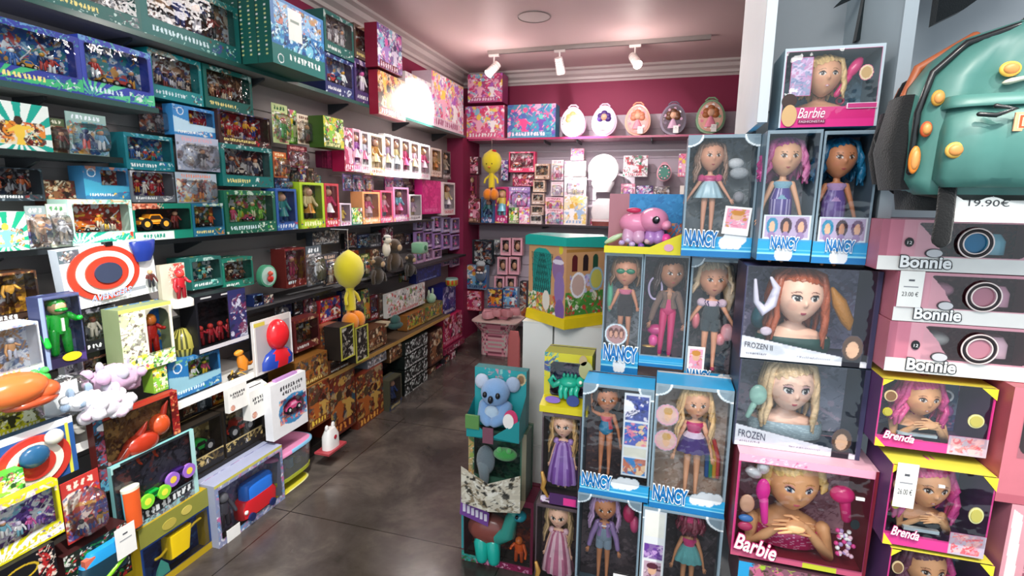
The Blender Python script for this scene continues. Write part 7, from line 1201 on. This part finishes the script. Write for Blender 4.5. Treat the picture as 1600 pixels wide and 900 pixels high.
def x1(root, w, h, d, R):
    bust(root, w * .46, d * .5, h * .06, h * .37, h * .60, '#ecc2ac', dict(col='#9a4a28', n=22, length=.95, spread=.15, wave=.04, thick=.09, part=-.3, line=.44), dict(eye='#3a3a3c', lip='#a8485a', big=1.12, brow='#6a3020', glance=.6), '#14443f', turn=.12, neckline=.04, wide=.62)
    sub(root, 'cape_collar', 'satin', lambda m: m.ell((w * .22, d * .5, h * .42), (w * .10, .02, h * .18), '#1c5a6a', 16, 10, R=(0, .5, 0))); sub(root, 'clear_crown_piece', 'plastic', lambda m: (m.tube([(w * .08, .01, h * .85), (w * .1, .01, h * .62), (w * .16, .01, h * .52), (w * .22, .01, h * .60), (w * .25, .01, h * .78), (w * .2, .01, h * .88)], [.004, .008, .016, .014, .010, .004], '#c8c8dc', 8)))
    sub(root, 'gold_ponytail', 'hair', lambda m: m.tube([(w * .72, d * .4, h * .76), (w * .78, d * .4, h * .62), (w * .86, d * .4, h * .42), (w * .88, d * .4, h * .34)], [.006, .018, .016, .006], '#c8862a', 10)); sub(root, 'hair_clip', 'plastic', lambda m: m.ell((w * .2, .012, h * .30), (w * .05, .006, h * .05), '#d8c8d8', 10, 7))
    sub(root, 'title', 'plastic', lambda m: m.text('FROZEN II', w * .035, h * .125, w * .22, h * .06, '#3a3a48', y=-.004, slope=-.08))
headbox('window box with an auburn-haired styling head in a dark green top', RB(1160, 1384, 420, 575, 1.47), .18, ['#8482a8', '#6e6c92', '#9a98c0', '#5a5880', '#b0aed0', '#7a6a90'], '#2c2748', fz(1), x1)
def x2(root, w, h, d, R):
    bust(root, w * .46, d * .5, h * .06, h * .37, h * .60, '#f0c8b4', dict(col='#d0b48c', n=22, length=.9, spread=.1, wave=.04, thick=.09, part=.4, line=.42), dict(eye='#3a4048', lip='#b8505c', big=1.12, brow='#7a5a48', glance=.6, lid='#b88aa0'), '#9ab4c0', turn=.12, neckline=.12, wide=.64, top2=sparkle('#98b0bc', '#b0c8d2'))
    sub(root, 'mint_hairbrush', 'plastic', lambda m: (m.ell((w * .18, .02, h * .58), (w * .075, .01, h * .12), '#8ab8ac', 16, 10), m.tube([(w * .15, .02, h * .46), (w * .11, .02, h * .32)], [.009, .007], '#8ab8ac', 8)))
    sub(root, 'title', 'plastic', lambda m: m.text('FROZEN', w * .035, h * .11, w * .22, h * .085, '#3a3f52', y=-.004, slope=-.08))
headbox('window box with a blond styling head in a pale blue top, below the auburn one', RB(1150, 1362, 565, 716, 1.47), .18, ['#8c94ac', '#7a8298', '#a0a8c0', '#b0a4bc', '#6a7288'], '#34465a', fz(0), x2)
def crossarms(root, w, h, d, skin, z, s, cx):
    m = MB()
    for sg in (-1, 1):
        E = np.array((cx + sg * s * 1.02, .010, z - s * .95)); Wt = np.array((cx + sg * s * .30, -.012 - .010 * (sg > 0), z + (.02 if sg > 0 else -.06) * s * 2)); S0 = np.array((cx + sg * s * .95, d * .4, z - s * .35))
        E[1] += .03; Wt[1] += .03; m.tube([S0, E, (E + Wt) / 2, Wt], [s * .20, s * .17, s * .14, s * .09], skin, 16); hand(m, Wt, (-sg, -.12, .10 if sg < 0 else -.12), (0, -.75, .65), s * .98, skin, .16, -sg)
    m.build('forearms', 'skin', root)
def x3(root, w, h, d, R):
    bust(root, w * .46, d * .48, h * .06, h * .42, h * .55, '#e0a674', dict(col='#e0bc74', n=9, length=.22, spread=.15, wave=.04, thick=.10, part=.5, line=.42), dict(eye='#3a5a7a', lip='#d8607a', brow='#a8743a', lid='#c88a98', big=.95), '#d02a6a', 'foil', turn=.1, neckline=.03, wide=.56, top2=sparkle('#c8246a', '#f0a0c4'))
    sub(root, 'hair_bun', 'hair', lambda m: m.ell((w * .66, d * .6, h * .68), (w * .08, .03, h * .09), '#c89a58', 16, 10, jit=.05)); crossarms(root, w, h, d, '#e6ae7c', h * .37, w * .29, w * .46)
    sub(root, 'silver_bow', 'foil', lambda m: (m.ell((w * .13, .02, h * .80), (w * .07, .01, h * .05), '#c8c8cc', 12, 8, R=(0, .4, 0)), m.ell((w * .20, .02, h * .86), (w * .05, .01, h * .06), '#d8d8dc', 12, 8)))
    sub(root, 'pink_hairbrush', 'plastic', lambda m: (m.ell((w * .21, .012, h * .66), (w * .055, .012, h * .11), '#e02a9a', 16, 10), m.tube([(w * .22, .012, h * .58), (w * .245, .012, h * .36)], [.012, .009], '#e83aa4', 10)))
    sub(root, 'pink_hair_dryer', 'plastic', lambda m: (m.ell((w * .80, .03, h * .70), (w * .09, .02, h * .08), '#d82a78', 16, 10), m.tube([(w * .82, .03, h * .66), (w * .85, .03, h * .48)], [.014, .012], '#c82470', 10)))
    sub(root, 'bead_tray', 'plastic', lambda m: [m.ell((w * R.uniform(.79, .92), .02, h * R.uniform(.14, .38)), .006, R.choice(['#e84a9a', '#f4c8dc', '#b89ad0', '#ffffff']), 8, 6) for _ in range(34)])
    sub(root, 'clear_comb', 'plastic', lambda m: (m.ell((w * .10, .015, h * .5), (w * .06, .006, h * .09), '#d8a88a', 12, 8), m.ell((w * .10, .012, h * .36), (w * .06, .008, h * .035), '#3a7ac0', 12, 8), m.ell((w * .1, .012, h * .28), (w * .06, .008, h * .045), '#c83a6a', 12, 8)))
    sub(root, 'title', 'plastic', lambda m: m.text('Barbie', w * .02, h * .10, w * .32, h * .15, '#f4ece4', y=-.012, out='#c83a78', ow=.04, shear=.35, slope=-.2, bold=.02)); sub(root, 'round_label', 'card', lambda m: m.plate(w * .88, h * .5, w * .032, h * .045, -.004, -.002, '#1c2428'))
    sub(root, 'security_tag', 'plastic', lambda m: m.box(w * .86, -.006, h * .73, w * .92, -.002, h * .755, '#f4f4f4'))
def db(A, R): A.c[:] = L('#c83a7a'); A.hole[:] = True; k = (A.Vv < .06) | (A.Vv > .93) | (A.U < .02) | (A.U > .975); A.hole &= ~k; A.m(A.Vv > .93, '#e8a8c0'); A.m(A.Vv < .06, '#c85a7a'); A.m((A.Vv < .05) & (A.U > .55) & (A.U < .8), '#c8cc3a'); A.m((A.U > .975), '#7a2030'); A.busy(R, .1, .935, .5, .99, ['#e8a8c0', '#f4d0e0', '#d86a9a'], 20, .02)
headbox('large pink box with a blond styling head in a sequined top with folded hands', RB(1147, 1374, 714, 888, 1.42), .2, ['#b8889a', '#c898a8', '#a87080', '#d8a8b8', '#8a4a5a'], '#8a2438', db, x3, top='#e0b0c0')
def x4(root, w, h, d, R):
    bust(root, w * .47, d * .45, h * .22, h * .42, h * .52, '#e2aa86', dict(col='#d8b880', n=22, length=.6, spread=.2, wave=.04, thick=.09, part=.5, line=.44), dict(eye='#4a3a2a', lip='#d87a88', brow='#8a6038', smile=1), None, turn=.08, wide=.58)
    sub(root, 'pink_hairbrush', 'plastic', lambda m: (m.ell((w * .78, d * .3, h * .78), (w * .06, .01, h * .14), '#d8307a', 16, 10, R=(0, .5, 0)), m.tube([(w * .73, d * .3, h * .66), (w * .62, d * .3, h * .44)], [.008, .007], '#d8307a', 8)))
    sub(root, 'hair_elastic', 'plastic', lambda m: (m.torus((w * .72, d * .6, h * .40), .008, .003, '#d83a6a'), m.torus((w * .82, d * .6, h * .30), .008, .003, '#e86a8a')))
    sub(root, 'title', 'plastic', lambda m: m.text('Barbie', w * .19, h * .115, w * .28, h * .13, '#fdf6fa', y=-.004, shear=.35)); sub(root, 'subtitle', 'plastic', lambda m: (m.box(w * .2, -.0035, h * .045, w * .48, -.002, h * .095, '#8a1a50'), m.text('FASHIONISTAS', w * .21, h * .055, w * .26, h * .03, '#f0d0e0', y=-.005)))
    sub(root, 'photo_of_doll', 'card', lambda m: (m.plate(w * .09, h * .34, w * .08, h * .09, -.003, -.001, '#3a2420'), m.plate(w * .10, h * .15, w * .08, h * .14, -.005, -.003, '#d8b07a')))
    sub(root, 'corner_label', 'card', lambda m: (m.box(w * .68, -.004, h * .22, w * .98, -.002, h * .29, '#f4e0ec'), m.box(w * .69, -.005, h * .228, w * .97, -.0035, h * .282, '#c83a80')))
def db4(A, R): A.c[:] = L('#e02a88'); A.hole[:] = True; k = (A.Vv < .25) & ((A.U > .12) | (A.Vv < .1)); A.hole &= ~k; k2 = (A.Vv > .955) | (A.U > .97) | (A.U < .02); A.hole &= ~k2; A.m(k2, '#c0d0d8'); k = (A.U > .08) & (A.U < .30) & (A.Vv > .4) & (A.Vv < .88); A.hole &= ~k; A.m(k, '#9aa0c0'); A.busy(R, .08, .4, .3, .88, ['#c890b8', '#d8c8e0', '#7a8ab0', '#c8a0c8'], 26, .06); A.ell(.84, .66, .065, .09, '#e8d8b0'); e = A._e(.84, .66, .065, .09); A.hole &= ~(e < 1); A.ell(.84, .66, .05, .07, '#c8a468')
headbox('pink and clear box with a small smiling blond styling head, topmost beside the white post', RB(1222, 1377, 72, 198, 1.48), .15, ['#52809a', '#6090a8', '#457288', '#74a0b8', '#3a6074'], '#7a949e', db4, x4, top='#b8ccd4')
cust('low box mostly hidden under the large pink styling head box', RB(1150, 1330, 892, 960, 1.42), .18, '#8a5a6a', lambda A, R: (A.rect(0, .6, .14, 1, BLUE), A.busy(R, .1, .4, 1, 1, ['#5a4a3a', '#c86a8a', '#a8c83a', '#3a2a30'], 30, .1)), None, '#5a3a44', 'boxed_doll', 'doll box', rz=0, snap=False)
# tableware-coloured role play sets with a porthole ring
def bonnie(label, xl, xr, yt, yb, age, price, inn):
    def dr(A, R): A.m(A.U < .13, '#c8788c').m(A.U < .05, '#b06478'); A.m(A.Vv < .28, '#eceae6'); A.cut(.2, .3, .80, .95, .08); A.hole &= ~((A.U < .36) & (A.Vv < .95 - (A.U - .2) * 3.2) & (A._e(.52, .9, .24, .7) > 1))
    def ex(root, w, h, d, R):
        sub(root, 'porthole_ring', 'metal', lambda m: (m.torus((w * .52, -.006, h * .58), h * .24, h * .035, '#241c20', 40), m.torus((w * .52, -.009, h * .58), h * .28, .0018, '#f0e0dc', 40, 5), m.torus((w * .52, -.009, h * .58), h * .20, .0018, '#f0e0dc', 40, 5)))
        sub(root, 'porthole', 'plastic', lambda m: m.plate(w * .52, h * .58, h * .19, h * .19, -.004, 0, inn[0])); sub(root, 'toy_part', 'plastic', lambda m: m.loft([(h * .34, w * .68, d * .3, w * .08, .03, 4), (h * .6, w * .68, d * .3, w * .08, .03, 4), (h * .74, w * .68, d * .3, w * .06, .02, 3)], inn[1], 20)); sub(root, 'toy_part', 'plastic', lambda m: m.ell((w * .34, d * .3, h * .6), (w * .1, .03, h * .16), inn[2], 16, 10))
        sub(root, 'title', 'plastic', lambda m: m.text('Bonnie', w * .13, h * .07, w * .28, h * .22, '#f4f4f4', y=-.005, out='#2c2c30', ow=.055, bold=.03)); sub(root, 'cloud_label', 'card', lambda m: (m.plate(w * .31, h * .36, w * .05, h * .09, -.004, -.001, '#3a3a40'), m.plate(w * .31, h * .36, w * .044, h * .075, -.006, -.004, '#c8c8cc')))
        if age: sub(root, 'age_disc', 'card', lambda m: (m.plate(w * .165, h * .56, w * .025, h * .09, -.004, -.001, '#1c1c20'), m.text('12', w * .152, h * .525, w * .026, h * .06, '#f4f4f4', y=-.0055)))
        if price: price_card(root, w * .08, h * .66, w * .15, h * .72, price, -.008)
    cust(label, RB(xl, xr, yt, yb, 1.4), .22, '#d89aa8', dr, [inn[3], '#8a3a50', '#7a3044', '#9a5060'], '#c47688', 'boxed_role_play_set', 'toy box', rz=0, extra=ex, snap=False, cap=200)
bonnie('pink and white porthole box with a blue inside, topmost of three under the green backpack', 1372, 1668, 345, 427, 1, None, ('#1f6f9a', '#7ac8e0', '#8a4a68', '#5a2c48'))
bonnie('pink and white porthole box with a white price card, middle of three', 1387, 1668, 429, 509, 0, '23.00 €', ('#a87080', '#d8a0b8', '#c890a8', '#7a3048'))
bonnie('pink and white porthole box with a black number disc, lowest of three', 1382, 1668, 510, 594, 1, None, ('#b87a8a', '#e8c0d0', '#a8a8a8', '#8a4458'))
def brenda(label, r, price, hc='#d0508e'):
    def dr(A, R): A.c[:] = L('#d83a8a'); A.hole[:] = True; k = (A.Vv < .16 - .03 * A.U) | (A.U > .985) | (A.U < .012); A.hole &= ~k; A.m(A.Vv < .16, '#e04090'); k = (A.U > .66) & (A.Vv < .27); A.hole &= ~k; A.m(k, '#c8b8c8'); A.busy(R, .68, .02, .97, .26, ['#f08a88', '#e8606a', '#f0c0c0', '#d8a0b0'], 24, .06)
    def ex(root, w, h, d, R):
        bust(root, w * .47, d * .5, h * .10, h * .40, h * .58, '#e2a87a', dict(col=hc, n=26, length=.8, spread=.4, wave=.12, thick=.10, part=.2, line=.42, col2='#b83a80'), dict(eye='#4a3020', lip='#b8504a', brow='#6a3a20', smile=1, lid='#a86a5a'), '#1c2c34', turn=.12, neckline=-.05, wide=.52)
        crossarms(root, w, h, d, '#e8b686', h * .37, w * .235, w * .48)
        sub(root, 'bodice_trim', 'satin', lambda m: m.box(w * .24, .02, h * .15, w * .6, .03, h * .19, '#c8e0e8'))
        sub(root, 'title', 'plastic', lambda m: m.text('Brenda', w * .06, h * .15, w * .28, h * .11, '#fdf4f8', y=-.010, out='#c82a78', ow=.04, shear=.35, slope=-.1, bold=.02))
        [sub(root, 'round_photo', 'card', lambda m: (m.plate(w * a, h * b, w * r, h * r * 1.4, -.003, 0, c), m.plate(w * a, h * b, w * r * .76, h * r * 1.1, -.005, -.003, c2))) for a, b, r, c, c2 in ((.09, .76, .06, '#c8b48a', '#7a5a40'), (.08, .52, .045, '#b0a838', '#a8a040'), (.86, .52, .07, '#c8c890', '#b8b05a'))]
        sub(root, 'blue_case', 'satin', lambda m: (m.box(w * .68, d * .6, h * .56, w * .88, d * .7, h * .9, '#24466a'), m.torus((w * .74, d * .5, h * .68), .014, .003, '#c8d0d8'))); sub(root, 'violet_print', 'card', lambda m: m.ell((w * .74, d * .6, h * .42), (w * .13, .01, h * .12), '#a85aa8', 14, 9))
        [sub(root, 'corner_flap', 'card', lambda m: m.add([(w * a, -.004, h * b), (w * c, -.004, h * b), (w * c, -.004, h * e)], [(0, 1, 2)], '#e8dc3a')) for a, b, c, e in ((.86, 1, 1, .84), (.1, 0, 0, .14), (.1, 1, 0, .9))]
        if price: price_card(root, w * .13, h * .78, w * .21, h * .54, price, -.012)
        sub(root, 'security_tag', 'plastic', lambda m: m.box(w * .46, -.006, h * .8, w * .52, -.002, h * .83, '#f4f4f4')) if price else None
    cust(label, r, .16, '#d83a8a', dr, ['#5a5a9a', '#4a72b0', '#8a4a9a', '#3a5a8a', '#8a7ac0', '#d87ab0', '#a8b8d8'], '#5a3a6a', 'boxed_styling_head', 'doll box', rz=0, extra=ex, snap=False, back=.93, top='#e8dc50')
brenda('yellow-cornered box with a pink-haired styling head, just under the porthole boxes', RB(1362, 1553, 596, 706, 1.40), None)
brenda('yellow-topped box with a pink-haired styling head and a big price card', RB(1376, 1556, 734, 862, 1.36), '26.00 €')
brenda('partly hidden box with a brown-haired styling head at the lower right edge', RB(1382, 1545, 868, 985, 1.36), None, '#6a3a50')
def dq(A, R): A.m(A.Vv < .08, '#b8606e'); A.cut(.28, .42, .72, .86, .1)
cust('salmon-pink carry box with a rounded handle slot at the right edge', RB(1562, 1650, 604, 790, 1.36), .2, '#cc7480', dq, ['#6a2a34', '#7a3440', '#5a2028'], '#a8525e', 'carry_box', 'toy box', rz=0, snap=False)
cust('pink and white box below the salmon carry box, cut off by the right edge', RB(1566, 1660, 792, 950, 1.36), .2, '#d89aa4', lambda A, R: (A.poly([(.1, 0), (.28, 0), (.22, .9), (.05, .95)], '#f0ece8'), A.busy(R, .4, .05, 1, .85, ['#8a4a58', '#b87a88', '#6a3040', '#c8a0a8'], 30, .12)), None, '#b87080', 'toy_set_box', 'toy box', rz=0, snap=False)
settle()
# shelf boards and plinths under the doll boxes
def ped(label, x0, y0, x1, y1, z0, z1, c='#dcdcd8', name='white_pedestal_box', cat='pedestal'):
    t = thing(name, label, cat, (x0, y0, z0)); m = MB(); w, d, h = x1 - x0, y1 - y0, z1 - z0; m.box(.001, .001, 0, w - .001, d - .001, h - .004, c); m.box(-.002, -.002, h - .004, w + .002, d + .002, h, c); m.build('carton', 'paint', t); return t
zs = pix(830, 695, y=2.2).z
x0, x1, x2 = pix(816, 560, y=2.2).x, pix(864, 560, y=2.2).x, pix(944, 560, y=2.2).x; zt = pix(840, 503, y=2.2).z
ped('upper left white pedestal carton under the teal-roofed playhouse', x0, 2.2, x1 - .004, 2.46, zs + .002, zt); ped('upper right white pedestal carton under the teal-roofed playhouse', x1 + .006, 2.18, x2, 2.46, zs + .002, zt)
ped('lower left white pedestal carton beside the koala box', x0, 2.2, x1 - .004, 2.46, 0, zs); ped('lower right white pedestal carton behind the lizard box', x1 + .006, 2.18, x2, 2.46, 0, zs)
def plinth(label, x0, x1, y0, y1, z): t = thing('display_plinth', label, 'plinth', (x0, y0, 0)); m = MB(); m.box(0, 0, .06, x1 - x0, y1 - y0, z, '#8a8e90'); m.build('body', 'paint', t); m = MB(); m.box(.02, .03, 0, x1 - x0 - .02, y1 - y0 - .02, .06, '#3a3c3e'); m.build('kick_board', 'paint', t)
zA = min(pix(950, 940, y=1.5).z, pix(868, 930, y=1.58).z, pix(1063, 960, y=1.5).z) - .01; plinth('grey plinth under the blue doll boxes, below the picture edge', -.37, .2, 1.5, 1.94, zA - .012); plinth('grey plinth under the styling head boxes, below the picture edge', .21, .86, 1.37, 1.94, min(pix(1450, 985, y=1.36).z, pix(1240, 960, y=1.42).z, pix(1613, 950, y=1.36).z) - .02)
# ------------------------------------------------------------------ playhouse
C = pix(884, 440, y=2.10); Lp = pix(826, 440, y=2.27); Rp = pix(943, 440, y=2.25); z0 = zt + .001; z1 = pix(884, 378, y=2.10).z
t = thing('toy_playhouse', 'toy playhouse box with teal roof, lattice gate and arched windows on white pedestals', 'playhouse', (C.x, C.y, z0)); H = z1 - z0
def face(a, b, dr, bg):
    w = math.hypot(b.x - a.x, b.y - a.y); A = Art(w, H, .0022, bg, 110); dr(A, random.Random(5)); ang = math.atan2(b.y - a.y, b.x - a.x); q = MB(); A.onto(q); return q, Matrix.Translation((a.x - C.x, a.y - C.y, 0)) @ Matrix.Rotation(ang, 4, 'Z'), w
def fl(A, R):
    A.rect(0, 0, 1, .13, '#e0c41c'); A.rect(.12, .36, .62, .84, '#1f9a90'); A.ell(.37, .8, .25, .10, '#1f9a90')
    for k in range(9): A.poly([(.14 + k * .055, .36), (.16 + k * .055, .36), (.34 + k * .04, .84), (.32 + k * .04, .84)], '#124a48'); A.poly([(.60 - k * .055, .36), (.58 - k * .055, .36), (.40 - k * .04, .84), (.42 - k * .04, .84)], '#124a48')
    A.ell(.8, .68, .15, .15, '#8a6a98').ell(.8, .76, .14, .03, '#d8d0e0'); A.ell(.86, .9, .05, .05, '#d8c83a'); A.busy(R, 0, .13, .9, .36, ['#4a8a3a', '#d8c83a', '#c88a5a', '#e8e8d8', '#3a7a3a', '#c84a3a'], 30, .07); A.ell(.84, .45, .13, .2, '#8a70a8').ell(.86, .2, .12, .13, '#7a5a9a').ell(.5, .28, .1, .12, '#e0d8cc')
def fr(A, R):
    A.rect(0, 0, 1, .15, '#e8cc1c'); A.rect(0, .15, 1, .42, '#4a8a3a'); A.busy(R, 0, .15, 1, .42, ['#4a8a3a', '#3f7a34', '#6aa04a', '#c83a3a', '#e8e0d0'], 26, .05)
    for x, c in ((.22, '#5a1f24'), (.5, '#2a1c20'), (.76, '#1f4a38')): A.rect(x - .07, .66, x + .07, .8, c); A.ell(x, .8, .07, .05, c)
    A.busy(R, .1, .4, .95, .62, ['#c8b8e0', '#9a8ac8', '#b8c8d8', '#d8a868'], 26, .06); A.ell(.32, .5, .2, .15, '#ece8f0').ell(.32, .5, .16, .12, '#c8a8a0').ell(.80, .56, .19, .14, '#9ab8c8').ell(.8, .56, .15, .11, '#c8c05a'); A.rect(0, .88, 1, .91, '#a8783a')
m = MB()
for a, b, dr in ((Lp, C, fl), (C, Rp, fr)): q, Mx, w = face(a, b, dr, '#c8966a'); m.put(q, Mx)
bk = [(Lp.x - C.x, Lp.y - C.y), (0, 0), (Rp.x - C.x, Rp.y - C.y), (Rp.x - C.x - .02, Rp.y - C.y + .12), (Lp.x - C.x + .03, Lp.y - C.y + .13)]
m.add([(x, y + .0008, 0) for x, y in bk] + [(x, y + .0008, H) for x, y in bk], [(2, 3, 8, 7), (3, 4, 9, 8), (4, 0, 5, 9), (0, 1, 6, 5), (1, 2, 7, 6), (4, 3, 2, 1, 0)], '#b8885a'); m.build('walls', 'card', t)
big = [(x * 1.10, y * 1.10 - .012) for x, y in bk]
m = MB(); n = len(big); V = [(x, y, H - .03 + (.012 if i == 1 else 0)) for i, (x, y) in enumerate(big)] + [(x, y, H + .004 + (.0 if i == 1 else .004)) for i, (x, y) in enumerate(big)] + [(x * .9, y * .9, H + .018) for x, y in big]
m.add(V, [(i, (i + 1) % n, n + (i + 1) % n, n + i) for i in range(n)] + [(n + i, n + (i + 1) % n, 2 * n + (i + 1) % n, 2 * n + i) for i in range(n)] + [tuple(range(2 * n, 3 * n)), tuple(range(n))[::-1]], '#22a89c'); m.build('roof', 'plastic', t)
m = MB(); V = [(x * 1.07, y * 1.07 - .008, 0) for x, y in bk] + [(x * 1.04, y * 1.04 - .006, H * .12) for x, y in bk]; m.add(V, [(i, (i + 1) % n, n + (i + 1) % n, n + i) for i in range(n)] + [tuple(range(n, 2 * n)), tuple(range(n))[::-1]], '#e4c81a'); m.build('yellow_base', 'card', t)
# ------------------------------------------------------------------ backpacks
def backpack(label, cx, Y, zb, w, h, dp, col, dark, rz, badges=True, patch=True):
    t = thing('backpack', label, 'backpack', (cx, Y, zb), rz); s = w / 2
    prof = [(0, .80), (.03, .93), (.12, 1.0), (.45, 1.02), (.68, .98), (.82, .86), (.92, .66), (.98, .40), (1.0, .16)]
    rib = lambda x, y, z: (x + .004 * math.sin(z * 70 + x * 25), y + .010 * math.sin(x * 60 + z * 38) * math.sin(z * 55 - x * 20), z)
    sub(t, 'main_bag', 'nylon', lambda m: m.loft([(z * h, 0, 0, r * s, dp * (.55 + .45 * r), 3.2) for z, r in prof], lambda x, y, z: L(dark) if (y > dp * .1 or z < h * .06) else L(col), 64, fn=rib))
    sub(t, 'front_pocket', 'nylon', lambda m: m.loft([(.07 * h, 0, -dp * .9, .80 * s, dp * .35, 3.5), (.12 * h, 0, -dp * .95, .86 * s, dp * .5, 3.5), (.38 * h, 0, -dp * .95, .86 * s, dp * .5, 3.5), (.50 * h, 0, -dp * .9, .84 * s, dp * .38, 3.5), (.54 * h, 0, -dp * .85, .80 * s, dp * .2, 3.5)], col, 56, fn=lambda x, y, z: (x, y + .007 * math.sin(x * 70 - z * 50) * math.sin(z * 66 + x * 31), z)))
    sub(t, 'pocket_flap', 'nylon', lambda m: m.loft([(.50 * h, 0, -dp * .9, .87 * s, dp * .52, 3.5), (.515 * h, 0, -dp * .9, .875 * s, dp * .54, 3.5), (.57 * h, 0, -dp * .8, .85 * s, dp * .42, 3.5)], col, 48))
    sub(t, 'zip', 'plastic', lambda m: m.tube([(-s * 1.0, -dp * .62, h * .16), (-s * 1.0, -dp * .62, h * .5), (-s * .93, -dp * .62, h * .72), (-s * .72, -dp * .62, h * .87), (-s * .3, -dp * .62, h * .965), (s * .3, -dp * .62, h * .965), (s * .72, -dp * .62, h * .87), (s * .95, -dp * .62, h * .7)], .006, '#161a1c', 8))
    sub(t, 'top_handle', 'cloth', lambda m: m.tube([(-s * .22, dp * .3, h * .97), (-s * .12, dp * .3, h * 1.05), (s * .12, dp * .3, h * 1.05), (s * .22, dp * .3, h * .97)], [.012] * 4, '#14181a', 8, .5))
    for sg in (-1, 1): sub(t, 'shoulder_strap', 'cloth', lambda m: (m.tube([(sg * s * .4, dp * .9, h * .92), (sg * s * .75, dp * 1.7, h * .75), (sg * s * .95, dp * 1.6, h * .4), (sg * s * .9, dp * .9, h * .08)], [.022, .026, .024, .016], '#1a1c1e', 10, .35)))
    sub(t, 'side_panel', 'cloth', lambda m: m.loft([(.06 * h, -s * .98, dp * .2, .02, dp * .55, 3), (.3 * h, -s * 1.05, dp * .2, .022, dp * .62, 3), (.62 * h, -s * 1.0, dp * .2, .018, dp * .5, 3)], '#17191b', 16))
    sub(t, 'side_trim', 'nylon', lambda m: m.tube([(-s * 1.02, dp * .35, h * .2), (-s * 1.04, dp * .35, h * .5), (-s * .9, dp * .35, h * .8), (-s * .5, dp * .35, h * .97)], .009, '#a85a34', 8))
    sub(t, 'buckle', 'plastic', lambda m: (m.tube([(-s * .62, -dp * 1.5, h * .49), (-s * .5, -dp * 1.56, h * .47), (-s * .62, -dp * 1.56, h * .44), (-s * .72, -dp * 1.5, h * .45)], .004, '#1c2022', 8)))
    if badges:
        for x, z, rx, rz_, c, yy in ((-.47, .70, .075, .045, '#d8b04a', -1.0), (-.80, .27, .07, .05, '#c8a04a', -1.25), (-.90, .57, .05, .05, '#b88a3a', -.82), (-.95, .40, .045, .05, '#b8502a', -.8), (-.99, .23, .045, .09, '#d07a2a', -.7)):
            sub(t, 'round_badge', 'card', lambda m: (m.ell((x * s, yy * dp, z * h), (rx * s, .006, rz_ * h * .9), c, 18, 10), m.ell((x * s, yy * dp - .003, z * h), (rx * s * .75, .006, rz_ * h * .65), '#c8884a', 16, 10)))
        sub(t, 'orange_print', 'card', lambda m: (m.tube([(-s * .18, -dp * 1.02, h * .80), (-s * .14, -dp * 1.04, h * .70), (s * .1, -dp * 1.04, h * .65), (s * .5, -dp * 1.02, h * .66)], [.012, .02, .018, .012], '#c86a3a', 10, .3))); sub(t, 'cream_print', 'card', lambda m: m.tube([(-s * .46, -dp * 1.02, h * .635), (-s * .36, -dp * 1.03, h * .65), (-s * .24, -dp * 1.03, h * .64), (-s * .16, -dp * 1.03, h * .655)], [.012, .009, .014, .008], '#e0d4c0', 10, .4))
    if patch: sub(t, 'name_patch', 'card', lambda m: (m.box(-s * .48, -dp * 1.475, h * .36, s * .3, -dp * 1.44, h * .455, '#d8a07a'), m.text('DRAGON', -s * .45, h * .375, s * .72, h * .065, '#b84a28', y=-dp * 1.49, out='#e8d8a0', ow=.05)))
    return t
bw_ = .42; zb = pix(1560, 322, y=1.2).z + .01; cx = pix(1422, 230, y=1.16).x + .21; bh = pix(1580, 38, y=1.2).z - zb
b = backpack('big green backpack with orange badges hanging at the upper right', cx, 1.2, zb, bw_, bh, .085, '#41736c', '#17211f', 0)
price = thing('price_tag', 'white price card hanging under the green backpack', 'price tag', tuple(pix(1549, 326, y=1.13)), .0); sub(price, 'card', 'card', lambda m: (m.box(-.055, 0, -.024, .055, .001, .024, '#f2f1ec'), m.text('19.90€', -.035, .004, .06, .012, '#33343a', y=-.001))); sub(price, 'string', 'cloth', lambda m: m.tube([(0, 0, .02), (0, .005, .07)], .001, '#c8c8c8', 5))
sub(b, 'hanging_strap', 'cloth', lambda m: m.tube([(-.155, -.07, .03), (-.165, -.10, -.03), (-.17, -.11, -.07)], [.014, .014, .015], '#101214', 8, .3))
sub(b, 'black_base', 'cloth', lambda m: m.loft([(-.02, 0, .02, .19, .07, 4), (.03, 0, .01, .2, .085, 4)], '#14181a', 40))  # black cloth bottom of the green backpack
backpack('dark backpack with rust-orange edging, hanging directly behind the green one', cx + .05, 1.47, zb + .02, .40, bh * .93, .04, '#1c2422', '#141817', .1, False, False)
t = thing('peg_hook', 'thin chrome display hook left of the backpacks', 'hook', (.56, 1.2, pix(1400, 84, y=1.4).z)); sub(t, 'rod', 'metal', lambda m: m.tube([(0, .77, 0), (0, .50, 0), (0, .47, .03)], .004, '#c8ccd0', 8))
t = thing('hanging_bag', 'black pointed cloth bag corner hanging at the top by the second post', 'bag', tuple(pix(1356, 62, y=1.8))); sub(t, 'cloth', 'cloth', lambda m: (m.prism([(-.03, 0), (.03, .01), (.05, .35), (0, .35), (-.02, .17), (-.09, .10), (-.02, .13)], 0, .03, '#1f282c')))
t = thing('hanging_bag', 'black cloth bag corner hanging at the top edge above the backpack', 'bag', tuple(pix(1462, 36, y=1.75))); sub(t, 'cloth', 'cloth', lambda m: (m.prism([(0, 0), (.06, .03), (.2, .14), (.2, .3), (-.2, .3), (-.2, .14), (0, .12)], 0, .04, '#1c2124')))
